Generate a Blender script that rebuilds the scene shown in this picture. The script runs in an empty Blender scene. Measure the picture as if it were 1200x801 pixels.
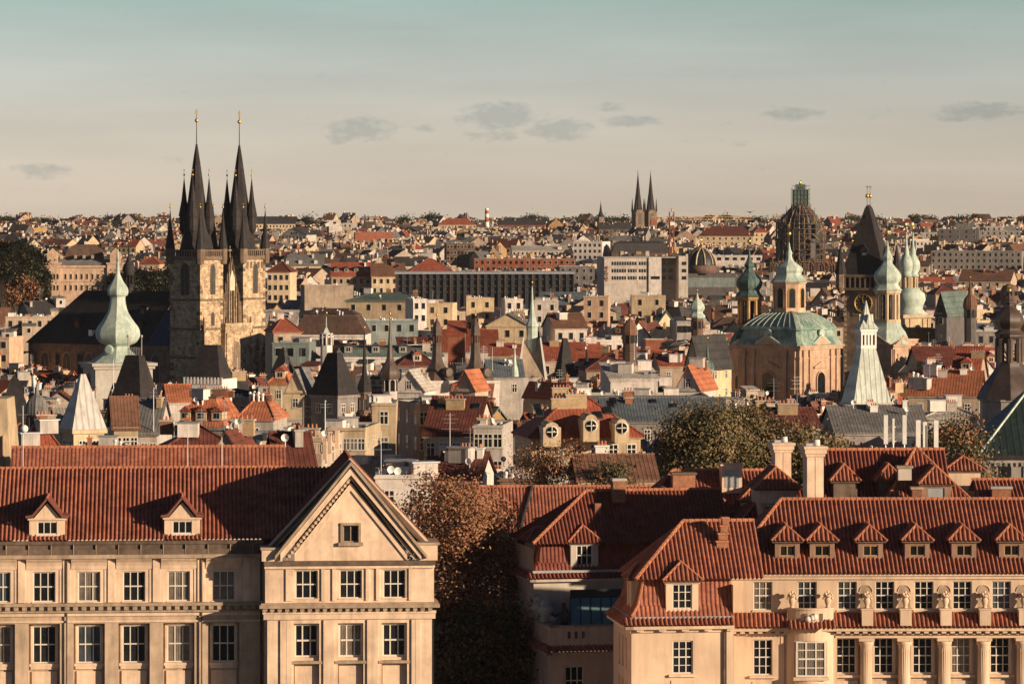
import bpy, math, random
from math import sin, cos, pi, radians, sqrt, hypot, atan2, tan
from mathutils import Vector, Matrix
R = random.Random(11)
sc = bpy.context.scene
COL = sc.collection
# ---------------------------------------------------------------- camera
FP = 4800.0; CZ = 50.0; VH = 250.0
cam = bpy.data.cameras.new('camera'); camo = bpy.data.objects.new('camera', cam); COL.objects.link(camo)
camo.location = (0, 0, CZ); camo.rotation_euler = (pi/2, 0, 0)
cam.sensor_width = 36; cam.lens = 36*FP/1200; cam.shift_y = -(400.5-VH)/1200
cam.clip_start = 5; cam.clip_end = 30000
sc.camera = camo
# ---------------------------------------------------------------- light
SUN_AZ, SUN_EL = 59.0, 12.0     # degrees right of the direction back towards the camera
sd = Vector((sin(radians(SUN_AZ))*cos(radians(SUN_EL)), -cos(radians(SUN_AZ))*cos(radians(SUN_EL)), sin(radians(SUN_EL))))
sl = bpy.data.lights.new('sun', 'SUN'); sl.energy = 4.8; sl.angle = radians(0.53); sl.color = (1.0, 0.79, 0.56)
so = bpy.data.objects.new('sun', sl); COL.objects.link(so); so.rotation_euler = sd.to_track_quat('Z', 'Y').to_euler()
so.location = (200, -100, 200)
w = bpy.data.worlds.new('World'); sc.world = w; w.use_nodes = True
nt = w.node_tree; nt.nodes.clear()
def N(tree, t, **k):
    n = tree.nodes.new(t)
    for a, b in k.items(): setattr(n, a, b)
    return n
def mth(tree, op, a, b=None, c=None, clamp=False):
    n = tree.nodes.new('ShaderNodeMath'); n.operation = op; n.use_clamp = clamp
    for i, x in enumerate((a, b, c)):
        if x is None: continue
        if isinstance(x, (int, float)): n.inputs[i].default_value = x
        else: tree.links.new(x, n.inputs[i])
    return n.outputs[0]
L = nt.links.new
bg = N(nt, 'ShaderNodeBackground'); out = N(nt, 'ShaderNodeOutputWorld'); L(bg.outputs[0], out.inputs[0])
bg.inputs[1].default_value = 0.057
sky = N(nt, 'ShaderNodeTexSky', sky_type='NISHITA', sun_disc=False)
sky.sun_elevation = radians(SUN_EL); sky.sun_rotation = atan2(sd.x, sd.y)
sky.air_density = 1.0; sky.dust_density = 0.2; sky.ozone_density = 1.0; sky.altitude = 200
tc = N(nt, 'ShaderNodeTexCoord'); sx = N(nt, 'ShaderNodeSeparateXYZ'); L(tc.outputs['Generated'], sx.inputs[0])
# sky tint by height, dimmed overhead to weaken the fill light, and the few small clouds
el = mth(nt, 'ARCSINE', sx.outputs[2]); az = mth(nt, 'ARCTAN2', sx.outputs[0], sx.outputs[1])
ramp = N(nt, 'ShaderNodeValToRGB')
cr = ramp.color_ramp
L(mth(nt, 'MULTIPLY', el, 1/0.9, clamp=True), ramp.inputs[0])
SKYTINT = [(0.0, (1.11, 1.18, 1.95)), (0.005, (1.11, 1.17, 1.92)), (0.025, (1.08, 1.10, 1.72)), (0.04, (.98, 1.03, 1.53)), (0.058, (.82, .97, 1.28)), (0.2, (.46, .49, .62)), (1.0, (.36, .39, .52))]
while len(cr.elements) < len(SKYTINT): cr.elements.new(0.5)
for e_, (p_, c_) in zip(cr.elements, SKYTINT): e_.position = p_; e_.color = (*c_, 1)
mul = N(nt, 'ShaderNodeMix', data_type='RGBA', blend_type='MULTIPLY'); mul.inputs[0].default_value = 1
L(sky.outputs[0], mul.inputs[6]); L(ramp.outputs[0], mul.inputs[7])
cmb = N(nt, 'ShaderNodeCombineXYZ'); L(mth(nt, 'MULTIPLY', az, 60), cmb.inputs[0]); L(mth(nt, 'MULTIPLY', el, 130), cmb.inputs[1])
nz = N(nt, 'ShaderNodeTexNoise'); nz.inputs['Scale'].default_value = 4.5; nz.inputs['Detail'].default_value = 7; nz.inputs['Roughness'].default_value = .6
L(cmb.outputs[0], nz.inputs['Vector'])
CLOUDS = [(424, 151, 56, 19, 1.05), (400, 162, 30, 10, .9), (585, 136, 60, 21, 1.2), (590, 158, 26, 12, .9), (656, 152, 52, 18, 1.15), (740, 142, 46, 9, 1.0), (716, 126, 26, 8, .8), (926, 134, 46, 11, 1.0), (1150, 131, 66, 14, 1.1), (1118, 138, 34, 8, .9), (50, 201, 46, 13, .95), (498, 151, 18, 6, .8), (862, 168, 22, 6, .5), (1030, 135, 22, 10, .4), (200, 185, 40, 8, .35), (565, 160, 30, 9, .6), (845, 145, 18, 5, .3)]
tot = None
for (u_, v_, a_, b_, k_) in CLOUDS:
    ca = math.atan((u_-600)/FP); ce = math.atan((VH-v_)/FP)
    dx = mth(nt, 'MULTIPLY', mth(nt, 'SUBTRACT', az, ca), FP/a_); dy = mth(nt, 'MULTIPLY', mth(nt, 'SUBTRACT', el, ce), FP/b_)
    r2 = mth(nt, 'ADD', mth(nt, 'MULTIPLY', dx, dx), mth(nt, 'MULTIPLY', dy, dy))
    g = mth(nt, 'MULTIPLY', mth(nt, 'SUBTRACT', 1.0, r2, clamp=True), k_)
    tot = g if tot is None else mth(nt, 'MAXIMUM', tot, g)
cl = mth(nt, 'MULTIPLY', mth(nt, 'SUBTRACT', mth(nt, 'ADD', mth(nt, 'MULTIPLY', tot, 1.1), mth(nt, 'MULTIPLY', nz.outputs[0], 2.6)), 1.62), 1.3, clamp=True)
# broad faint banks of thin cloud
cmb2 = N(nt, 'ShaderNodeCombineXYZ'); L(mth(nt, 'MULTIPLY', az, 9), cmb2.inputs[0]); L(mth(nt, 'MULTIPLY', el, 70), cmb2.inputs[1])
nz2 = N(nt, 'ShaderNodeTexNoise'); nz2.inputs['Scale'].default_value = 1.0; nz2.inputs['Detail'].default_value = 5; L(cmb2.outputs[0], nz2.inputs['Vector'])
mc = N(nt, 'ShaderNodeMix', data_type='RGBA'); L(mth(nt, 'MULTIPLY', cl, 0.68), mc.inputs[0]); L(mul.outputs[2], mc.inputs[6])
cb = N(nt, 'ShaderNodeMix', data_type='RGBA', blend_type='MULTIPLY'); cb.inputs[0].default_value = 1; L(mul.outputs[2], cb.inputs[6]); cb.inputs[7].default_value = (.66, .735, .79, 1)
L(cb.outputs[2], mc.inputs[7])
m2 = N(nt, 'ShaderNodeMix', data_type='RGBA', blend_type='MULTIPLY'); m2.inputs[0].default_value = 1; L(mc.outputs[2], m2.inputs[6])
vv = N(nt, 'ShaderNodeMapRange'); vv.inputs[1].default_value = .3; vv.inputs[2].default_value = .75; vv.inputs[3].default_value = .90; vv.inputs[4].default_value = 1.08; L(nz2.outputs[0], vv.inputs[0])
cv = N(nt, 'ShaderNodeCombineXYZ'); [L(vv.outputs[0], cv.inputs[i]) for i in range(3)]; L(cv.outputs[0], m2.inputs[7])
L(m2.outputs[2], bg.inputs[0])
vs = sc.view_settings; vs.view_transform = 'Standard'; vs.look = 'None'; vs.gamma = 1; vs.exposure = 0.6; vs.use_curve_mapping = False
sc.cycles.max_bounces = 6; sc.cycles.diffuse_bounces = 3; sc.cycles.glossy_bounces = 3; sc.cycles.use_denoising = True; sc.cycles.volume_bounces = 0
# ---------------------------------------------------------------- library
def terr(Y):
    t = min(1.0, max(0.0, (Y-1300)/2300.0)); return 23.5*t*t*(3-2*t)
def pt(u, v, Y): return Vector(((u-600)/FP*Y, Y, CZ-(v-VH)/FP*Y))
def zat(v, Y): return CZ-(v-VH)/FP*Y
def solveY(v, H):
    lo, hi = 300.0, 3900.0
    for _ in range(50):
        m = (lo+hi)/2
        if VH+(CZ-terr(m)-H)*FP/m > v: lo = m
        else: hi = m
    return lo
def M(name, col, rough=.85, var=.22, scale=1.2, streak=0.0, bump=0.0, metal=0.0, rand=0.0, spec=.25, stripes=None, patch=None, brick=None):
    m = bpy.data.materials.new(name); m.use_nodes = True; t = m.node_tree; b = t.nodes['Principled BSDF']; l = t.links.new
    b.inputs['Roughness'].default_value = rough; b.inputs['Metallic'].default_value = metal; b.inputs['Specular IOR Level'].default_value = spec
    tc = N(t, 'ShaderNodeTexCoord'); oi = N(t, 'ShaderNodeObjectInfo')
    ad = N(t, 'ShaderNodeVectorMath', operation='ADD'); l(tc.outputs['Object'], ad.inputs[0])
    cx = N(t, 'ShaderNodeCombineXYZ'); r50 = mth(t, 'MULTIPLY', oi.outputs['Random'], 60); l(r50, cx.inputs[1]); l(r50, cx.inputs[2]); l(cx.outputs[0], ad.inputs[1])
    vec = ad.outputs[0]
    def noise_(sc_, mp=None, det=6):
        n = N(t, 'ShaderNodeTexNoise'); n.inputs['Scale'].default_value = sc_; n.inputs['Detail'].default_value = det; n.inputs['Roughness'].default_value = .62
        if mp:
            q = N(t, 'ShaderNodeMapping'); q.inputs['Scale'].default_value = mp; l(vec, q.inputs[0]); l(q.outputs[0], n.inputs['Vector'])
        else: l(vec, n.inputs['Vector'])
        return n.outputs[0]
    def rng(x, lo, hi, a=.3, bb=.7):
        q = N(t, 'ShaderNodeMapRange'); q.inputs[1].default_value = a; q.inputs[2].default_value = bb; q.inputs[3].default_value = lo; q.inputs[4].default_value = hi; l(x, q.inputs[0]); return q.outputs[0]
    f = rng(noise_(scale), 1-var, 1+var)
    f = mth(t, 'MULTIPLY', f, rng(noise_(scale*.17, det=3), 1-var*.7, 1+var*.7))
    if streak: f = mth(t, 'MULTIPLY', f, rng(noise_(1.0, (2.2, 2.2, .22)), 1-streak, 1.0, .3, .55))
    if rand: f = mth(t, 'MULTIPLY', f, mth(t, 'MULTIPLY_ADD', oi.outputs['Random'], 2*rand, 1-rand))
    hgt = None
    if stripes:
        ax, per, st = stripes; sp = N(t, 'ShaderNodeSeparateXYZ'); l(tc.outputs['Object'], sp.inputs[0])
        fr = mth(t, 'FRACT', mth(t, 'DIVIDE', sp.outputs[ax], per)); tri = mth(t, 'ABSOLUTE', mth(t, 'SUBTRACT', fr, .5))
        hgt = mth(t, 'MULTIPLY', mth(t, 'SUBTRACT', tri, .30), 6.0, clamp=True)
        f = mth(t, 'MULTIPLY', f, mth(t, 'SUBTRACT', 1.0, mth(t, 'MULTIPLY', hgt, st)))
    rgb = N(t, 'ShaderNodeRGB'); rgb.outputs[0].default_value = (*col, 1); base = rgb.outputs[0]
    if patch:
        mx = N(t, 'ShaderNodeMix', data_type='RGBA'); l(rng(noise_(patch[1], det=4), 0, 1, .45, .62), mx.inputs[0]); l(base, mx.inputs[6]); mx.inputs[7].default_value = (*patch[0], 1); base = mx.outputs[2]
    if brick:
        bk = N(t, 'ShaderNodeTexBrick'); sb = N(t, 'ShaderNodeSeparateXYZ'); l(tc.outputs['Object'], sb.inputs[0]); cbk = N(t, 'ShaderNodeCombineXYZ'); l(mth(t, 'ADD', sb.outputs[0], sb.outputs[1]), cbk.inputs[0]); l(sb.outputs[2], cbk.inputs[1]); l(cbk.outputs[0], bk.inputs[0])
        bk.inputs['Scale'].default_value = brick; bk.inputs['Color1'].default_value = (1, 1, 1, 1); bk.inputs['Color2'].default_value = (.62, .6, .58, 1); bk.inputs['Mortar'].default_value = (.75, .72, .68, 1); bk.inputs['Mortar Size'].default_value = .02
        m3 = N(t, 'ShaderNodeMix', data_type='RGBA', blend_type='MULTIPLY'); m3.inputs[0].default_value = 1; l(base, m3.inputs[6]); l(bk.outputs[0], m3.inputs[7]); base = m3.outputs[2]
    mul = N(t, 'ShaderNodeVectorMath', operation='SCALE'); l(base, mul.inputs[0]); l(f, mul.inputs['Scale']); l(mul.outputs[0], b.inputs['Base Color'])
    if bump or hgt is not None:
        bp = N(t, 'ShaderNodeBump'); bp.inputs['Distance'].default_value = .05; bp.inputs['Strength'].default_value = bump or .5
        h = noise_(scale*9, det=4)
        if hgt is not None: h = mth(t, 'ADD', mth(t, 'MULTIPLY', h, .3), hgt)
        l(h, bp.inputs['Height']); l(bp.outputs[0], b.inputs['Normal'])
    return m
def glassmat(name, col, rough=.08, spec=.5, var=.5):
    return M(name, col, rough=rough, var=var, scale=.8, spec=spec, rand=.35)
MT = {}
def mats():
    d = MT
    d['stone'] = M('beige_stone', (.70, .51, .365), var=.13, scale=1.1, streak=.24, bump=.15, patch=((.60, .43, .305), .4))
    d['stone3'] = M('brownish_stone', (.47, .34, .24), var=.18, scale=1.1, streak=.3, bump=.2)  # darker and browner than the beige stone, for the lower storey
    d['glass2'] = glassmat('grey_window_glass', (.05, .06, .07))  # greyer pane colour stands in for varied window reflections
    d['stone2'] = M('weathered_stone', (.37, .27, .19), var=.2, scale=1.4, streak=.35, bump=.25)
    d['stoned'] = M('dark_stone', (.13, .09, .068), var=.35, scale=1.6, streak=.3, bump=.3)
    d['stucco'] = M('warm_plaster', (.66, .48, .335), var=.12, scale=.7, streak=.22, bump=.08, patch=((.56, .40, .28), .35))
    d['stucco2'] = M('grey_plaster', (.46, .39, .33), var=.12, scale=.8, streak=.15)
    d['dormer'] = M('rosy_dormer_plaster', (.27, .165, .12), var=.2, scale=1.5, streak=.2)
    d['leafd'] = M('shaded_leaf', (.022, .022, .014), rough=.7, var=.3)  # shade of the dark woods put into the leaf colour
    d['stuccop'] = M('pinkish_plaster', (.54, .39, .30), var=.12, scale=.8, streak=.2)
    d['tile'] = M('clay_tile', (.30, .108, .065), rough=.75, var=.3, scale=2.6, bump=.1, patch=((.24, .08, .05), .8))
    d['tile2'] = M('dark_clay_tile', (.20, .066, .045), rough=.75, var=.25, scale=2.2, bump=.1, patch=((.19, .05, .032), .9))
    d['ridge'] = M('ridge_tile', (.40, .155, .082), var=.25, scale=3)
    d['frame'] = M('white_window_paint', (.62, .56, .48), rough=.5, var=.08)
    d['glass'] = glassmat('dark_window_glass', (.012, .013, .015))
    d['curtain'] = M('curtained_glass', (.16, .13, .105), rough=.15, var=.35, scale=2, spec=.5, stripes=(0, .16, .35))
    d['brick'] = M('chimney_brick', (.33, .15, .085), var=.2, scale=2, rand=.2, brick=4.0)
    d['brickp'] = M('pale_brick', (.45, .32, .19), var=.2, scale=2, rand=.15, brick=4.0)
    d['concrete'] = M('grey_concrete', (.40, .36, .31), var=.15, streak=.2, rand=.1)
    d['white'] = M('white_paint', (.72, .68, .62), rough=.6, var=.10, streak=.1, rand=.1)
    d['metal'] = M('grey_metal', (.38, .38, .38), rough=.45, var=.15, metal=.4)
    d['darkmetal'] = M('dark_metal', (.05, .048, .046), rough=.5, var=.2)
    d['bronze'] = M('dark_bronze', (.030, .032, .034), rough=.5, var=.3, scale=4)
    d['gold'] = M('gilding', (.85, .50, .13), rough=.35, metal=.8, var=.1)
    d['copper'] = M('green_copper', (.45, .51, .43), rough=.6, var=.15, scale=.8, streak=.33, patch=((.36, .43, .37), .5))
    d['copperd'] = M('dark_green_copper', (.085, .135, .118), rough=.6, var=.25, scale=.5, streak=.45, stripes=(0, .75, .35))
    d['copperr'] = M('ribbed_copper', (.29, .36, .295), rough=.55, var=.25, scale=.5, streak=.45, patch=((.13, .21, .175), .35))
    d['slate'] = M('dark_slate', (.030, .025, .025), rough=.75, var=.35, scale=1.5, spec=.2)
    d['slateb'] = M('sky_tinted_slate', (.030, .045, .085), rough=.55, var=.3, scale=1.5, stripes=(1, .8, .2))  # sky reflected on shaded slate, put into the colour as blue
    d['sandst'] = M('blackened_sandstone', (.62, .46, .30), var=.22, scale=1.6, streak=.25, patch=((.36, .25, .16), .7), bump=.4, brick=.55)
    d['sandd'] = M('sooty_sandstone', (.18, .125, .088), var=.4, scale=.7, streak=.3, bump=.3)
    d['seam'] = M('grey_seam_metal', (.20, .205, .19), rough=.5, var=.22, streak=.3, stripes=(0, .9, .45), metal=.1)
    d['seamp'] = M('pale_seam_metal', (.50, .46, .42), rough=.55, var=.14, streak=.25, stripes=(0, .8, .3))
    d['seamg'] = M('green_seam_metal', (.10, .135, .125), rough=.5, var=.2, streak=.3, stripes=(0, .9, .35))
    d['leafo'] = M('russet_leaf', (.34, .148, .08), rough=.6, var=.35, scale=.7)
    d['leafo2'] = M('brown_leaf', (.28, .125, .058), rough=.6, var=.35, scale=.7)
    d['leafo3'] = M('ochre_leaf', (.34, .195, .10), rough=.6, var=.3, scale=.7)
    d['leafg'] = M('olive_leaf', (.115, .088, .038), rough=.6, var=.35, scale=.6)
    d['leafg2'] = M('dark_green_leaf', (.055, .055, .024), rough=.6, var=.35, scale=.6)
    d['leafg3'] = M('yellowish_leaf', (.21, .135, .06), rough=.6, var=.3, scale=.6)
    d['bark'] = M('bark', (.07, .048, .034), var=.3, scale=3)
    d['teal'] = M('teal_glass', (.11, .20, .20), rough=.3, spec=.5, var=.3)
    d['asphalt'] = M('city_ground', (.055, .05, .047), var=.3, scale=.2)
    # town palettes
    for k, c in dict(cream=(.56, .445, .29), beige=(.45, .36, .27), white=(.62, .575, .52), pale=(.52, .47, .41), yellow=(.52, .41, .25), pink=(.50, .355, .25), grey=(.30, .275, .25), ochre=(.44, .28, .12), peach=(.56, .39, .27), dgrey=(.14, .13, .125), brown=(.165, .105, .078), tealw=(.24, .29, .275), redb=(.30, .105, .06)).items():
        d['w_'+k] = M(k+'_plaster', tuple(x_*f_ for x_, f_ in zip(c, (.92, .865, .85))), var=.2, scale=.6, streak=.32, rand=.2)
    for k, c in dict(red=(.27, .072, .04), orange=(.40, .135, .066), dred=(.135, .042, .03), brown=(.095, .055, .04), grey=(.17, .158, .15), dark=(.05, .045, .044), green=(.11, .145, .128), blue=(.13, .15, .165), pale=(.42, .37, .32), rust=(.19, .092, .058)).items():
        d['r_'+k] = M(k+'_roofing', c, rough=.75, var=.3, scale=.9, streak=.2, rand=.15, stripes=(0, .42, .25))
    d['flat'] = M('bitumen_roof', (.17, .15, .135), var=.35, scale=.4, rand=.3)
mats()
class MB:
    def __init__(s, m=None): s.v = []; s.f = []; s.mi = []; s.ms = []; s.m = m; s.sm = []
    def _m(s, m):
        m = m or s.m
        if isinstance(m, str): m = MT[m]
        if m not in s.ms: s.ms.append(m)
        return s.ms.index(m)
    def poly(s, pts, m=None, smooth=False):
        i = len(s.v); s.v += [tuple(p) for p in pts]; s.f.append(tuple(range(i, i+len(pts)))); s.mi.append(s._m(m)); s.sm.append(smooth); return s
    def faces(s, vs, fs, m=None, smooth=False):
        i = len(s.v); k = s._m(m); s.v += [tuple(p) for p in vs]
        for f in fs: s.f.append(tuple(i+a for a in f)); s.mi.append(k); s.sm.append(smooth)
        return s
    def box(s, x0, y0, z0, x1, y1, z1, m=None):
        if x0 > x1: x0, x1 = x1, x0
        if y0 > y1: y0, y1 = y1, y0
        if z0 > z1: z0, z1 = z1, z0
        return s.faces([(x0, y0, z0), (x1, y0, z0), (x1, y1, z0), (x0, y1, z0), (x0, y0, z1), (x1, y0, z1), (x1, y1, z1), (x0, y1, z1)],
            [(0, 1, 5, 4), (1, 2, 6, 5), (2, 3, 7, 6), (3, 0, 4, 7), (4, 5, 6, 7), (3, 2, 1, 0)], m)
    def frus(s, b, zb, t, zt, m=None, cap=True):     # b,t = (x0,y0,x1,y1)
        v = [(b[0], b[1], zb), (b[2], b[1], zb), (b[2], b[3], zb), (b[0], b[3], zb), (t[0], t[1], zt), (t[2], t[1], zt), (t[2], t[3], zt), (t[0], t[3], zt)]
        return s.faces(v, [(0, 1, 5, 4), (1, 2, 6, 5), (2, 3, 7, 6), (3, 0, 4, 7)] + ([(4, 5, 6, 7)] if cap else []), m)
    def pris(s, pxz, y0, y1, m=None):                # polygon in x,z (ccw seen from -y), extruded along y
        n = len(pxz); v = [(x, y0, z) for x, z in pxz] + [(x, y1, z) for x, z in pxz]
        return s.faces(v, [tuple(range(n)), tuple(range(2*n-1, n-1, -1))] + [(i, n+i, n+(i+1) % n, (i+1) % n) for i in range(n)], m)
    def lathe(s, prof, n=16, c=(0, 0), rot=0.0, m=None, smooth=True, sx=1.0, sy=1.0):
        vs = []; fs = []
        for (r, z) in prof:
            for k in range(n):
                a = rot+2*pi*k/n; vs.append((c[0]+r*cos(a)*sx, c[1]+r*sin(a)*sy, z))
        for j in range(len(prof)-1):
            for k in range(n):
                a = j*n+k; b = j*n+(k+1) % n; fs.append((a, b, b+n, a+n))
        fs.append(tuple(range(len(vs)-n, len(vs)))); fs.append(tuple(range(n-1, -1, -1)))
        if not smooth: # split sides so facets stay crisp
            for f in fs: s.poly([vs[i] for i in f], m)
            return s
        return s.faces(vs, fs, m, smooth)
    def facet(s, prof, n=8, c=(0, 0), rot=0.0, m=None, plan=None):   # bulging roof over a polygon: smooth up each side, crisp at corners
        plan = plan or [(cos(rot+2*pi*k/n), sin(rot+2*pi*k/n)) for k in range(n)]
        k = len(plan)
        if len(prof) > 4:
            q = []; P_ = [prof[0]]+list(prof)+[prof[-1]]
            for i in range(1, len(P_)-2):
                for t in (0, .25, .5, .75):
                    c4 = []
                    for ax in (0, 1):
                        p0, p1, p2, p3 = P_[i-1][ax], P_[i][ax], P_[i+1][ax], P_[i+2][ax]; c4.append(.5*(2*p1+(p2-p0)*t+(2*p0-5*p1+4*p2-p3)*t*t+(3*p1-p0-3*p2+p3)*t**3))
                    q.append((max(c4[0], .01), c4[1]))
            prof = q+[prof[-1]]
        for i in range(k):
            a, b = plan[i], plan[(i+1) % k]; vs = []
            for r, z in prof: vs += [(c[0]+r*a[0], c[1]+r*a[1], z), (c[0]+r*b[0], c[1]+r*b[1], z)]
            s.faces(vs, [(2*j, 2*j+1, 2*j+3, 2*j+2) for j in range(len(prof)-1)], m, True)
        return s
    def tube(s, p, q, r, r2=None, n=6, m=None):
        p = Vector(p); q = Vector(q); d = (q-p)
        if d.length < 1e-6: return s
        d.normalize(); a = d.orthogonal().normalized(); b = d.cross(a); r2 = r if r2 is None else r2; vs = []
        for c, rr in ((p, r), (q, r2)):
            for k in range(n):
                t = 2*pi*k/n; vs.append(tuple(c+a*(rr*cos(t))+b*(rr*sin(t))))
        return s.faces(vs, [(k, (k+1) % n, n+(k+1) % n, n+k) for k in range(n)]+[tuple(range(n-1, -1, -1)), tuple(range(n, 2*n))], m, n > 6)
    def ball(s, c, r, m=None, n=8, sz=1.0):
        return s.lathe([(max(.001, r*sin(pi*j/n)), c[2]-r*sz*cos(pi*j/n)) for j in range(n+1)], n+2, (c[0], c[1]), m=m)
    def add(s, o, rz=0.0, loc=(0, 0, 0), sc_=1.0):
        c_, s_ = cos(rz), sin(rz); i = len(s.v)
        s.v += [(sc_*(x*c_-y*s_)+loc[0], sc_*(x*s_+y*c_)+loc[1], sc_*z+loc[2]) for x, y, z in o.v]
        mp = [s._m(m) for m in o.ms]
        s.f += [tuple(i+a for a in f) for f in o.f]; s.mi += [mp[k] for k in o.mi]; s.sm += o.sm; return s
    def mesh(s, name):
        me = bpy.data.meshes.new(name); me.from_pydata(s.v, [], s.f)
        for m in s.ms: me.materials.append(m)
        me.polygons.foreach_set('material_index', s.mi); me.polygons.foreach_set('use_smooth', s.sm); me.update(); return me
def inst(name, me, parent=None, loc=(0, 0, 0), rz=0.0, sc_=None):
    o = bpy.data.objects.new(name, me); COL.objects.link(o); o.location = loc; o.rotation_euler = (0, 0, rz)
    if sc_: o.scale = (sc_,)*3 if isinstance(sc_, (int, float)) else sc_
    if parent: o.parent = parent
    return o
def part(name, mb, parent=None, loc=(0, 0, 0), rz=0.0): return inst(name, mb.mesh(name), parent, loc, rz)
def tag(o, label, cat, group=None, kind=None):
    if label: o['label'] = label
    if cat: o['category'] = cat
    if group: o['group'] = group
    if kind: o['kind'] = kind
    return o
def thing(name, label, cat, loc=(0, 0, 0), rz=0.0, group=None):
    o = bpy.data.objects.new(name, None); COL.objects.link(o); o.location = loc; o.rotation_euler = (0, 0, rz); o.empty_display_size = 2
    return tag(o, label, cat, group)
def wall(mb, x0, x1, z0, z1, ops, y=0.0, dep=.2, m=None):
    xs = sorted({x0, x1, *[a for o in ops for a in o[:2]]}); zs = sorted({z0, z1, *[a for o in ops for a in o[2:4]]})
    xs = [x for x in xs if x0 <= x <= x1]; zs = [z for z in zs if z0 <= z <= z1]
    for i in range(len(xs)-1):
        for j in range(len(zs)-1):
            cx, cz = (xs[i]+xs[i+1])/2, (zs[j]+zs[j+1])/2
            if any(o[0] < cx < o[1] and o[2] < cz < o[3] for o in ops): continue
            mb.poly([(xs[i], y, zs[j]), (xs[i+1], y, zs[j]), (xs[i+1], y, zs[j+1]), (xs[i], y, zs[j+1])], m)
    for a, b, c, d in ops:
        e = y+dep
        mb.poly([(a, y, c), (a, e, c), (a, e, d), (a, y, d)], m).poly([(b, e, c), (b, y, c), (b, y, d), (b, e, d)], m)
        mb.poly([(a, y, d), (a, e, d), (b, e, d), (b, y, d)], m).poly([(a, e, c), (a, y, c), (b, y, c), (b, e, c)], m)
    return mb
_win = {}
def winmesh(w, h, cols, rows, glass='glass', bar=.085, trans=None, fm='frame', both=False):
    """frame mesh and pane mesh; trans = height share of the transom"""
    key = (round(w, 2), round(h, 2), cols, rows, glass, bar, fm, both)
    if key in _win: return _win[key]
    f = MB(fm); b = bar
    f.box(-w/2, -.03, 0, -w/2+b, .07, h).box(w/2-b, -.03, 0, w/2, .07, h).box(-w/2+b, -.03, 0, w/2-b, .07, b).box(-w/2+b, -.03, h-b, w/2-b, .07, h)
    for i in range(1, cols): x = -w/2+w*i/cols; f.box(x-b*.45, -.025, b, x+b*.45, .06, h-b)
    for j in range(1, rows):
        z = h*j/rows; k = b*.55 if (rows % 2 == 0 and j == rows//2) else b*.28
        xs = [-w/2+b]+[-w/2+w*i/cols for i in range(1, cols)]+[w/2-b]
        for i in range(len(xs)-1): f.box(xs[i]+b*.45, -.02, z-k, xs[i+1]-b*.45, .05, z+k)
    p = f if both else MB(glass)
    p.poly([(-w/2+b*.5, .035, b*.5), (w/2-b*.5, .035, b*.5), (w/2-b*.5, .035, h-b*.5), (-w/2+b*.5, .035, h-b*.5)], glass)
    _win[key] = (f.mesh('window'), None if both else p.mesh('pane')); return _win[key]
def window(parent, x, y, z, w, h, cols=2, rows=2, glass='glass', rz=0.0, both=False, **k):
    f, p = winmesh(w, h, cols, rows, glass, both=both, **k)
    o = inst('window', f, parent, (x, y, z), rz)
    if p: inst('pane', p, o)
    return o
def sdist(poly2, X):
    ys = []
    n = len(poly2)
    for i in range(n):
        (x0, y0), (x1, y1) = poly2[i], poly2[(i+1) % n]
        if abs(x1-x0) < 1e-9: continue
        t = (X-x0)/(x1-x0)
        if -1e-6 <= t <= 1+1e-6: ys.append(y0+t*(y1-y0))
    return (min(ys), max(ys)) if ys else (0, 0)
def tiles(mb, poly, m='tile', sp=.31, row=.42, amp=.13):
    """pantile surface over a convex 3D polygon whose first edge is the eave"""
    P = [Vector(p) for p in poly]; e = (P[1]-P[0]).normalized(); nrm = Vector((0, 0, 0))
    for i in range(len(P)): nrm += P[i].cross(P[(i+1) % len(P)])
    nrm.normalize()
    if nrm.z < 0: nrm = -nrm
    d = nrm.cross(e)
    if d.z < 0: d = -d
    q = [((p-P[0]).dot(e), (p-P[0]).dot(d)) for p in P]
    xa, xb = min(a for a, _ in q), max(a for a, _ in q)
    n = max(2, int(round((xb-xa)/sp))); st = (xb-xa)/n; X = []; Hh = []
    for i in range(n):
        for o, hh in ((0, 0), (.28, 0.0), (.42, .75), (.64, 1.0), (.86, .75)): X.append(xa+(i+o)*st); Hh.append(hh*amp)
    X.append(xb); Hh.append(0)
    rng_ = [sdist(q, min(max(x, xa+1e-4), xb-1e-4)) for x in X]
    vmax = max(b for _, b in q); K = int(vmax/row)+1
    cols = []
    for x, hh, (a, b) in zip(X, Hh, rng_):
        c = []
        for k in range(K):
            for t, dh in ((k*row, 0.012), ((k+1)*row-.012, 0.0)):
                t = min(max(t, a), b); c.append(tuple(P[0]+e*x+d*t+nrm*(hh+dh)))
        cols.append(c)
    vs = [p for c in cols for p in c]; m_ = 2*K; fs = []
    for i in range(len(cols)-1):
        a0, b0 = rng_[i]; a1, b1 = rng_[i+1]
        for j in range(m_-1):
            ta = (j//2)*row+(row-.012 if j % 2 else 0); tb = ((j+1)//2)*row+(row-.012 if (j+1) % 2 else 0)
            if tb <= min(a0, a1) or ta >= max(b0, b1): continue
            i0 = i*m_+j; fs.append((i0, i0+m_, i0+m_+1, i0+1))
    mb.faces(vs, fs, m); return mb
def ridge(mb, p, q, r=.15, m='ridge'):
    p = Vector(p); q = Vector(q); n = max(1, int((q-p).length/.42))
    for i in range(n):
        a = p.lerp(q, i/n); b = p.lerp(q, (i+1)/n); mb.tube(a, b, r, r*.78, 6, m)
    return mb
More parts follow.
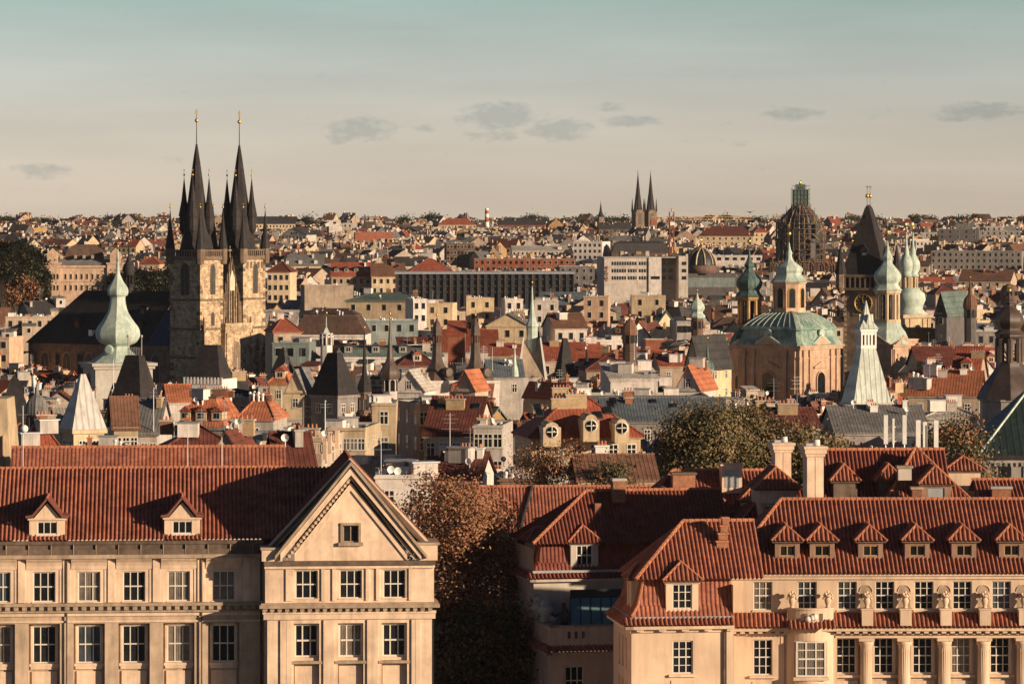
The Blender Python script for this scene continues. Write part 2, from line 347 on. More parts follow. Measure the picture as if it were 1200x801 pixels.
def hiproof(mb, x0, x1, y0, y1, ze, zr, hl=0, hr=0, m='tile', faces='flrb', sp=.31, row=.42, amp=.13, rm='ridge', yr=None):
    yr = (y0+y1)/2 if yr is None else yr
    a, b = (x0+hl, yr, zr), (x1-hr, yr, zr)
    if 'f' in faces: tiles(mb, [(x0, y0, ze), (x1, y0, ze), b, a], m, sp, row, amp)
    if 'b' in faces: mb.poly([(x1, y1, ze), (x0, y1, ze), a, b], m)
    if hl and 'l' in faces: tiles(mb, [(x0, y1, ze), (x0, y0, ze), a], m, sp, row, amp)
    if hr and 'r' in faces: tiles(mb, [(x1, y0, ze), (x1, y1, ze), b], m, sp, row, amp)
    up = Vector((0, 0, amp*.8))
    ridge(mb, Vector(a)+up, Vector(b)+up, m=rm)
    if hl: ridge(mb, Vector((x0, y0, ze))+up, Vector(a)+up, m=rm); mb.tube(a, (x0, y1, ze), .12, m=rm)
    if hr: ridge(mb, Vector((x1, y0, ze))+up, Vector(b)+up, m=rm); mb.tube(b, (x1, y1, ze), .12, m=rm)
    return mb
def at(u, Y): return ((u-600)/FP*Y, Y, 0.0)
# ---------------------------------------------------------------- ground
def ground():
    mb = MB('asphalt'); ys = [-400, 0, 200, 300, 420, 600, 800, 1000, 1300]+[1300+115*i for i in range(1, 21)]+[4200, 6000, 12000]
    for a, b in zip(ys, ys[1:]):
        x = 6000; mb.faces([(-x, a, terr(a)), (x, a, terr(a)), (x, b, terr(b)), (-x, b, terr(b))], [(0, 1, 2, 3)])
    o = part('ground', mb); o['kind'] = 'structure'; o['label'] = 'dark city ground between the houses, rising to a far ridge'
ground()
GL = ['glass', 'glass', 'glass2', 'curtain']
def small_tile(mb, x0, x1, y0, y1, z0, z1, m='tile'):     # pent roof strip facing -y
    tiles(mb, [(x0, y0, z0), (x1, y0, z0), (x1, y1, z1), (x0, y1, z1)], m)
def hipdormer_roof(x, y, z, w, h, dep, front, m='tile'):
    mb = MB(m); x0, x1 = x-w/2, x+w/2
    tiles(mb, [(x0, y, z), (x1, y, z), (x, y+front, z+h)], m)
    tiles(mb, [(x0, y+dep, z), (x0, y, z), (x, y+front, z+h), (x, y+dep, z+h)], m, .31, .42, .06)
    tiles(mb, [(x1, y, z), (x1, y+dep, z), (x, y+dep, z+h), (x, y+front, z+h)], m, .31, .42, .06)
    mb.box(x0+.05, y+.05, z-.1, x1-.05, y+dep*.6, z-.02, 'stoned')
    a = Vector((x, y+front, z+h+.05)); ridge(mb, (x0, y, z+.07), a, .11); ridge(mb, (x1, y, z+.07), a, .11); ridge(mb, a, (x, y+dep, z+h+.05), .11)
    return mb
def sill(mb, x, y, z, w, m='stone', d=.22, h=.16):
    return mb.box(x-w/2, y-d, z-h, x+w/2, y+.05, z, m)
# ---------------------------------------------------------------- left palace with the pediment
def left_palace():
    t = thing('stone_palace', 'beige stone office palace with a steep triangular gable and long red tiled roof', 'palace', (at(310, 302)[0]*.9, 302*.9, CZ*.1), radians(4.5)); t.scale = (.9, .9, .9)
    WX = [-16.15-3.28*2, -16.15-3.28, -16.15, -12.87, -9.58, -6.3, -3.0]
    m = MB('stone')
    # main facade, upper storey + lower storey with deep bays
    wall(m, -26, 0, 20.7, 25.0, [(x-.82, x+.82, 21.5, 23.7) for x in WX], 0, .3)
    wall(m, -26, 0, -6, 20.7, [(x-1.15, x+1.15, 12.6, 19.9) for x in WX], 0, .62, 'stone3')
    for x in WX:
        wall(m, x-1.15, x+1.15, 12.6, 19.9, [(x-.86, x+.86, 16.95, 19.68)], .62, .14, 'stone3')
        m.box(x-1.1, .42, 16.72, x+1.1, .66, 16.92).box(x-1.0, .46, 16.5, x+1.0, .64, 16.72).box(x-.92, .5, 13.6, x+.92, .64, 16.35)
        m.box(x-.86-.14, .5, 16.95, x-.86, .64, 19.8).box(x+.86, .5, 16.95, x+1.0, .64, 19.8).box(x-1.0, .5, 19.68, x+1.0, .63, 19.82)
        m.box(x-.9, -.06, 21.42, x+.9, .1, 21.5)
    for i, x in enumerate(WX):
        c = x+1.64
        m.box(c-.26, -.14, 21.45, c+.26, .05, 24.7)
        m.box(c-.52, -.05, 21.45, c-.26, .05, 23.85).box(c+.26, -.05, 21.45, c+.52, .05, 23.85)
        # cavetto corbel over each bay
        pr = [(0.02, 23.85), (-.06, 23.88), (-.12, 24.15), (-.25, 24.4), (-.45, 24.6), (-.5, 24.7), (.02, 24.7)]
        v = [(x-1.3, y, z) for y, z in pr]+[(x+1.3, y, z) for y, z in pr]; n = len(pr)
        m.faces(v, [(k, k+1, n+k+1, n+k) for k in range(n-1)]+[tuple(range(n)), tuple(range(2*n-1, n-1, -1))], 'stone')
    # string course with dentils
    m.box(-26, -.5, 21.2, -.02, .05, 21.42, 'stone2').box(-26, -.32, 20.72, -.02, .05, 20.86, 'stone2').box(-26, -.14, 20.45, -.02, .04, 20.72, 'stone')
    k = -25.8
    while k < -.2: m.box(k, -.42, 20.9, k+.34, .02, 21.19, 'stone2'); k += .62
    m.box(-26, -.1, 19.98, -.02, .04, 20.12)
    # crowning cornice and gutter wall
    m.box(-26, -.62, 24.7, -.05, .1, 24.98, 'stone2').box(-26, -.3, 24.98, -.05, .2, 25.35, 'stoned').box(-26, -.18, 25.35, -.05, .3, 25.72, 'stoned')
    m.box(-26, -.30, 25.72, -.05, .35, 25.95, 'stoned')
    k = -25.5
    while k < -.5: m.box(k, -.34, 24.985, k+.05, -.1, 25.7, 'stone2'); k += 1.64
    # wing
    wx = [3.02, 6.25, 9.45]; y0 = -2.7
    wall(m, 0, 12.35, 21.3, 24.3, [(x-.82, x+.82, 21.85, 23.92) for x in wx], y0, .32)
    wall(m, .15, 12.2, -6, 21.3, [(x-.93, x+.93, 12.6, 20.05) for x in wx], y0, .5)
    for x in wx:
        wall(m, x-.93, x+.93, 12.6, 20.05, [(x-.86, x+.86, 17.55, 19.95)], y0+.5, .12)
        m.box(x-.98, y0+.3, 17.3, x+.98, y0+.55, 17.5).box(x-1.15, y0-.12, 17.1, x+1.15, y0+.45, 17.3, 'stone2').box(x-.85, y0+.38, 13.6, x+.85, y0+.5, 16.9)
        m.box(x-.82-.12, y0-.05, 21.8, x+.82+.12, y0+.05, 21.87)
    for a, b, z0, z1 in [(1.1, 1.55, 12, 20.3), (1.55, 1.95, 12, 20.3), (4.25, 5.05, 12, 20.3), (7.45, 8.25, 12, 20.3), (10.7, 11.0, 12, 20.3), (11.0, 11.35, 12, 20.3)]:
        m.box(a, y0-.13, z0, b-.02, y0+.05, z1)
    for a, b in [(1.5, 2.05), (4.1, 4.35), (4.9, 5.15), (7.35, 7.6), (8.1, 8.35), (10.5, 10.75)]: m.box(a, y0-.12, 21.7, b, y0+.05, 24.2)
    m.poly([(0, 0.3, -6), (0, y0, -6), (0, y0, 24.3), (0, 0.3, 24.3)]).poly([(12.35, y0, -6), (12.35, 15, -6), (12.35, 15, 25), (12.35, y0, 25)])
    m.box(-.12, y0-.16, 20.35, 12.45, y0+.1, 20.75).box(-.2, y0-.24, 20.75, 12.5, y0+.1, 20.95)
    m.box(-.42, y0-.62, 21.2, 12.75, .3, 21.45, 'stone2').box(-.3, y0-.45, 21.45, 12.62, .3, 21.55, 'stone2')
    k = -.2
    while k < 12.4: m.box(k, y0-.48, 20.96, k+.3, y0-.02, 21.2, 'stone2'); k += .55
    # horizontal cornice of the gable, end blocks
    m.box(-.1, y0-.38, 24.3, 12.45, y0+.2, 24.62, 'stoned').box(-.05, y0-.2, 24.05, 12.4, y0+.1, 24.3, 'stone')
    m.box(-.25, y0-.22, 24.62, 1.25, 1.0, 25.45, 'stone').box(-.35, y0-.32, 25.45, 1.3, 1.1, 25.62, 'stone2')
    m.box(11.1, y0-.22, 24.62, 12.6, 1.0, 25.75, 'stone').box(11.0, y0-.32, 25.75, 12.75, 1.1, 25.92, 'stone2')
    for x in (-24.5, -14.5, -4.62): m.tube((x, -.2, 12), (x, -.2, 24.6), .06, n=6, m='stoned')
    m.tube((-.25, -.12, 12), (-.25, -.12, 25), .08, n=6, m='stoned')
    part('wall', m, t)
    # gable: tympanum, raking cornice, modillions
    g = MB('stone'); ax, az_ = 6.25, 31.7; bz = 24.62
    ow = .62
    tw = (6.25, 29.75)
    ring = []
    wx0, wz0 = 6.25-.6, 26.0
    # tympanum with an opening for its window
    g.poly([(1.7, y0+.02, bz), (5.65, y0+.02, bz), (5.65, y0+.02, 29.25), (5.1, y0+.02, 28.85)]) if False else None
    s = (tw[1]-bz)/(6.25-2.15)
    def tz(x): return bz+(x-2.15)*s if x <= 6.25 else bz+(10.35-x)*s
    g.poly([(2.15, y0+.02, bz), (5.68, y0+.02, bz), (5.68, y0+.02, tz(5.68))]).poly([(6.82, y0+.02, bz), (10.35, y0+.02, bz), (6.82, y0+.02, tz(6.82))])
    g.poly([(5.68, y0+.02, bz), (6.82, y0+.02, bz), (6.82, y0+.02, 25.95), (5.68, y0+.02, 25.95)])
    g.poly([(5.68, y0+.02, 27.2), (6.82, y0+.02, 27.2), (6.82, y0+.02, tz(6.82)), (6.25, y0+.02, tw[1]), (5.68, y0+.02, tz(5.68))])
    for a, b in ((5.68, -1), (6.82, 1)): g.box(a-.0 if b > 0 else a-.18, y0-.1, 25.85, a+.18 if b > 0 else a, y0+.35, 27.3, 'stone2')
    g.box(5.5, y0-.12, 27.2, 7.0, y0+.35, 27.38, 'stone2').box(5.35, y0-.25, 25.7, 7.15, y0+.35, 25.95, 'stone2')
    for sg in (-1, 1):
        X = lambda d: 6.25+sg*d
        def bar(d0, z0, d1, z1, th, ya, yb, mm):    # raking bar from (d0,z0) low to apex (0,z1), vertical thickness th
            v = [(X(d0), z0), (X(0), z1), (X(0), z1+th), (X(d0), z0+th)]
            if sg > 0: v = v[::-1]
            g.pris(v, ya, yb, mm)
        bar(4.12, bz+.0, 0, tw[1]+.0, .55, y0-.12, y0+.5, 'stone')
        bar(4.75, bz+.0, 0, tw[1]+.78, .28, y0-.30, y0+.6, 'stone2')
        bar(5.15, bz+.05, 0, tw[1]+1.15, .55, y0-.52, y0+.8, 'stone')
        bar(5.55, bz+.15, 0, tw[1]+1.85, .28, y0-.68, y0+1.0, 'stone2')
        n = 22
        for i in range(1, n if sg < 0 else 1):
            d = 4.7*(1-i/n); z = bz+(tw[1]+.78-bz)*i/n+.02
            g.box(X(d)-.09, y0-.42, z+.0, X(d)+.09, y0-.1, z+.12, 'stone')
        # outer gable wall with dark coping, set back
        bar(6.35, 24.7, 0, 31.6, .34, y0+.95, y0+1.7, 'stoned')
        bar(6.3, 24.6, 0, 31.3, .75, y0+1.1, y0+1.65, 'stone')
    part('gable', g, t)
    # roofs
    r = MB('tile'); sl = .645
    tiles(r, [(-26, .1, 25.95), (6, .1, 25.95), (6, 7.6, 25.95+7.5*sl), (-26, 7.6, 25.95+7.5*sl)])
    r.poly([(-26, 15, 25.9), (-26, 7.6, 30.75), (6, 7.6, 30.75), (6, 15, 25.9)])
    for k in range(int(28/.42)): r.tube((-26+.42*k, 7.6, 30.85), (-26+.42*k+.42, 7.6, 30.85), .15, .10, 6, 'ridge')
    part('roof', r, t)
    r = MB('tile2')
    tiles(r, [(-.2, 9, 24.9), (-.2, -1.2, 24.9), (6.25, -1.2, 31.85), (6.25, 9, 31.85)], 'tile2'); tiles(r, [(12.7, -1.2, 24.9), (12.7, 9, 24.9), (6.25, 9, 31.85), (6.25, -1.2, 31.85)], 'tile2')
    ridge(r, (6.25, -1.2, 31.95), (6.25, 9, 31.95), .17, 'tile2')
    r.poly([(-.2, 9, 24.9), (12.7, 9, 24.9), (6.25, 9, 31.85)], 'stone2')
    part('wing_roof', r, t)
    rr = random.Random(3)
    for x in WX:
        window(t, x, .2, 21.5, 1.64, 2.2, 3, 2, rr.choice(GL)); window(t, x, .7, 16.95, 1.72, 2.73, 3, 2, rr.choice(GL))
    for x in wx: window(t, x, y0+.22, 21.85, 1.64, 2.07, 3, 2, 'glass'); window(t, x, y0+.56, 17.55, 1.72, 2.4, 3, 2, rr.choice(['glass', 'glass', 'curtain']), bar=.11)
    window(t, 6.25, y0+.2, 25.95, 1.14, 1.25, 2, 1, 'glass', fm='stone2')
    # dormers
    me = None
    for x in (-15.95, -6.05):
        if me is None:
            d = MB('stucco'); zb = 26.5
            d.box(-1.5, .55, zb-.5, 1.5, .75, zb, 'stoned').box(-1.72, .5, zb-.6, -1.5, 3.0, zb+.15, 'stoned').box(1.5, .5, zb-.6, 1.72, 3.0, zb+.15, 'stoned')
            wall(d, -1.62, 1.62, zb, zb+1.55, [(-.88, .88, zb+.15, zb+1.3)], .6, .15)
            d.poly([(-1.62, 4, zb), (-1.62, .6, zb), (-1.62, .6, zb+1.55), (-1.62, 4, zb+1.55)]).poly([(1.62, .6, zb), (1.62, 4, zb), (1.62, 4, zb+1.55), (1.62, .6, zb+1.55)], 'tile2')
            d.poly([(-1.3, .62, zb+1.5), (1.3, .62, zb+1.5), (0, .62, zb+3.0)]); d.box(-1.75, .4, zb+1.45, 1.75, .75, zb+1.62)
            d.box(-1.0, .5, zb, 1.0, .62, zb+.15, 'frame')
            me = d.mesh('dormer')
            q = MB('tile2'); ze, za = zb+1.62, zb+3.35
            for sg in (-1, 1):
                pts = [(sg*1.95, .25, ze+.1), (sg*1.3, .25, ze+.12), (0, .25, za), (0, .25, za+.16), (sg*1.35, .25, ze+.32), (sg*1.95, .25, ze+.22)]
                if sg > 0: pts = pts[::-1]
                q.pris([(a, c) for a, b, c in pts], .25, 5.8, 'tile2'); q.pris([(a, c-.1) for a, b, c in pts], .3, .45, 'stoned')
            ridge(q, (0, .25, za+.14), (0, 5.8, za+.14), .1)
            rm = q.mesh('roof')
        o = inst('dormer', me, t, (x, .05, 25.95*.19-.1), 0, .81); inst('roof', rm, o)
        window(o, 0, .7, zb+.15, 1.76, 1.15, 3, 1, both=True)
left_palace()
# ---------------------------------------------------------------- right palace
def urn(h=1.15):
    m = MB('stucco'); m.lathe([(.18, 0), (.2, .06), (.12, .1), (.16, .22), (.24, .45), (.25, .6), (.18, .72), (.2, .78), (.3, .82)], 12)
    rr = random.Random(5)
    for k in range(26):
        a = rr.uniform(0, 2*pi); q = rr.uniform(.05, .3); m.ball((q*cos(a), q*sin(a), .86+rr.uniform(0, .24)*(1.2-q*2)), rr.uniform(.07, .12), n=5)
    for a in (0, pi): m.ball((.3*cos(a), -.05, .68), .1, n=5)
    return m
def right_palace():
    t = thing('stucco_palace', 'warm stucco palace with half columns, bust pedestals and a row of six small red dormers', 'palace', (*at(855, 290)[:2], 0), radians(1.2))
    k = .0605; X = lambda u: (u-855)*k
    up = [894, 946, 993, 1037, 1083, 1128, 1174, 1220]; colu = [1015, 1060, 1107, 1153, 1199]
    m = MB('stucco')
    wall(m, 0, 24, 21.2, 24.55, [(X(u)-.68, X(u)+.68, 21.95, 23.95) for u in up], 0, .28)
    for u in up: m.box(X(u)-.76, -.07, 21.82, X(u)+.76, .05, 21.93)
    xc = X(980); ops = [(X(894)-.68, X(894)+.68, 17.35, 19.85)]
    wall(m, 0, X(921), 0, 20.75, ops, 0, .25); sill(m, X(894), 0, 17.3, 1.9); m.box(X(894)-.75, -.05, 14.9, X(894)+.75, .02, 16.9)
    m.box(.3, -.04, 12, .42, .02, 20.2).box(X(915), -.05, 12, X(919), .02, 20.3)
    # bow
    n = 12; bx0, bx1 = X(921.5), X(977); cx = (bx0+bx1)/2; hw = (bx1-bx0)/2; sag = .75
    arc = [(cx-hw+2*hw*i/n, -.12-sag*(1-((2*i/n)-1)**2)) for i in range(n+1)]
    wl = cx-1.05; wr = cx+1.05
    for (xa, ya), (xb, yb) in zip(arc, arc[1:]):
        mid = (xa+xb)/2
        if wl < mid < wr: m.poly([(xa, ya, 0), (xb, yb, 0), (xb, yb, 17.3), (xa, ya, 17.3)]).poly([(xa, ya, 19.8), (xb, yb, 19.8), (xb, yb, 20.75), (xa, ya, 20.75)])
        else: m.poly([(xa, ya, 0), (xb, yb, 0), (xb, yb, 20.75), (xa, ya, 20.75)])
    ins = [a for a in arc if wl-.25 < a[0] < wr+.25]
    for xa, ya in (ins[0], ins[-1]): m.box(xa-.06, ya-.02, 17.3, xa+.06, -.3, 19.8)
    m.poly([(a, b, 20.75) for a, b in arc]); m.box(wl-.2, -.98, 17.05, wr+.2, -.5, 17.28)
    m.box(wl-.1, -.93, 14.8, wr+.1, -.6, 16.8)
    m.box(bx0-.02, -.15, 0, bx0+.1, .2, 20.7).box(bx1-.1, -.15, 0, bx1+.02, .2, 20.7)
    # recessed colonnade
    x0 = X(979); bay = [X(u) for u in up[2:]]
    wall(m, x0, 24, 0, 19.95, [(b-.7, b+.7, 17.35, 19.85) for b in bay], .85, .2)
    m.box(x0, -.02, 19.95, 24, .85, 20.75); m.poly([(x0, -.02, 0), (x0, .85, 0), (x0, .85, 19.95), (x0, -.02, 19.95)]).box(x0-.2, -.05, 0, x0+.12, .6, 19.95)
    for b in bay:
        sill(m, b, .82, 17.25, 2.0, d=.3); m.box(b-.85, .7, 14.8, b+.85, .83, 16.85).box(b-.7, .62, 15.1, b+.7, .7, 16.6)
        m.box(b-.85, .72, 17.3, b-.7, .9, 19.95).box(b+.7, .72, 17.3, b+.85, .9, 19.95)
    # cornice with modillions
    m.box(-.25, -.72, 20.5, 24, .1, 20.75); q = .1
    while q < 24:
        if not (bx0-.2 < q < bx1+.1): m.box(q, -.62, 20.34, q+.32, .0, 20.5)
        q += .62
    m.box(-.12, -.2, 20.18, 24, .05, 20.34)
    m.box(-.28, -.32, 24.35, 24, .2, 24.55).box(-.16, -.18, 24.12, 24, .1, 24.35)
    m.poly([(0, 14, 0), (0, 0, 0), (0, 0, 24.5), (0, 14, 24.5)]).poly([(24, 14, 0), (0, 14, 0), (0, 14, 24.5), (24, 14, 24.5)])
    # niches: flat plates, the shade of a recess put into darker stone
    for u in colu+[]:
        x = X(u)
        for i in range(8):
            a, b = pi*i/8, pi*(i+1)/8; m.tube((x+.45*cos(a), -.04, 23.25+.45*sin(a)), (x+.45*cos(b), -.04, 23.25+.45*sin(b)), .03, n=5)
        m.poly([(x+.42*cos(pi*i/10), -.006, 23.25+.42*sin(pi*i/10)) for i in range(11)]+[(x-.42, -.006, 22.1), (x+.42, -.006, 22.1)], 'stone2')
    part('wall', m, t)
    rr = random.Random(9)
    for u in up: window(t, X(u), .2, 21.95, 1.36, 2.0, 3, 4, rr.choice(GL), bar=.075)
    window(t, X(894), .18, 17.35, 1.36, 2.5, 3, 4, 'glass', bar=.075)
    for b in bay: window(t, b, .98, 17.35, 1.4, 2.5, 3, 4, rr.choice(['glass', 'glass', 'glass', 'curtain']), bar=.075)
    o = window(t, cx, -.72, 17.3, 2.1, 2.5, 3, 4, 'curtain', bar=.11)
    cm = MB('stucco')
    cm.lathe([(.44, 0), (.44, 14.6), (.43, 17.0), (.40, 18.9), (.42, 19.35), (.52, 19.5), (.52, 19.7)], 20)
    for i in range(20): a = 2*pi*(i+.5)/20; cm.tube((.445*cos(a), .445*sin(a), 0), (.405*cos(a), .405*sin(a), 19.2), .022, n=4)
    cm.box(-.55, -.55, 19.72, .55, .6, 19.94); cme = cm.mesh('half_column')
    for u in colu: inst('half_column', cme, t, (X(u)+.05, .42, 0))
    # tiled ledge
    l = MB('tile'); small_tile(l, -.3, bx0+.1, -1.0, -.02, 20.78, 21.72); small_tile(l, bx1-.1, 24, -1.0, -.02, 20.78, 21.72); small_tile(l, bx0, bx1, -1.75, -.9, 20.72, 21.3)
    tiles(l, [(-.95, 9, 20.78), (-.95, -1.0, 20.78), (0, -.02, 21.72), (0, 9, 21.72)])
    part('tiled_ledge', l, t)
    # balcony
    b = MB('stucco'); ar2 = [(cx-hw*.98+2*hw*.98*i/n, -.5-.7*(1-((2*i/n)-1)**2)) for i in range(n+1)]
    for i, ((xa, ya), (xb, yb)) in enumerate(zip(ar2, ar2[1:])):
        b.faces([(xa, ya, 20.95), (xb, yb, 20.95), (xb, yb+.18, 20.95), (xa, ya+.18, 20.95), (xa, ya, 22.05), (xb, yb, 22.05), (xb, yb+.18, 22.05), (xa, ya+.18, 22.05)], [(0, 1, 5, 4), (2, 3, 7, 6), (4, 5, 6, 7)])
        b.faces([(xa, ya-.08, 22.05), (xb, yb-.08, 22.05), (xb, yb+.26, 22.05), (xa, ya+.26, 22.05), (xa, ya-.08, 22.17), (xb, yb-.08, 22.17), (xb, yb+.26, 22.17), (xa, ya+.26, 22.17)], [(0, 1, 5, 4), (2, 3, 7, 6), (4, 5, 6, 7), (3, 2, 1, 0)])
        b.poly([(xa, ya-.02, 21.0), (xb, yb-.02, 21.0), (xb, 0, 21.0), (xa, 0, 21.0)])
        if i in (4, 6, 8): b.box(xa+.04, min(ya, yb)-.03, 21.3, xb-.02, max(ya, yb), 21.8, 'stoned')
    b.box(ar2[0][0], -.55, 20.9, ar2[0][0]+.15, 0, 22.1).box(ar2[-1][0]-.15, -.55, 20.9, ar2[-1][0], 0, 22.1)
    for sx in (-.25, .05, .22): b.ball((cx+sx, -1.3, 21.5+sx*.3), .22, 'white', 6)
    part('balcony', b, t)
    um = urn().mesh('stone_bust')
    pm = MB('stucco'); pm.box(-.4, -.42, 0, .4, .42, 1.1).box(-.46, -.48, 1.1, .46, .48, 1.2); pme = pm.mesh('pedestal')
    for i, u in enumerate(colu):
        inst('pedestal', pme, t, (X(u), -.6, 20.92)); inst('stone_urn', um, t, (X(u), -.55, 22.12))
    for u in (927, 969): inst('stone_urn', um, t, (X(u), -.75, 22.17))
    # roof
    r = MB('tile'); hiproof(r, -.45, 24.5, -.5, 14.5, 24.5, 29.2, 4.7, 0, faces='flb')
    part('roof', r, t)
    dm = None
    for u in (925, 966, 1023, 1078, 1133, 1189):
        x = X(u)-.05
        if dm is None:
            d = MB('dormer'); wall(d, -.88, .88, 25.1, 26.72, [(-.55, .55, 25.65, 26.45)], 1.0, .16)
            d.poly([(-.88, 4, 25.1), (-.88, 1.0, 25.1), (-.88, 1.0, 26.72), (-.88, 4, 26.72)]).poly([(.88, 1.0, 25.1), (.88, 4, 25.1), (.88, 4, 26.72), (.88, 1.0, 26.72)])
            d.box(-.95, .93, 25.0, .95, 1.05, 25.12, 'stoned')
            dm = d.mesh('dormer'); drm = hipdormer_roof(0, .72, 26.72, 2.3, 1.05, 3.6, .95).mesh('roof')
        o = inst('dormer', dm, t, (x, 0, 0)); inst('roof', drm, o)
        window(o, 0, 1.1, 25.65, 1.1, .8, 2, 1, both=True, fm='w_ochre')
right_palace()
def mansard_side(mb, x0, x1, y, z0, z1, dy, m='tile'):   # front mansard, curved out at the foot
    zm = z0+(z1-z0)*.3
    tiles(mb, [(x0, y, z0), (x1, y, z0), (x1, y+dy*.55, zm), (x0+dy*.55, y+dy*.55, zm)], m, .31, .3, .07); tiles(mb, [(x0+dy*.55, y+dy*.55, zm), (x1, y+dy*.55, zm), (x1, y+dy, z1), (x0+dy, y+dy, z1)], m, .31, .3, .07)
def mansard_left(mb, x, y0, y1, z0, z1, dx, m='tile'):
    zm = z0+(z1-z0)*.3
    tiles(mb, [(x, y1, z0), (x, y0, z0), (x+dx*.55, y0+dx*.55, zm), (x+dx*.55, y1, zm)], m, .31, .3, .07); tiles(mb, [(x+dx*.55, y1, zm), (x+dx*.55, y0+dx*.55, zm), (x+dx, y0+dx, z1), (x+dx, y1, z1)], m, .31, .3, .07)
def frontdormer(t, x, y, z0, z1, w, ww, wz, wh, dep, rmat='tile', wm='stucco', h=1.2, over=.3, fr=.9, cols=3, rows=3, glass='glass', rz=0.0):
    d = MB(wm); wall(d, -w/2, w/2, 0, z1-z0, [(-ww/2, ww/2, wz, wz+wh)], 0, .16)
    d.poly([(-w/2, dep, 0), (-w/2, 0, 0), (-w/2, 0, z1-z0), (-w/2, dep, z1-z0)]).poly([(w/2, 0, 0), (w/2, dep, 0), (w/2, dep, z1-z0), (w/2, 0, z1-z0)])
    d.box(-w/2-.1, -.08, z1-z0-.2, w/2+.1, .1, z1-z0)
    o = part('dormer', d, t, (x, y, z0), rz); part('roof', hipdormer_roof(0, -over, z1-z0, w+.55, h, dep+1.4, fr, rmat), o)
    window(o, 0, .1, wz, ww, wh, cols, rows, glass=glass, both=True); return o
def pavilion():
    t = thing('corner_pavilion', 'stucco corner pavilion with sunlit red mansard roof and one white framed dormer', 'house', (*at(740, 286)[:2], 0), radians(7))
    m = MB('stucco')
    wall(m, 0, 7.2, 0, 21.2, [(2.9, 4.36, 17.85, 20.15)], 0, .22); sill(m, 3.63, 0, 17.8, 2.0); m.box(2.8, -.06, 15.3, 4.46, .02, 17.4)
    side = [(2.2, 2.75), (3.6, 4.5), (5.3, 6.1)]
    s = MB('stuccop'); wall(s, -8.6, 0, 0, 21.2, [(-b, -a, 18.0, 20.2) for a, b in side]+[(-b, -a, 14.2, 17.2) for a, b in side], 0, .2)
    m.add(s, -pi/2); m.poly([(7.2, 0, 0), (7.2, 8.6, 0), (7.2, 8.6, 24), (7.2, 0, 24)])
    m.box(-.5, -.55, 21.0, 7.2, .1, 21.22).box(-.5, -.55, 21.0, .1, 8.6, 21.22).box(-.12, -.15, 20.75, 7.2, .1, 21.0).box(6.7, -.2, 0, 7.2, .1, 20.9)
    q = .3
    while q < 6.8: m.box(q, -.45, 20.85, q+.5, 0, 21.0); q += 1.6
    m.box(1.3, 1.15, 21.6, 7.2, 8, 24.3, 'stoned')
    m.tube((6.55, -.12, 12), (6.55, -.12, 21), .07, n=6, m='stoned')
    part('wall', m, t)
    for a, b in side:
        y = (a+b)/2; window(t, .16, y, 18.0, b-a, 2.2, 2, 3, 'glass', rz=-pi/2); window(t, .16, y, 14.2, b-a, 3.0, 2, 4, 'glass', rz=-pi/2)
    window(t, 3.63, .16, 17.85, 1.46, 2.3, 3, 4, 'glass')
    r = MB('tile')
    small_tile(r, -.62, 7.2, -.62, 0, 21.24, 21.75); tiles(r, [(-.62, 8.6, 21.24), (-.62, -.62, 21.24), (0, 0, 21.75), (0, 8.6, 21.75)])
    r.box(-.1, -.1, 21.7, 7.2, .2, 21.85, 'metal').box(-.1, -.1, 21.7, .2, 8.6, 21.85, 'metal')
    mansard_side(r, 0, 7.2, 0, 21.8, 24.4, 1.0); mansard_left(r, 0, 0, 8.6, 21.8, 24.4, 1.0)
    ridge(r, (0, 0, 21.85), (.55, .55, 22.6), .12); ridge(r, (.55, .55, 22.6), (1, 1, 24.4), .12)
    hiproof(r, .35, 9.5, .35, 8.25, 24.35, 28.1, 4.0, 0, faces='flb')
    part('roof', r, t)
    frontdormer(t, 3.63, .25, 22.0, 24.3, 2.3, 1.4, .35, 1.75, 3.0, h=1.25)
    frontdormer(t, .3, 3.1, 22.0, 24.3, 1.9, .9, .3, 1.8, 2.0, h=1.0, rz=-pi/2)
    c = MB('brick')
    for i in range(4): c.box(-.25+i*.14, -.3, i*.55, .55+i*.02, .3, i*.55+.5).box(-.32+i*.14, -.36, i*.55+.4, .62+i*.02, .36, i*.55+.52, 'ridge')
    part('chimney', c, t, (6.7, 2.7, 26.4))
pavilion()
def skin(name, joints, edges, m, parent=None, loc=(0, 0, 0), rz=0.0):
    me = bpy.data.meshes.new(name); me.from_pydata([j[:3] for j in joints], edges, []); me.materials.append(MT[m])
    o = inst(name, me, parent, loc, rz); o.modifiers.new('s', 'SKIN'); sv = me.skin_vertices[0].data
    for i, j in enumerate(joints): sv[i].radius = (j[3], j[3])
    sv[0].use_root = True
    o.modifiers.new('d', 'SUBSURF').levels = 1; o.modifiers['d'].render_levels = 2; return o
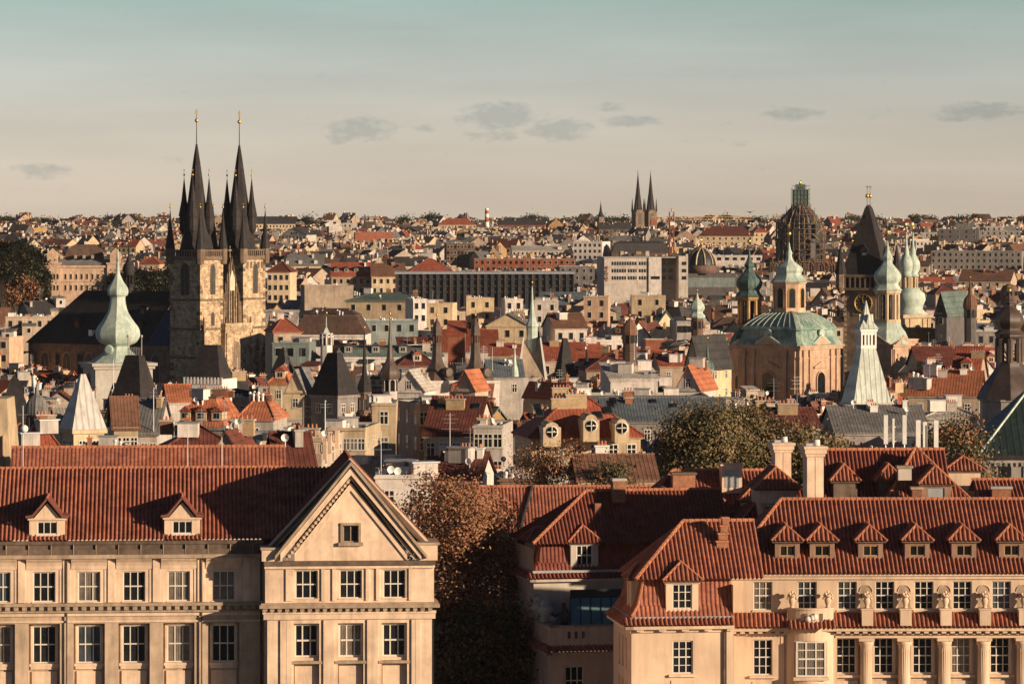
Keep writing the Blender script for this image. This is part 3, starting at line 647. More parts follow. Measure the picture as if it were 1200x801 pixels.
def terrace_house():
    t = thing('terrace_house', 'shaded town house with red mansard roof behind a parapet terrace with dark statue', 'house', (*at(645, 312)[:2], 0), radians(12))
    m = MB('stuccop')
    wall(m, 0, 9, 0, 16.6, [(1.15, 2.6, 13.3, 15.5)], 0, .22); m.box(.9, -.06, 15.55, 2.85, .05, 15.8).box(.85, -.03, 13, 1.12, .05, 15.6).box(2.63, -.03, 13, 2.9, .05, 15.6)
    s = MB('stuccop'); sw = [1.2, 3.6, 6.0, 8.4, 10.8]
    wall(s, -14, 0, 0, 16.6, [(-y-.5, -y+.5, 12.8, 15.4) for y in sw], 0, .25); m.add(s, -pi/2)
    m.box(-.3, -.3, 16.35, 9, .1, 16.6).box(-.3, -.3, 16.35, .1, 14, 16.6)
    # parapet
    wall(m, 0, 9, 17.0, 18.5, [(1.35+.55*i, 1.6+.55*i, 17.6, 18.15) for i in range(3)], 0, .2)
    for i in range(3): m.box(1.36+.55*i, .06, 17.61, 1.59+.55*i, .24, 18.14, 'stoned')
    s = MB('stuccop'); wall(s, -14, 0, 17.0, 18.5, [(-.6-.75*i, -.2-.75*i, 17.35, 18.2) for i in (1, 2, 4, 5, 9, 10, 12, 13)], 0, .1); m.add(s, -pi/2)
    m.poly([(.1, .1, 17.5), (9, .1, 17.5), (9, 14, 17.5), (.1, 14, 17.5)], 'flat')
    s = MB('stuccop'); s.poly([(0, 14, 17), (0, .15, 17), (0, .15, 18.5), (0, 14, 18.5)]); m.add(s, 0, (.2, 0, 0)); m.poly([(.2, .3, 17), (9, .3, 17), (9, .3, 18.5), (.2, .3, 18.5)])
    m.box(-.08, -.08, 18.5, 9, .4, 18.62, 'stone2').box(-.08, -.08, 18.5, .35, 14, 18.62, 'stone2')
    # main block
    wall(m, 0, 12, 17.4, 21.7, [], 6, .2, 'stucco2')
    m.poly([(0, 16, 0), (0, 6, 0), (0, 6, 24), (0, 16, 24)], 'stuccop').box(1.1, 7.1, 21.6, 12, 14.8, 24.2, 'stoned')
    m.box(-.4, 5.5, 21.45, 12, 6.1, 21.65, 'stucco2').box(-.4, 5.5, 21.45, .1, 16, 21.65, 'stucco2')
    part('wall', m, t)
    window(t, 1.88, .16, 13.3, 1.45, 2.2, 3, 2, 'glass')
    for y in sw: window(t, .2, y, 12.8, 1.0, 2.6, 2, 3, 'glass', rz=-pi/2)
    r = MB('tile')
    small_tile(r, -.55, 9, -.55, 0, 16.62, 17.05); tiles(r, [(-.55, 14, 16.62), (-.55, -.55, 16.62), (0, 0, 17.05), (0, 14, 17.05)]); part('tiled_ledge', r, t)
    r = MB('tile2')
    small_tile(r, -.55, 12, 5.4, 6, 21.66, 22.1, 'tile2'); tiles(r, [(-.55, 15, 21.66), (-.55, 5.4, 21.66), (0, 6, 22.1), (0, 15, 22.1)], 'tile2')
    r.box(-.1, 5.85, 22.1, 12, 6.3, 22.3, 'metal').box(-.1, 5.9, 22.1, .3, 15, 22.3, 'metal')
    mansard_side(r, 0, 12, 6, 22.2, 24.3, .8, 'tile2'); mansard_left(r, 0, 6, 15, 22.2, 24.3, .8, 'tile2')
    hiproof(r, -.1, 16, 5.9, 14.5, 24.3, 28.1, 5.1, 0, 'tile2', 'flb', yr=9.6)
    part('roof', r, t)
    frontdormer(t, 4.1, 6.2, 22.3, 24.4, 2.2, 1.3, .3, 1.6, 2.5, 'tile2', 'stucco2', h=1.25, rows=2)
    frontdormer(t, .2, 9.2, 22.3, 24.4, 2.0, 1.0, .3, 1.6, 2.0, 'tile2', 'stucco2', h=1.0, rz=-pi/2)
    c = MB('brick'); c.box(-.5, -.4, 0, .5, .4, 1.7).box(-.58, -.48, 1.7, .58, .48, 1.9, 'concrete'); part('chimney', c, t, (7.4, 8.7, 27.3))
    c = MB('brick'); c.box(-.25, -.25, 0, .25, .25, .9); part('chimney', c, t, (5.6, 8.2, 26.4))
    g = MB('teal')
    g.poly([(2.0, 2.0, 17.6), (8.8, 2.0, 17.6), (8.8, 4.6, 20.3), (2.6, 4.6, 20.3)])
    for i in range(9): x = 2.0+i*.85; g.tube((x, 1.98, 17.63), (2.6+i*.8, 4.58, 20.33), .05, m='darkmetal', n=4)
    for i in range(7): g.box(2.9+i*.85, 4.6, 20.3, 3.6+i*.85, 5.4, 20.75, 'metal')
    g.box(2.6, 4.55, 20.25, 8.8, 4.7, 20.9, 'darkmetal'); part('skylight', g, t)
    # statue at the corner: seated draped figure
    s = thing('statue', 'dark bronze seated figure statue on the corner of the shaded terrace parapet', 'statue', tuple(Vector(t.location)+Matrix.Rotation(radians(12), 3, 'Z') @ Vector((1.35, 1.35, 17.5))), radians(-20))
    J = [(0, .15, .9, .34), (0, .12, 1.4, .30), (0, .08, 1.95, .34), (0, .02, 2.3, .14), (0, -.06, 2.62, .2), (0, -.05, 2.8, .16), (.28, -.4, .95, .25), (.3, -.55, .2, .2), (-.28, -.35, .95, .25), (-.32, -.45, .2, .2), (.42, .0, 1.9, .15), (.55, -.25, 1.45, .12), (.3, -.5, 1.25, .1), (-.42, .02, 1.9, .15), (-.7, -.2, 1.7, .12), (-.85, -.45, 2.0, .09)]
    E = [(0, 1), (1, 2), (2, 3), (3, 4), (4, 5), (0, 6), (6, 7), (0, 8), (8, 9), (2, 10), (10, 11), (11, 12), (2, 13), (13, 14), (14, 15)]
    skin('figure', J, E, 'bronze', s)
    b = MB('bronze'); b.frus((-.75, -.7, .75, .7), 0, (-.55, -.4, .55, .6), 1.0); part('rock_base', b, s)
    # carved stone vases on the side parapet
    v = MB('concrete'); v.lathe([(.22, 0), (.35, .1), (.2, .25), (.5, .7), (.55, .95), (.35, 1.15), (.2, 1.2)], 10); v.ball((0, 0, 1.35), .38, n=6); vm = v.mesh('stone_vase')
    M3 = Matrix.Rotation(radians(12), 3, 'Z')
    for i in range(8):
        o = inst('stone_vase', vm, None, tuple(Vector(t.location)+M3 @ Vector((.22+.5*(i % 2), 3.0+i*1.25, 18.62 if i % 2 == 0 else 17.52))), .3*i, 1.0 if i % 2 == 0 else 1.3)
        tag(o, 'bulbous grey carved stone vase along the left side parapet of the shaded terrace', 'vase', 'vases on the terrace parapet')
terrace_house()
def chim(w, d, h, m='brick', cap='concrete', pots=0):
    c = MB(m); c.box(-w/2, -d/2, 0, w/2, d/2, h).box(-w/2-.12, -d/2-.12, h, w/2+.12, d/2+.12, h+.18, cap)
    for i in range(pots): x = -w/2+.3+(w-.6)*i/max(1, pots-1); c.tube((x, 0, h+.18), (x, 0, h+.6), .14, .1, 6, 'ridge')
    return c
def back_blocks():
    t = thing('courtyard_house', 'shaded red hip roofed house behind the two mansard pavilions with small dormers', 'house', (*at(733, 338)[:2], 0), radians(6))
    m = MB('stucco2'); wall(m, 0, 13, 0, 23.2, [(.9, 2.7, 20.9, 22.6)], 0, .2); m.poly([(0, 12, 0), (0, 0, 0), (0, 0, 23.2), (0, 12, 23.2)]).box(-.2, -.35, 23.0, 13, .1, 23.2, 'metal'); part('wall', m, t)
    window(t, 1.8, .15, 20.9, 1.8, 1.7, 3, 2, 'glass')
    r = MB('tile'); hiproof(r, -.4, 14, -.4, 12, 23.2, 28.3, 5.2, 0, faces='flb', yr=6.2); part('roof', r, t)
    for x in (3.6, 7.4, 10.8):
        d = MB('stuccop'); d.box(-.8, 0, 0, .8, 2.5, 1.5); o = part('dormer', d, t, (x, 1.4, 24.6)); part('roof', hipdormer_roof(0, -.25, 1.5, 2.2, 1.0, 3.2, .9), o); window(o, 0, -.04, .4, 1.0, .85, 2, 1, both=True)
    part('chimney', chim(1.9, 1.1, 1.6, 'brick', 'stoned', 0), t, (5.4, 4.0, 26.6))
    c = MB('stucco'); c.box(-.85, -.8, 0, .85, .8, 2.3).box(-.6, -.83, .5, .6, -.79, 2.0, 'metal').box(-1, -.95, 2.3, 1, .95, 2.45); part('vent_housing', c, t, (9.5, 4.6, 26.6))
    # cluster around the two big chimneys
    t = thing('stair_tower_house', 'small dark roofed house with two huge plastered chimney stacks', 'house', (*at(866, 318)[:2], 0), radians(5))
    m = MB('stucco2'); wall(m, -1.0, 9, 0, 24.6, [], 0, .2); m.poly([(-1, 10, 0), (-1, 0, 0), (-1, 0, 24.6), (-1, 10, 24.6)]).box(-1.2, -.25, 24.3, 9, .1, 24.62, 'stoned'); part('wall', m, t)
    r = MB('tile2'); hiproof(r, -1.3, 9, -.3, 10, 24.6, 28.2, 4.4, 0, 'tile2', 'flb'); part('roof', r, t)
    d = MB('stuccop'); d.box(-1.4, 0, 0, 1.6, 4, 2.2); o = part('dormer', d, t, (3.2, 1.6, 26.3)); part('roof', hipdormer_roof(.1, -.3, 2.2, 3.8, 1.6, 4.6, 1.2), o)
    part('chimney', chim(1.3, 1.0, 2.1, 'brick', 'stone2'), t, (2.55, -.2, 25.2))
    for (u0, u1, v0, Y) in ((938, 968, 522, 303), (901, 930, 518, 325)):
        w = (u1-u0)*Y/4800*.66; zt = zat(v0, Y); c = MB('stone')
        c.box(-w/2, -w*.55, 18, w/2, w*.55, zt-.75).box(-w/2-.1, -w*.55-.1, zt-.75, w/2+.1, w*.55+.1, zt-.55).box(-w/2-.2, -w*.55-.2, zt-.55, w/2+.2, w*.55+.2, zt-.2).box(-w/2-.28, -w*.55-.28, zt-.2, w/2+.28, w*.55+.28, zt)
        c.tube((.25, 0, zt), (.25, 0, zt+.45), .28, .25, 10, 'white').box(-.6, -.3, zt, -.1, .2, zt+.2, 'metal').box(-.02, -w*.55-.02, 20, .02, -w*.55, zt-.8, 'stone2')
        o = part('chimney_stack', c, None, (((u0+u1)/2-600)/4800*Y, Y, 0), radians(9))
        tag(o, 'massive pale plastered chimney stack, the taller and nearer of the two' if Y < 310 else 'massive pale plastered chimney stack, the shorter one standing behind', 'chimney')
    # big hip roof at right
    t = thing('hip_roof_house', 'red tiled hip roofed house behind the dormer row with grey shuttered dormer', 'house', (*at(1030, 305.5)[:2], 0), radians(3))
    m = MB('stuccop'); m.box(0, 0, 0, 8.6, 9, 25.8); part('wall', m, t)
    r = MB('tile'); za = 32.2
    tiles(r, [(-.6, -.4, 26.6), (9, -.4, 26.6), (3.6, 5.5, za)]); tiles(r, [(-.6, 11, 26.6), (-.6, -.4, 26.6), (3.6, 5.5, za)], 'tile2'); tiles(r, [(9, -.4, 26.6), (9, 11, 26.6), (3.6, 5.5, za)])  # left and back slopes: shade put into the darker tile colour
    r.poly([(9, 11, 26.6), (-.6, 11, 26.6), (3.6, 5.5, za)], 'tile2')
    for p in ((-.6, -.4, 26.65), (9, -.4, 26.65)): ridge(r, p, (3.6, 5.5, za+.05))
    part('roof', r, t)
    d = MB('dormer'); wall(d, -1.1, 1.1, 0, 1.7, [(-.62, .62, .2, 1.45)], 0, .12); d.poly([(-1.1, 3, 0), (-1.1, 0, 0), (-1.1, 0, 1.7), (-1.1, 3, 1.7)]).poly([(1.1, 0, 0), (1.1, 3, 0), (1.1, 3, 1.7), (1.1, 0, 1.7)]).box(-.62, .08, .2, .62, .11, 1.45, 'metal')
    o = part('dormer', d, t, (4.5, 1.2, 28.0)); part('roof', hipdormer_roof(0, -.25, 1.7, 2.75, 1.3, 3.6, .9), o)
    part('chimney', chim(.7, .7, 1.8, 'brick', 'stone2'), t, (2.9, .6, 27.6)); part('chimney', chim(1.0, .7, .9, 'stucco2', 'stone2'), t, (2.2, 2.0, 30.0))
    t = thing('ridge_house', 'shaded long tiled roof between the chimney stacks and the hip roof, two small dormers', 'house', (*at(965, 308)[:2], 0), radians(4))
    m = MB('stucco2'); m.box(0, 0, 0, 9, 9, 25.4); part('wall', m, t)
    r = MB('tile2'); hiproof(r, -.5, 10, -.5, 9.5, 26.8, 31.9, 0, 0, 'tile2', 'fb'); part('roof', r, t)
    for x in (1.8, 5.2):
        d = MB('stoned'); d.box(-.9, 0, 0, .9, 3, 1.6); o = part('dormer', d, t, (x, .9, 28.2)); part('roof', hipdormer_roof(0, -.25, 1.6, 2.4, 1.2, 3.4, .9), o)
    t = thing('far_wing', 'low red tiled wing at the right edge with a wide brick chimney', 'house', (*at(1152, 322)[:2], 0), radians(2))
    m = MB('stucco2'); m.box(0, 0, 0, 14, 9, 26.5); part('wall', m, t)
    r = MB('tile'); hiproof(r, -.3, 14, -.4, 8.5, 26.6, 28.75, 0, 0, faces='fb'); part('roof', r, t)
    part('chimney', chim(1.5, .8, 1.5, 'brick', 'concrete'), t, (1.6, 1.2, 26.8))
    d = MB('stucco'); d.box(-1.3, 0, 0, 1.3, 3, 2.0); o = part('dormer', d, t, (-.6, 6, 27.4)); part('roof', hipdormer_roof(0, -.25, 2.0, 3.4, 1.1, 4, .9), o)
    # low grey house behind the autumn tree
    t = thing('grey_house', 'grey plastered house with orange tiled roof and flat skylights behind the russet tree', 'house', (*at(560, 360)[:2], 0), radians(3))
    m = MB('w_pale'); wall(m, 0, 14, 0, 22, [(3.1, 4.3, 17.5, 19.9)], 0, .2, 'w_grey'); m.box(-.2, -.25, 21.3, 14, .1, 22.0, 'w_grey'); part('wall', m, t)
    window(t, 3.7, .15, 17.5, 1.2, 2.4, 2, 2, 'glass')
    r = MB('tile'); hiproof(r, -.2, 16, .4, 11, 22.1, 25.6, 0, 0, faces='fb', amp=.06); part('roof', r, t)
    for x in (2.9, 6.0):
        q = MB('darkmetal'); q.box(-.55, -.1, 0, .55, .9, .3); part('skylight', q, t, (x, 1.4, 22.9))
    q = MB('darkmetal'); q.tube((3.8, .5, 22.4), (5.1, 5.5, 25.7), .13); part('roof_valley', q, t)
    # rear wing behind the left palace, sunlit long roof
    t = thing('rear_wing', 'long brick red roofed wing behind the palace ridge with rows of low chimneys', 'house', (*at(15, 322)[:2], 0), radians(4.5))
    m = MB('stone'); m.box(0, 0, 0, 21, 9, 28); part('wall', m, t)
    r = MB('r_orange'); hiproof(r, -.3, 21.5, 0, 9, 28.2, 31.35, 0, 0, 'tile', 'fb', amp=.04); part('roof', r, t)
    for u, w in ((33, 1.3), (125, 2.1), (203, .9), (258, 1.6), (308, .6)):
        c = MB('brickp'); c.box(-w/2, -.3, 0, w/2, .3, 1.0).box(-w/2-.1, -.4, 1.0, w/2+.1, .4, 1.12, 'white').box(-w/2-.12, -.4, -.3, w/2+.12, .4, .12, 'white')
        for i in range(int(w/.42)): c.box(-w/2+.1+i*.42, -.32, .25, -w/2+.28+i*.42, .32, .85, 'stoned')
        part('chimney', c, t, ((u-15)*.067, .7, 28.7))
    c = MB('metal')
    for i in range(26): c.tube((1.2+.75*i, 1.2, 29.0), (1.2+.75*i, 1.2, 29.8), .018, n=4)
    c.tube((1, 1.2, 29.8), (20, 1.2, 29.8), .015, n=4); part('roof_railing', c, t)
    for u, v0, h in ((27, 475, 5), (220, 507, 3.0), (260, 512, 2.8)):
        c = MB('metal'); c.tube((0, 0, 0), (0, 0, h+2), .045, .03, 5)
        if u == 27: c.ball((.1, -.1, h+.2), .32, 'white', 6); c.tube((-.4, 0, h+1.3), (.4, 0, h+1.3), .02, n=4)
        p = pt(u, v0, 318); o = part('antenna_mast', c, None, (p.x, p.y, p.z-h-2)); tag(o, {27: 'thin metal mast with a white ball dish above the brick red roof', 220: 'plain thin metal mast above the palace ridge, the left of two', 260: 'plain thin metal mast above the palace ridge, the right of two'}[u], 'mast')
back_blocks()
# ---------------------------------------------------------------- trees
def tree(name, label, u, Y, blobs, mats_, n, leaf, seed, group=None, trunk=.4, cat='tree', ground=0.0):
    """blobs: (du px, v centre, half width px, half height px) seen from the camera, depth like the width"""
    rr = random.Random(seed); s = Y/FP; x0 = (u-600)*s
    t = thing(name, label, cat, (x0, Y, ground), 0, group)
    B = [Vector((du*s, rr.uniform(-.3, .3)*hw*s, zat(v, Y)-ground)) for du, v, hw, hh in blobs]; S = [(hw*s, hh*s) for du, v, hw, hh in blobs]
    vol = [a*a*b for a, b in S]; tot = sum(vol); cl = []
    for c, (a, b), w_ in zip(B, S, vol):
        k = max(2, int(n*w_/tot/6))
        for _ in range(k):
            d = Vector((rr.gauss(0, 1), rr.gauss(0, 1), rr.gauss(0, 1))).normalized(); q = rr.uniform(.45, 1.0)**.6*rr.uniform(.86, 1.08)
            bough = c+Vector((d.x*a*q, d.y*a*q, d.z*b*q)); sg = min(leaf*4.2, a*.35)
            for _ in range(6): cl.append((bough+Vector((rr.gauss(0, sg), rr.gauss(0, sg), rr.gauss(0, sg*.6))), d))
    mb = MB(mats_[0]); vs = []; fs = {m: [] for m in mats_}
    for c, d in cl:
        r = rr.uniform(.5, 1.25)*leaf*(3.2 if Y < 900 else 1.6); m = rr.choices(mats_, [.45, .3, .25][:len(mats_)])[0]
        for _ in range(rr.randint(34, 52)):
            p = c+Vector((rr.gauss(0, r), rr.gauss(0, r), rr.gauss(0, r*.7)))
            nn = (d*1.9+Vector((rr.gauss(0, 1), rr.gauss(0, 1), rr.gauss(0, 1)+.3))).normalized(); a = nn.orthogonal().normalized(); b = nn.cross(a)
            g = rr.uniform(0, 6.28); e = a*cos(g)+b*sin(g); f = nn.cross(e); l_ = leaf*rr.uniform(.6, 1.25); i = len(vs)
            vs += [tuple(p-e*l_*.6), tuple(p+f*l_*.34), tuple(p+e*l_*.6), tuple(p-f*l_*.34)]
            (fs[m] if rr.random() < .8 else fs[rr.choice(mats_)]).append((i, i+1, i+2, i+3))
    mb.v = vs
    for m in mats_:
        k = mb._m(m); mb.f += fs[m]; mb.mi += [k]*len(fs[m]); mb.sm += [False]*len(fs[m])
    tr = MB('bark'); top = max(B, key=lambda q: q.z); mid = Vector((B[0].x*.4, 0, top.z*.35)); tr.tube((0, 0, -.5), mid, trunk, trunk*.75, 8).tube(mid, (B[0].x*.7, 0, top.z*.7), trunk*.75, trunk*.4, 7)
    for c, d in rr.sample(cl, min(len(cl), 46)):
        q = mid.lerp(Vector((B[0].x*.7, 0, top.z*.7)), rr.random()); h = q.lerp(c, .55)+Vector((0, 0, .06*(c-q).length)); tr.tube(q, h, trunk*.26, trunk*.13, 5).tube(h, c, trunk*.13, .03, 4)
    if cat == 'woods': tag(part('foliage', mb, t), None, None); return t
    part('trunk', tr, t); part('crown', mb, t); return t
AUT = ['leafo', 'leafo2', 'leafo3']; GRN = ['leafg', 'leafg3', 'leafg2']; DRK = ['leafg2', 'leafg', 'leafo2']
def trees():
    tree('autumn_tree', 'big russet autumn tree between the gabled palace and the mansard houses', 535, 325,
         [(-5, 610, 55, 46), (-35, 625, 42, 36), (30, 640, 42, 45), (40, 690, 42, 42), (-5, 690, 60, 55), (-20, 585, 30, 24), (15, 760, 70, 60), (-30, 740, 40, 60), (55, 730, 28, 40), (10, 840, 80, 70), (52, 665, 32, 42), (58, 700, 24, 30)], AUT, 2200, .235, 1, trunk=.55)
    tree('dark_tree', 'dark olive tree in shade below the russet autumn tree', 548, 318, [(0, 735, 48, 45), (25, 770, 45, 60), (-15, 790, 45, 60), (10, 860, 60, 60)], DRK, 500, .30, 2)
    tree('broad_tree', 'broad olive brown tree in front of the domed baroque church, left half', 822, 425, [(0, 520, 42, 36), (-22, 535, 28, 30), (8, 497, 28, 22), (5, 560, 50, 40), (0, 620, 50, 50)], GRN, 1300, .28, 3, trunk=.5)
    tree('broad_tree', 'broad olive brown tree in front of the domed baroque church, touching the chimney stacks', 880, 432, [(0, 515, 30, 32), (-15, 500, 24, 22), (10, 535, 30, 30), (-5, 590, 48, 50)], GRN, 950, .28, 4, trunk=.5)
    tree('courtyard_tree', 'small olive tree behind the two big plastered chimney stacks', 958, 430, [(-15, 522, 24, 15), (12, 524, 24, 13), (0, 545, 38, 22), (0, 600, 30, 50)], GRN, 420, .31, 5)
    tree('courtyard_tree', 'dark tree between the white antennas and the brown baroque tower', 1122, 440, [(0, 520, 24, 24), (-14, 515, 16, 20), (10, 505, 16, 15), (0, 560, 34, 30), (0, 610, 28, 50)], DRK, 460, .31, 6)
    tree('twiggy_tree', 'thin half bare brown tree in front of the red roofed villa', 645, 405, [(-18, 540, 22, 16), (12, 535, 22, 18), (0, 555, 34, 16)], AUT[1:]+['leafo'], 130, .22, 7, trunk=.25)
    tree('twiggy_tree', 'tiny brown tree beside the low orange roof right of the villa', 714, 400, [(0, 556, 15, 14), (10, 566, 18, 12)], DRK, 90, .24, 8, trunk=.2)
    tree('park_tree', 'rust coloured tree in the dark park far left', 26, 1290, [(0, 335, 10, 9), (6, 342, 9, 7), (-8, 344, 8, 7)], ['leafo2', 'leafd'], 170, .7, 9, trunk=.6, ground=terr(1290))
    rr = random.Random(77)
    lab = ['dark park tree at the left edge', 'dark park tree above the rust coloured tree', 'dark park tree beside the pink domed museum', 'dark park tree right of the pink museum', 'dark park tree between the museum and the church towers', 'low dark park tree left of the rust coloured tree', 'tallest dark park tree behind the rust coloured tree', 'small dark park tree below the pink museum corner']
    for i, (u, v, hw, hh) in enumerate([(4, 312, 10, 12), (30, 310, 10, 12), (45, 322, 6, 12), (152, 331, 8, 8), (180, 330, 9, 9), (8, 335, 8, 9), (18, 302, 10, 10), (46, 345, 6, 8)]):
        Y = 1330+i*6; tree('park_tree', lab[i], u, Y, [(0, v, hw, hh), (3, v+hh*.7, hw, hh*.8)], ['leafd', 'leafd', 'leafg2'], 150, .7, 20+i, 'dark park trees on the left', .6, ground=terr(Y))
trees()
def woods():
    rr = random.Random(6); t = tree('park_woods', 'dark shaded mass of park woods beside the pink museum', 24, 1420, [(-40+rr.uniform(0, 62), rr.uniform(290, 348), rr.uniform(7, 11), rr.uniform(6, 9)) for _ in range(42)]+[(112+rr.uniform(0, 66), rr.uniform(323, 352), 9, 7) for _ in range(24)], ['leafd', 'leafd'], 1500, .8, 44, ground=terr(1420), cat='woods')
    t['kind'] = 'stuff'
    bl = []
    for c_, w_, n_ in ((20, 90, 14), (150, 60, 8), (345, 50, 8), (480, 60, 9), (640, 90, 12), (720, 40, 8), (870, 50, 7), (1000, 60, 8), (1110, 80, 14), (1185, 40, 7), (250, 40, 5)): bl += [(c_-600+rr.uniform(-w_/2, w_/2), rr.uniform(257.5, 264), rr.uniform(4, 9), rr.uniform(1.2, 2.4)) for _ in range(n_)]
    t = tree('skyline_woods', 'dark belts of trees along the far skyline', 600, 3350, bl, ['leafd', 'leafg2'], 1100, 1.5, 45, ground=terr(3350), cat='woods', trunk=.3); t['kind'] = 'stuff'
woods()
# ---------------------------------------------------------------- small rooftop things, shared meshes
def shared():
    g = {}
    for k, (w_, d_, h_, m_, cap, p) in dict(brick=(1.5, .7, 1.5, 'brick', 'concrete', 3), pale=(1.7, .8, 1.5, 'w_pale', 'concrete', 4), white=(1.3, .7, 1.3, 'white', 'white', 3), slim=(.7, .7, 1.9, 'brick', 'ridge', 1), wide=(2.6, .8, 1.6, 'brickp', 'concrete', 5)).items(): g['c_'+k] = chim(w_, d_, h_, m_, cap, p).mesh('chimney')
    d = MB('white'); d.tube((0, 0, 0), (0, 0, .9), .05, n=5); d.lathe([(.02, 0), (.3, .06), (.5, .2)], 12, m='white')
    q = MB('white'); q.tube((0, 0, 0), (0, 0, .9), .05, n=5); vs = []
    for j, r in enumerate((.02, .2, .34)):
        for k in range(10): a = 2*pi*k/10; vs.append((r*cos(a)+.0, -.1-.12*j, .95+r*sin(a)))
    q.faces(vs, [(j*10+k, j*10+(k+1) % 10, j*10+10+(k+1) % 10, j*10+10+k) for j in range(2) for k in range(10)], 'white', True); g['dish'] = q.mesh('satellite_dish')
    q = MB('metal'); q.tube((0, 0, 0), (0, 0, 4.2), .035, .025, 5)
    for z, w_ in ((4.0, .5), (3.6, .8), (3.2, .6), (2.6, .9)): q.tube((-w_, 0, z), (w_, 0, z), .016, n=4)
    g['mast'] = q.mesh('antenna_mast')
    q = MB('white'); [q.tube((x, y, 0), (x, y, h), .16, n=6).ball((x, y, h), .24, n=5) for x, y, h in ((0, 0, .9), (.7, .1, .6), (-.6, .2, 1.1))]; g['vents'] = q.mesh('vent_pipes')
    q = MB('w_white'); q.box(-1.1, -.8, 0, 1.1, .8, 1.5).box(-1.25, -.95, 1.5, 1.25, .95, 1.62, 'metal'); g['box'] = q.mesh('roof_housing')
    q = MB('metal'); q.box(-.6, -.4, 0, .6, .4, .7).box(.1, -.42, .1, .5, -.4, .55, 'darkmetal'); g['unit'] = q.mesh('air_unit')
    q = MB('darkmetal'); q.box(-.45, -.6, 0, .45, .6, .16).box(-.36, -.5, .16, .36, .5, .2, 'glass'); g['sky'] = q.mesh('skylight')
    for k, (wm, rm) in dict(red=('w_cream', 'r_red'), dark=('w_grey', 'r_dark'), brown=('w_beige', 'r_brown'), white=('w_white', 'r_grey')).items():
        q = MB(wm); q.box(-.8, 0, 0, .8, 2.4, 1.35); q.pris([(-1.0, 1.3), (1.0, 1.3), (0, 2.15)], -.2, 3.2, rm); q.box(-.5, -.03, .25, .5, .02, 1.2, 'frame').box(-.42, -.05, .33, -.04, -.02, 1.12, 'glass').box(.04, -.05, .33, .42, -.02, 1.12, 'glass'); g['d_'+k] = q.mesh('dormer')
    for k, (w_, h_) in dict(a=(1.15, 1.75), b=(.95, 1.5), c=(2.2, 1.5)).items():
        for gl in ('glass', 'curtain'):
            q = MB('frame'); b = .11; n = 3 if k == 'c' else 2
            q.box(-w_/2-.12, -.07, -.12, w_/2+.12, 0, 0, 'concrete')
            q.box(-w_/2, -.05, 0, -w_/2+b, 0, h_).box(w_/2-b, -.05, 0, w_/2, 0, h_).box(-w_/2+b, -.05, 0, w_/2-b, 0, b).box(-w_/2+b, -.05, h_-b, w_/2-b, 0, h_)
            for i in range(1, n): x = -w_/2+w_*i/n; q.box(x-.05, -.045, b, x+.05, 0, h_-b)
            q.box(-w_/2+b, -.04, h_*.64-.05, w_/2-b, 0, h_*.64+.05); q.poly([(-w_/2+.05, -.025, .05), (w_/2-.05, -.025, .05), (w_/2-.05, -.025, h_-.05), (-w_/2+.05, -.025, h_-.05)], gl)
            g['w_'+k+gl[0]] = q.mesh('window')
    return g
G = shared()
# what stands where on the picture, used to keep filler houses from covering or being covered
GRID = [[0]*300 for _ in range(200)]
def cover(u0, u1, v0, v1, test=False):
    a, b, c, d = int(max(0, u0/4)), int(min(299, u1/4)), int(max(0, v0/4)), int(min(199, v1/4)); n = 0
    for j in range(c, d+1):
        row = GRID[j]
        for i in range(a, b+1):
            if not row[i]: n += 1
            if not test: row[i] = 1
    return n
KEEP = []     # (u0,u1,Y,vb): nothing nearer may rise above vb over this span
FOOT = []     # (x,Y,r)
WORDC = dict(cream='cream', beige='beige', white='white', pale='pale grey', yellow='yellow', pink='pink', grey='grey', ochre='ochre', peach='peach', dgrey='dark grey', brown='brown', tealw='teal', redb='brick red')
WORDR = dict(red='red', orange='orange', dred='dark red', brown='brown', grey='grey', dark='black', green='green copper', blue='blue grey', pale='pale metal', rust='rusty')
WORDS = dict(g='gable roof', c='front gable roof', h='hip roof', f='flat roof', m='mansard roof', s='lean-to roof')
AUTO = []
LM = [(222, 300, 'the twin spired Gothic church'), (138, 360, 'the green onion tower'), (97, 470, 'the pale pyramid roof'), (245, 450, 'the white parapet house'), (512, 415, 'the brown baroque domes'), (455, 420, 'the needle spires'), (623, 400, 'the green spired turret'), (661, 420, 'the black pyramid tower'), (675, 490, 'the red roofed villa'), (930, 380, 'the domed baroque church'), (1015, 420, 'the white pyramid tower'), (1018, 300, 'the clock tower'), (1068, 350, 'the double bulb church'), (938, 270, 'the scaffolded dome'), (755, 240, 'the distant twin spires'), (787, 290, 'the red crane'), (745, 318, 'the strip window office'), (570, 330, 'the long black office'), (97, 310, 'the pink museum'), (1180, 420, 'the brown baroque tower'), (840, 520, 'the broad olive tree'), (1140, 305, 'the long shaded palace'), (822, 305, 'the ribbed glass dome'), (390, 378, 'the brown mansard block'), (450, 500, 'the beige courtyard block'), (1130, 425, 'the big sloping red roof'), (570, 250, 'the striped chimney'), (830, 415, 'the yellow gable house'), (410, 440, 'the steep black roof'), (545, 610, 'the russet tree')]
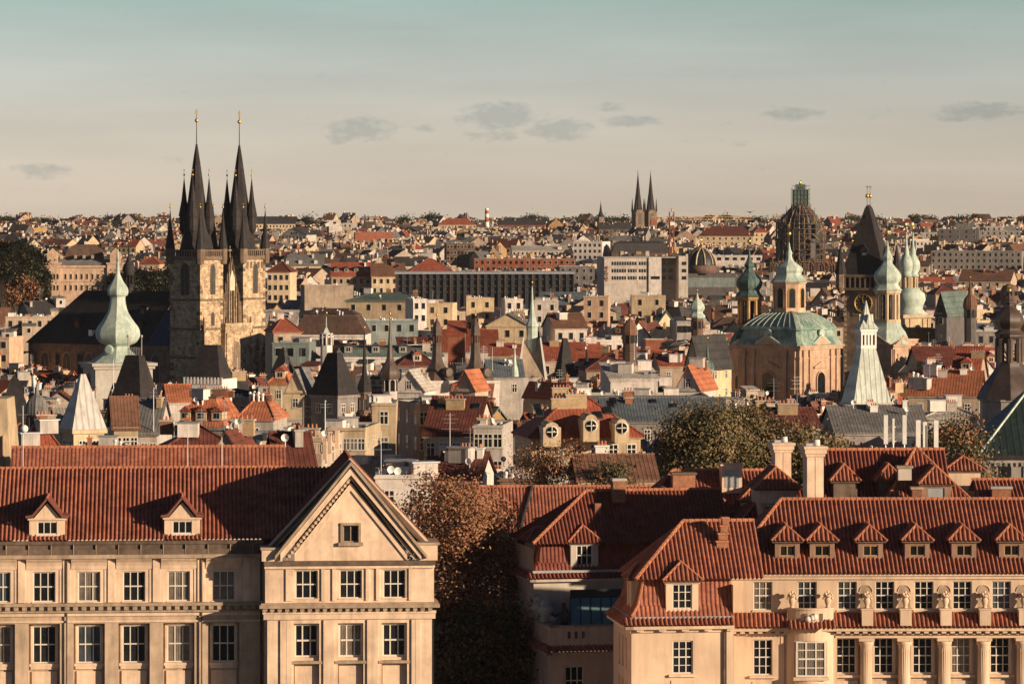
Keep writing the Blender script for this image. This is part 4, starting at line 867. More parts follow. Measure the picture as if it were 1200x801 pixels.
def house(u, v, wp, d=12.0, roof='g', wm='cream', rm='red', yaw=0.0, rh=4.0, H=None, Y=None, fl=2, nw=None, ch=2, dm=0, sk=0, cl=0, label=None, name=None, cat=None, vb=None, ck=None, dk=None, win='b', keep=True, wh=3.3, group=None, fill=False, vr=None):
    rr = random.Random(int(u*131+v*17)); 
    if Y is None: Y = solveY(v, H or 18.0)
    g0 = terr(Y); z = zat(v, Y)-g0; sx = Y/FP; ya = radians(yaw); w_ = max(3.0, wp*sx*.35, (wp*sx-d*abs(sin(ya)))/max(.5, cos(ya))); x0 = (u-600)*sx+d*sin(ya)/2
    if vr: rh = max(.9, zat(vr, Y+(d/2 if roof in 'ghm' else 0))-g0-z)
    nm = name or {'f': 'apartment_block', 'm': 'mansard_house', 'c': 'gable_house'}.get(roof, 'town_house'); ct = cat or ('apartment block' if roof == 'f' and w_ > 12 else 'house')
    t = thing(nm, label, ct, (x0, Y, g0), ya, group or ('roofs of the old town' if not label else None))
    W = 'w_'+wm; Rm = 'r_'+rm; hw = w_/2; near = Y < 820
    m = MB(W); m.faces([(-hw, 0, -4), (hw, 0, -4), (hw, d, -4), (-hw, d, -4), (-hw, 0, z), (hw, 0, z), (hw, d, z), (-hw, d, z)], [(0, 1, 5, 4), (1, 2, 6, 5), (2, 3, 7, 6), (3, 0, 4, 7)])
    o = .35
    if roof not in 'f': m.box(-hw-.18, -.22, z-.45, hw+.18, .02, z-.02, W)
    r = MB(Rm); top = z+rh; yr = d/2
    if roof == 'g':
        m.poly([(-hw, d, z), (-hw, 0, z), (-hw, yr, top)]).poly([(hw, 0, z), (hw, d, z), (hw, yr, top)]); k = rh/yr
        for s, ye in ((1, -o), (-1, d+o)):
            zz = z-o*k+.12; r.faces([(-hw-o, ye, zz), (hw+o, ye, zz), (hw+o, yr, top+.12), (-hw-o, yr, top+.12), (-hw-o, ye, zz-.18), (hw+o, ye, zz-.18), (hw+o, yr, top-.1), (-hw-o, yr, top-.1)], [(0, 1, 2, 3), (0, 4, 5, 1), (1, 5, 6, 2), (3, 7, 4, 0)])
        r.tube((-hw-o, yr, top+.14), (hw+o, yr, top+.14), .16, n=5)
        rz = lambda x, y: top-abs(y-yr)*k+.1
    elif roof == 'c':
        k = rh/hw; m.poly([(-hw, 0, z), (hw, 0, z), (0, 0, top)]).poly([(hw, d, z), (-hw, d, z), (0, d, top)])
        for s in (-1, 1): r.faces([(s*(hw+o), -o, z-o*k+.12), (s*(hw+o), d+o, z-o*k+.12), (0, d+o, top+.12), (0, -o, top+.12), (s*(hw+o), -o, z-o*k-.12), (0, -o, top-.14)], [(0, 1, 2, 3), (0, 3, 5, 4)])
        rz = lambda x, y: top-abs(x)*k+.1
    elif roof in 'hp':
        k = rh/yr; q = min(yr, hw*.98) if roof == 'h' else hw*.85; zz = z-.1; E = [(-hw-o, -o, zz), (hw+o, -o, zz), (hw+o, d+o, zz), (-hw-o, d+o, zz)]; a, b = (-hw+q, yr, top), (hw-q, yr, top)
        r.poly([E[0], E[1], b, a]).poly([E[2], E[3], a, b]).poly([E[3], E[0], a]).poly([E[1], E[2], b]).box(-hw-o, -o, zz-.2, hw+o, d+o, zz)
        for p, s in ((E[0], a), (E[1], b), (a, b)): r.tube(p, s, .15, n=5)
        rz = lambda x, y: top-abs(y-yr)*k+.1
    elif roof == 'm':
        q = min(2.2, rh*.35); h1 = z+rh*.72; r.frus((-hw-.2, -.2, hw+.2, d+.2), z, (-hw+q, q, hw-q, d-q), h1, cap=False); r.box(-hw+q-.15, q-.15, h1, hw-q+.15, d-q+.15, h1+.2, 'stoned')
        a, b = (-hw+q*2.2, yr, top), (hw-q*2.2, yr, top); E = [(-hw+q, q, h1+.2), (hw-q, q, h1+.2), (hw-q, d-q, h1+.2), (-hw+q, d-q, h1+.2)]
        if hw > q*2.4: r.poly([E[0], E[1], b, a]).poly([E[2], E[3], a, b]).poly([E[3], E[0], a]).poly([E[1], E[2], b])
        rz = lambda x, y: (z+(y+.2)*(rh*.72)/(q+.2)) if y < q else h1+.3
    elif roof == 's':
        k = rh/d; r.faces([(-hw-o, -o, z), (hw+o, -o, z), (hw+o, d, top), (-hw-o, d, top), (-hw-o, -o, z-.2), (hw+o, -o, z-.2)], [(0, 1, 2, 3), (0, 4, 5, 1)]); m.poly([(-hw, d, z), (-hw, 0, z), (-hw, d, top)]).poly([(hw, 0, z), (hw, d, z), (hw, d, top)])
        rz = lambda x, y: z+y*k+.05
    else:
        r.box(-hw+.25, .25, z-.9, hw-.25, d-.25, z-.55, 'flat'); m.faces([(-hw, 0, z), (hw, 0, z), (hw, d, z), (-hw, d, z), (-hw+.3, .3, z), (hw-.3, .3, z), (hw-.3, d-.3, z), (-hw+.3, d-.3, z), (-hw+.3, .3, z-.8), (hw-.3, .3, z-.8), (hw-.3, d-.3, z-.8), (-hw+.3, d-.3, z-.8)], [(0, 1, 5, 4), (1, 2, 6, 5), (2, 3, 7, 6), (3, 0, 4, 7), (4, 5, 9, 8), (5, 6, 10, 9), (6, 7, 11, 10), (7, 4, 8, 11)], 'concrete')
        m.box(-hw-.12, -.14, z-.35, hw+.12, -.005, z-.1, W); rz = lambda x, y: z-.55; top = z
    # windows
    ww = {'a': 1.15, 'b': .95, 'c': 2.2}[win]; nw_ = nw if nw is not None else max(1, int((w_-1.0)/(ww+1.35)))
    zs = [z-2.75-k*wh for k in range(fl)]
    if roof == 'c' and rh > 3.2 and nw_ > 0: zs = [z+.1]+zs
    wins = []
    for j, zz in enumerate(zs):
        n_ = max(1, nw_//2) if (roof == 'c' and j == 0 and zz > z-.5) else nw_
        for i in range(n_ if nw_ else 0): wins.append((-hw+w_*(i+.5)/n_ if n_ == nw_ else (i-(n_-1)/2)*(ww+.8), zz))
    if near and Y < 900:
        for x, zz in wins: inst('window', G['w_'+win+('g' if rr.random() < .75 else 'c')], t, (x, -.005, zz))
        for sgn in (-1, 1):
            if nw_ and -sgn*(cos(ya)*x0+sin(ya)*Y) > .04*Y:
                for j, zz in enumerate([z-2.75-k_*wh for k_ in range(fl)]):
                    for i in range(max(1, int(d/3.6))): inst('window', G['w_'+win+'g'], t, (sgn*(hw+.005), d*(i+.5)/max(1, int(d/3.6)), zz), sgn*pi/2)
    else:
        h_ = 1.6
        for x, zz in wins: m.box(x-ww/2-.1, -.06, zz-.1, x+ww/2+.1, -.0, zz+h_+.1, 'frame' if rr.random() < .5 else W); m.box(x-ww/2, -.09, zz, x+ww/2, -.03, zz+h_, 'glass')
    if fill and roof in 'gh' and w_ > 7 and rr.random() < .6:      # a cross wing with its own gable
        ww_ = rr.uniform(3.6, min(6.5, w_*.5)); xw = rr.uniform(-hw+ww_/2, hw-ww_/2); zr = z+rh*rr.uniform(.55, .85); y0 = -rr.uniform(.4, 1.6); m.box(xw-ww_/2, y0, -4, xw+ww_/2, -.23, z)
        m.poly([(xw-ww_/2, y0, z), (xw+ww_/2, y0, z), (xw, y0, zr)])
        for s in (-1, 1): r.faces([(xw+s*(ww_/2+.25), y0-.25, z-.1), (xw+s*(ww_/2+.25), yr, z-.1), (xw, yr, zr+.1), (xw, y0-.25, zr+.1)], [(0, 1, 2, 3)])
        m.box(xw-.6, y0-.06, z-.6, xw+.6, y0-.01, z+1.0, 'frame').box(xw-.48, y0-.09, z-.5, xw+.48, y0-.05, z+.9, 'glass')
    if fill and cl and w_ > 5:
        for i in range(rr.randint(0, 2)):        # lower annexes, attic rooms and stair heads that crowd every old roof
            aw = rr.uniform(1.8, min(4, w_*.45)); ax_ = rr.uniform(-hw, hw-aw); c2 = rr.choice([W, W, 'w_white', 'w_cream', 'w_pale', 'w_beige']); ro = rr.choice([Rm, 'flat', 'r_dark', 'r_pale', 'r_dred'])
            if rr.random() < .5 and fill: y0, y1, hz = -rr.uniform(1.5, 4), -.23, z-rr.uniform(.8, 4.5)
            else: y0 = rr.uniform(.12, .45)*d; y1 = y0+rr.uniform(2, 4); hz = max(rz(ax_, y0), rz(ax_+aw, y1), z)+rr.uniform(.5, 1.6)
            m.box(ax_, y0, z-9, ax_+aw, y1, hz, c2); r.faces([(ax_-.2, y0-.25, hz), (ax_+aw+.2, y0-.25, hz), (ax_+aw+.2, y1, hz+.5), (ax_-.2, y1, hz+.5), (ax_-.2, y0-.25, hz+.22), (ax_+aw+.2, y0-.25, hz+.22), (ax_+aw+.2, y1, hz+.72), (ax_-.2, y1, hz+.72)], [(0, 1, 5, 4), (1, 2, 6, 5), (2, 3, 7, 6), (3, 0, 4, 7), (4, 5, 6, 7)], ro)
            if aw > 2.6: m.box(ax_+aw*.5-.55, y0-.06, hz-1.9, ax_+aw*.5+.55, y0-.01, hz-.5, 'frame').box(ax_+aw*.5-.42, y0-.09, hz-1.78, ax_+aw*.5+.42, y0-.05, hz-.62, 'glass')
    part('wall', m, t); part('roof', r, t)
    CK = ck or ['brick', 'pale', 'white', 'slim', 'wide', 'brick', 'pale']
    for i in range(ch):
        x = rr.uniform(-hw*.85, hw*.85); y = rr.uniform(d*.3, d*.75) if roof != 'm' else d*.5
        inst('chimney', G['c_'+(ck if isinstance(ck, str) else rr.choice(CK))], t, (x, y, rz(x, y)-.35), 0 if rr.random() < .7 else pi/2, rr.uniform(.6, .95) if Y > 480 else rr.uniform(.75, 1.0))
    for i in range(dm):
        x = -hw+w_*(i+.5)/dm
        if roof in 'gh' : y = d*.16; zz = rz(x, y)-.35
        elif roof == 'm': y = .35; zz = rz(x, y)-.1
        else: continue
        inst('dormer', G['d_'+(dk or {'red': 'red', 'orange': 'red', 'dred': 'red', 'brown': 'brown', 'rust': 'brown'}.get(rm, 'dark'))], t, (x, y-.3, zz))
    for i in range(sk):
        x = rr.uniform(-hw*.8, hw*.8); y = rr.uniform(.2, .42)*d; ob = inst('skylight', G['sky'], t, (x, y, rz(x, y)+.02)); ob.rotation_euler = (atan2(rh, yr) if roof in 'gh' else 0, 0, 0)
    for i in range(cl):
        kk = rr.choice(['box', 'vents', 'vents', 'unit', 'dish', 'mast', 'box', 'dish']); x = rr.uniform(-hw*.8, hw*.8); y = rr.uniform(.1, .7)*d
        inst({'box': 'roof_housing', 'vents': 'vent_pipe', 'unit': 'air_unit', 'dish': 'satellite_dish', 'mast': 'antenna_mast'}[kk], G[kk], t, (x, y, rz(x, y)-.15), rr.uniform(-.4, .4))
    vt = VH+(CZ-g0-top)*FP/(Y+(yr if roof in 'gh' else 0))
    if keep: KEEP.append((u-wp/2, u+wp/2, Y, vb if vb else v+10))
    FOOT.append((x0, Y+d/2, max(w_, d)*.5))
    if not label: AUTO.append((t, u, v, wm, rm, roof, dm, ch, cl, w_, z, Y))
    return t
# ---------------------------------------------------------------- landmarks
def lancet(mb, x, z, w, h, y=-.03, m='darkmetal', fr='sandd', mull=2):
    def arch(w_, h_, x_=x, z_=z):
        k = h_-w_*.9; pts = [(x_-w_/2, z_), (x_+w_/2, z_), (x_+w_/2, z_+k)]
        for i in range(1, 5): t = i/5; pts.append((x_+w_/2*cos(t*pi/2)**.8, z_+k+w_*.9*sin(t*pi/2)))
        pts.append((x_, z_+h_))
        for i in range(4, 0, -1): t = i/5; pts.append((x_-w_/2*cos(t*pi/2)**.8, z_+k+w_*.9*sin(t*pi/2)))
        pts.append((x_-w_/2, z_+k)); return pts
    mb.pris(arch(w+.5, h+.35, z_=z-.05), y-.14, y+.1, fr); mb.pris(arch(w, h), y-.17, y, m)
    for i in range(1, mull): xx = x-w/2+w*i/mull; mb.box(xx-.06, y-.22, z, xx+.06, y-.1, z+h*.8, fr)
    return mb
def arched(mb, x, z, w, h, y=0.0, m='glass', fr='stucco', seg=8, t=.16):
    def a(w_, h_, z_): r = w_/2; return [(x-r, z_), (x+r, z_)]+[(x+r*cos(pi*i/seg), z_+h_-r+r*sin(pi*i/seg)) for i in range(seg+1)]
    mb.pris(a(w+.5, h+.25, z), y-t, y+.02, fr); return mb.pris(a(w, h, z+.02), y-t-.04, y, m)
def finial(mb, x, y, z, h, r=.12, ball=.45, m='darkmetal', cross=True):
    mb.tube((x, y, z), (x, y, z+h*.95), r, r*.4, 6, m); mb.ball((x, y, z+h*.5), ball, 'gold', 6)
    if cross: mb.box(x-.06, y-.05, z+h*.8, x+.06, y+.05, z+h, 'gold').box(x-.5*ball*1.6, y-.05, z+h*.9, x+.5*ball*1.6, y+.05, z+h*.93, 'gold')
    return mb
def tyn():
    t = thing('gothic_church', 'dark Gothic church with twin towers of many black spires and gold balls', 'church', (*at(234.5, 1000)[:2], 0), radians(57))
    W = 9.2
    for x0 in (0, 17.5):
        m = MB('sandst'); m.faces([(x0, 0, 0), (x0+W, 0, 0), (x0+W, W, 0), (x0, W, 0), (x0, 0, 39), (x0+W, 0, 39), (x0+W, W, 39), (x0, W, 39)], [(0, 1, 5, 4), (1, 2, 6, 5), (2, 3, 7, 6), (3, 0, 4, 7), (4, 5, 6, 7)])
        rr = random.Random(x0)
        for z in [1+1.05*i for i in range(36)]:      # rough corner quoins
            for (cx, cy) in ((x0, 0), (x0+W, 0), (x0, W)):
                a = rr.uniform(.6, 1.4); b = rr.uniform(.6, 1.4); sx = 1 if cx == x0 else -1; sy = 1 if cy == 0 else -1
                m.box(cx-sx*.05, cy-sy*.05, z, cx+sx*a, cy+sy*b, z+.9, rr.choice(['sandst', 'sandd', 'sandst']))
        for z, p in ((28.6, .25), (21.5, .35), (14.5, .25)): m.box(x0-p, -p, z, x0+W+p, W+p, z+.5, 'sandd')
        lancet(m, x0+W*.55, 30.2, 1.5, 7.2, 0); 
        if x0: [m.box(x0+1.4+i*1.5, -.12, 36.4, x0+2.2+i*1.5, .02, 38, 'sandd') for i in range(5)]
        else: lancet(m, x0+W*.55, 22.6, .9, 3, 0)
        s = MB('sandst'); lancet(s, -W*.5, 30.0, 2.2, 7.6, 0); lancet(s, -W*.5, 3, 1.2, 6, 0); m.add(s, -pi/2, (x0, 0, 0))
        s = MB('sandst'); lancet(s, W*.5, 30.0, 2.2, 7.6, 0); m.add(s, pi/2, (x0+W, 0, 0))
        part('tower', m, t)
        g = MB('sandd'); g.box(x0-.5, -.5, 38.6, x0+W+.5, W+.5, 39.5)
        for k in range(13):
            q = x0-.4+k*(W+.6)/12.4; g.box(q, -.5, 39.5, q+.35, -.2, 40.8); g.box(q, W+.2, 39.5, q+.35, W+.5, 40.8)
            q = -.4+k*(W+.6)/12.4; g.box(x0-.5, q, 39.5, x0-.2, q+.35, 40.8); g.box(x0+W+.2, q, 39.5, x0+W+.5, q+.35, 40.8)
        g.box(x0-.55, -.55, 40.8, x0+W+.55, -.1, 41.1).box(x0-.55, W+.1, 40.8, x0+W+.55, W+.55, 41.1).box(x0-.55, -.1, 40.8, x0-.1, W+.1, 41.1).box(x0+W+.1, -.1, 40.8, x0+W+.55, W+.1, 41.1); part('gallery', g, t)
        for cx, cy in ((x0, 0), (x0+W, 0), (x0, W), (x0+W, W)):
            q = MB('slate'); q.lathe([(.95, 37.6), (1.1, 38.8), (1.1, 41.3)], 8, (cx, cy), m='sandd', smooth=False).lathe([(1.25, 41.3), (.62, 45.5), (.06, 50.8)], 8, (cx, cy), smooth=False); finial(q, cx, cy, 50.6, 1.9, .06, .28); part('corner_turret', q, t)
        c = (x0+W/2, W/2); s = MB('slate'); s.lathe([(5.2, 39.6), (4.2, 41.5), (3.5, 45), (2.6, 50.5), (1.85, 56), (.8, 63.5), (.22, 67)], 8, c, pi/8, smooth=False); s.tube((*c, 66.8), (*c, 75.6), .14, .06, 6, 'darkmetal').ball((*c, 72.8), .5, 'gold', 8)
        for i in range(6): a = pi*i/6; s.box(c[0]-.5*abs(cos(a))-.05, c[1]-.06, 74.5+.12*i, c[0]+.5*abs(cos(a))+.05, c[1]+.06, 74.65+.12*i, 'gold')
        part('spire', s, t)
        for a in (20, 110, 200, 290):
            a = radians(a); px, py = c[0]+3.2*cos(a), c[1]+3.2*sin(a); q = MB('slate')
            q.lathe([(.25, 44.2), (1.15, 46), (1.15, 49.3)], 8, (px, py), smooth=False).lathe([(1.4, 49.3), (.66, 53.3), (.07, 58.6)], 8, (px, py), smooth=False)
            for k in range(8): b = 2*pi*k/8+pi/8; q.box(px+.9*cos(b)-.14, py+.9*sin(b)-.14, 47, px+.9*cos(b)+.14, py+.9*sin(b)+.14, 48.8, 'sandd')
            finial(q, px, py, 58, 2.9, .06, .26); part('oriel_turret', q, t)
    # gable between the towers
    m = MB('sandst'); xm = 13.35; m.pris([(9.2, 22), (17.5, 22), (17.5, 25), (xm, 39.2), (9.2, 25)], .7, 1.6, 'sandd')
    for i in range(13):
        x = 9.5+i*.72; zt = 25+(14.2)*(1-abs(x-xm)/4.6)-.6; m.box(x-.1, .35, 22.5, x+.1, .72, max(24, zt), 'sandst' if i % 3 else 'sandd'); m.lathe([(.22, max(24, zt)), (.02, max(24, zt)+2.3)], 4, (x, .5), m='sandd', smooth=False)
    m.pris([(xm-.9, 31), (xm+.9, 31), (xm+.9, 34), (xm, 36), (xm-.9, 34)], .2, .7, 'stone'); m.box(xm-.08, .9, 39, xm+.08, 1.1, 42, 'stone2').box(xm-.7, .9, 40.8, xm+.7, 1.1, 41.0, 'stone2'); part('gable', m, t)
    m = MB('sandst'); m.box(8.4, -1.3, 0, 19.2, 1.2, 21.8); m.box(8.3, -1.5, 21.2, 19.3, 1.3, 23.0, 'sandst'); lancet(m, 13.0, 9.2, 3.0, 9.3, -1.3, 'sandd', 'sandst', 4)
    for x, w_, h in ((-.4, 1.6, 21), (8.6, 1.6, 20.5), (18.6, 1.8, 20.5), (22, 1.0, 16), (26.6, 1.9, 21), (5, .8, 14)):
        m.box(x, -2.2, 0, x+w_, .1, h*.6, 'sandst').box(x+.1, -1.6, h*.6, x+w_-.1, .1, h, 'sandst'); m.lathe([(w_*.42, h), (.05, h+4)], 4, (x+w_/2, -.8), pi/4, 'sandd', False)
    part('west_front', m, t)
    # nave
    n = MB('sandd'); n.box(1.0, W, 0, 26.6, 55, 17.6)
    s = MB('sandd')
    for i in range(6): lancet(s, -(14.5+i*7), 7, 2.4, 8.2, 0, fr='stone2'); s.box(-(18.6+i*7), -1.0, 0, -(17.4+i*7), 0, 15)
    n.add(s, -pi/2, (1.0, 0, 0)); part('nave_wall', n, t)
    r = MB('slate'); e = 17.5; zr = 30.6
    r.poly([(.4, 55.5, e), (.4, 17, e), (13.8, 17, zr), (13.8, 47, zr)]).poly([(27.2, 17, e), (27.2, 55.5, e), (13.8, 47, zr), (13.8, 17, zr)]).poly([(27.2, 55.5, e), (.4, 55.5, e), (13.8, 47, zr)]); part('nave_roof', r, t)
    for y, f, mm in ((22, .35, 'r_dred'), (28, .35, 'r_dred'), (36, .2, 'white'), (31, .55, 'sandd'), (42, .35, 'r_dred'), (24, .62, 'sandd')):
        h = MB(mm); x_, z_ = .4+13.4*f, e+13.1*f; h.box(-.9, -.6, -.6, .9, .6, .9).pris([(-1.1, .85), (1.1, .85), (-1.1, 1.5)], -.75, .75, 'slate'); part('roof_hatch', h, t, (x_, y, z_))
    r = MB('slateb'); r.poly([(.4, 17, e), (.4, W, e), (13.8, W, zr+.1), (13.8, 17, zr+.1)]).poly([(27.2, W, e), (27.2, 17, e), (13.8, 17, zr+.1), (13.8, W, zr+.1)]); r.pris([(.4, e), (27.2, e), (13.8, zr+.3)], 17-.1, 17.1, 'sandd'); part('blue_roof', r, t)
    s = MB('slate'); s.lathe([(1.2, 29), (1.2, 31.5), (1.35, 31.6), (1.5, 32), (1.25, 32.3)], 8, (13.8, 33), smooth=False)
    for k in range(8): a = 2*pi*k/8; s.tube((13.8+1.05*cos(a), 33+1.05*sin(a), 32), (13.8+1.05*cos(a), 33+1.05*sin(a), 34.4), .14, n=4)
    s.lathe([(1.6, 34.4), (1.3, 34.8), (1.65, 36), (1.3, 37.2), (.6, 38), (.25, 39.5), (.06, 42.5)], 8, (13.8, 33)); finial(s, 13.8, 33, 42.3, 1.6, .06, .28); part('ridge_turret', s, t)
    KEEP.append((195, 318, 990, 442)); KEEP.append((8, 196, 985, 436)); cover(198, 262, 180, 500); cover(262, 316, 190, 460); cover(30, 196, 348, 460)
    for y in (5, 20, 35, 50): p = t.matrix_basis @ Vector((14, y, 0)); FOOT.append((p.x, p.y, 17))
tyn()
def onion_tower():
    Y = 790; s = Y/FP; z = lambda v: zat(v, Y)
    t = thing('onion_tower', 'pale green copper onion tower with needle spire beside the Gothic church', 'church tower', (*at(138, Y)[:2], 0), 0)
    P = [(u_*s, z(v)) for u_, v in ((35, 424), (32, 422.5), (23, 417), (16, 411), (13.5, 406.5), (14.5, 404.5), (21.5, 401), (25.6, 395), (26, 389), (24, 383), (18, 375), (12, 365), (9.5, 355), (9, 348), (11.5, 345.5), (12.5, 341), (11, 336), (7, 330), (4, 324), (2.4, 318), (1.6, 305))]
    c = MB('copper'); c.facet(P, 8, (0, 0), -pi/2, 'copper'); c.lathe([(1.7*s, z(306)), (.9*s, z(292))], 8, m='copper'); part('onion_roof', c, t)
    f = MB('copper'); finial(f, 0, 0, z(294), 1.8, .06, .22); part('finial', f, t)
    q = MB('copper'); q.box(-9.6*s, -9.6*s, z(349.5), 9.6*s, 9.6*s, z(348)); q.lathe([(10.5*s, z(349)), (10.5*s, z(347.6))], 8, (0, 0), -pi/2, 'copper', False)
    o = MB('copperd'); o.lathe([(1.0, 0), (.95, .35), (.6, .36)], 12, m='copper'); part('round_hatch', o, t, (-1.4, -3.0, z(409))).rotation_euler = (pi/2, 0, -.3)
    b = MB('concrete'); k = 34*s; b.box(-k, -k, 0, k, k, z(428)).box(-k-.4, -k-.4, z(431), k+.4, k+.4, z(427.5)).box(-k-.8, -k-.8, z(427.5), k+.8, k+.8, z(424)); arched(b, 1.0, z(462), 3.0, 4.2, -k, 'glass', 'concrete'); b.add(arched(MB('concrete'), 0, z(462), 3, 4.2, 0, 'glass', 'concrete'), -pi/2, (-k, 0, 0)); part('tower', b, t, rz=radians(18))
    KEEP.append((100, 175, Y-8, 452)); cover(115, 160, 300, 470); FOOT.append((t.location.x, Y, 8))
onion_tower()
def baroque_tower(t, x, y, z0, H, s, wall='stucco', copper='copper', lower=True, rot=0.0):
    """belfry and onion on top: s scales; z0 is the foot of the belfry"""
    b = MB(wall)
    for k in range(8):
        a = rot+2*pi*k/8+pi/8; px, py = x+2.0*s*cos(a), y+2.0*s*sin(a); b.tube((px, py, z0), (px, py, z0+4.9*s), .36*s, n=6)
    b.lathe([(2.5*s, z0-.6*s), (2.5*s, z0)], 8, (x, y), rot+pi/8, smooth=False).lathe([(2.25*s, z0+4.7*s), (2.6*s, z0+5.1*s), (2.6*s, z0+5.5*s)], 8, (x, y), rot+pi/8, smooth=False).lathe([(.9*s, z0), (.9*s, z0+4.8*s)], 6, (x, y), m='bronze')
    part('belfry', b, t)
    zz = z0+5.5*s; P = [(2.9, 0), (2.5, .35), (2.15, .9), (2.05, 1.3), (2.45, 1.9), (2.6, 2.6), (2.4, 3.3), (1.7, 4.2), (1.05, 5.0), (.8, 5.6), (.95, 6.0), (.95, 6.4), (.6, 7.0), (.28, 8.0), (.12, 9.4)]
    c = MB(copper); c.facet([(r*s, zz+q*s) for r, q in P], 8, (x, y), rot+pi/8, copper); finial(c, x, y, zz+9.2*s, 3.6*s, .07*s, .42*s); part('onion_dome', c, t)
    if lower:
        c = MB(copper); c.facet([(4.2*s, z0-4.6*s), (3.9*s, z0-3.6*s), (3.4*s, z0-2.4*s), (2.9*s, z0-1.7*s), (2.6*s, z0-1.2*s), (2.5*s, z0-.6*s)], 8, (x, y), rot+pi/8, copper); part('bell_roof', c, t)
def nicholas():
    Y = 800; t = thing('baroque_church', 'peach baroque church with a broad green copper dome, lantern and two onion topped towers', 'church', (*at(937, Y)[:2], 0), radians(52.5))
    S = 14.6; h = 24.2; c = (S/2, S/2)
    m = MB('w_peach'); m.box(0, 0, 0, S, S, h-.6); m.box(-.35, -.35, h-.9, S+.35, S+.35, h-.45, 'w_peach').box(-.6, -.6, h-.45, S+.6, S+.6, h-.05, 'w_peach').box(-.15, -.15, h-2.6, S+.15, S+.15, h-2.3)
    def face(q):
        for x in (1.0, 3.2, S-3.8, S-1.8): q.box(x, -.32, 0, x+.85, .05, h-1.0, 'w_peach').box(x-.12, -.4, h-2.4, x+.97, .05, h-1.0, 'w_peach')
        arched(q, S/2, 11.2, 2.6, 7.6, 0, 'glass', 'w_peach', t=.3); q.box(S/2-2.4, -.35, 19.6, S/2+2.4, .02, 19.9, 'w_peach'); q.pris([(S/2-2.4, 19.9), (S/2+2.4, 19.9), (S/2, 20.9)], -.3, .02, 'w_peach'); q.pris([(S/2-3.3, h-.1), (S/2+3.3, h-.1), (S/2, h+1.7)], -.6, .5, 'w_peach'); q.pris([(S/2-3.7, h), (S/2+3.7, h), (S/2, h+2.05), ], -.5, 1.2, 'copper')
    q = MB('w_peach'); face(q); m.add(q); m.add(q, -pi/2, (0, S, 0)); m.add(q, pi/2, (S, 0, 0)); part('wall', m, t)
    cf = .9; plan = [(cf, -1), (1, -cf), (1, cf), (cf, 1), (-cf, 1), (-1, cf), (-1, -cf), (-cf, -1)]
    k = S/2
    r = MB('copperr'); r.facet([(k+.7, h-.05), (k+.35, h+.5), (k-.15, h+1.4), (k-.5, h+2.4), (k-.6, h+2.9)], c=c, plan=plan, m='copperr'); r.facet([(k-.6, h+2.9), (k-.1, h+2.95), (k-.15, h+3.2), (k-.8, h+3.9), (k-1.9, h+4.9), (k-3.4, h+5.9), (k-5.0, h+6.5)], c=c, plan=plan, m='copperr')
    for a, b in zip(plan, plan[1:]+plan[:1]):
        for f in (.0, .12, .24, .36, .5, .64, .76, .88):
            px, py = a[0]+(b[0]-a[0])*f, a[1]+(b[1]-a[1])*f
            pts = [(k-.1, 2.98), (k-.8, 3.95), (k-1.9, 4.95), (k-3.4, 5.95), (k-5, 6.55)]
            for (r0, z0), (r1, z1) in zip(pts, pts[1:]): r.tube((c[0]+px*r0, c[1]+py*r0, h+z0), (c[0]+px*r1, c[1]+py*r1, h+z1), .09, n=4, m='copper')
    part('dome', r, t)
    for fx, fy, rz in ((S/2+.5, .25, 0), (.25, S/2, -pi/2)):
        o = MB('copper'); o.lathe([(.75, -.5), (.75, .2), (.95, .25), (.95, .4), (.6, .42)], 12, m='copper'); ob = part('oculus', o, t, (fx, fy, h+2.2), rz); ob.rotation_euler = (pi/2, 0, rz)
    l = MB('w_peach'); l.lathe([(3.3, h+6.2), (3.3, h+11.9), (3.55, h+12), (3.6, h+12.4)], 8, c, pi/8, smooth=False)
    for i in range(8):
        a = 2*pi*i/8-pi/2; w_ = MB('w_peach'); arched(w_, 0, h+7.2, 1.15, 3.8, 0, 'glass', 'w_ochre', t=.1); l.add(w_, a+pi/2, (c[0]+3.06*cos(a), c[1]+3.06*sin(a), 0))
    part('lantern', l, t)
    r = MB('copper'); r.facet([(3.95, h+12.3), (3.4, h+12.7), (2.7, h+13.5), (2.45, h+14), (2.75, h+14.5), (2.6, h+15.1), (1.6, h+15.9), (.9, h+16.5), (.55, h+17.4), (.65, h+18), (.3, h+18.8), (.1, h+20)], 8, c, pi/8, 'copper'); finial(r, *c, h+19.8, 4, .08, .45); part('lantern_roof', r, t)
    for u, yy, zb, sc_ in ((878, 812, zat(380, 812), 1.0), (1040, 838, zat(374, 838), 1.08)):
        p = t.matrix_basis.inverted() @ Vector(((u-600)/FP*yy, yy, 0)); baroque_tower(t, p.x, p.y, zb, 0, sc_, 'w_ochre' if u < 900 else 'w_cream', 'copperd' if u < 900 else 'copper', rot=radians(7)); 
        b = MB('w_peach'); q = 3.6; zt = zb-4.6*sc_; b.box(p.x-q, p.y-q, 0, p.x+q, p.y+q, zt).box(p.x-q-.4, p.y-q-.4, zt-.5, p.x+q+.4, p.y+q+.4, zt)
        f = MB('w_peach'); arched(f, 0, 12, 1.5, 6, 0, 'glass', 'w_peach'); f.box(-3.4, -.3, 0, -2.4, 0, zt-1).box(2.4, -.3, 0, 3.4, 0, zt-1); f.pris([(-3.2, zt), (3.2, zt), (0, zt+1.8)], -.4, .4, 'w_peach'); b.add(f, 0, (p.x, p.y-q, 0)); b.add(f, -pi/2, (p.x-q, p.y, 0)); b.add(f, pi/2, (p.x+q, p.y, 0)); part('tower_wall', b, t)
        FOOT.append(((u-600)/FP*yy, yy, 6))
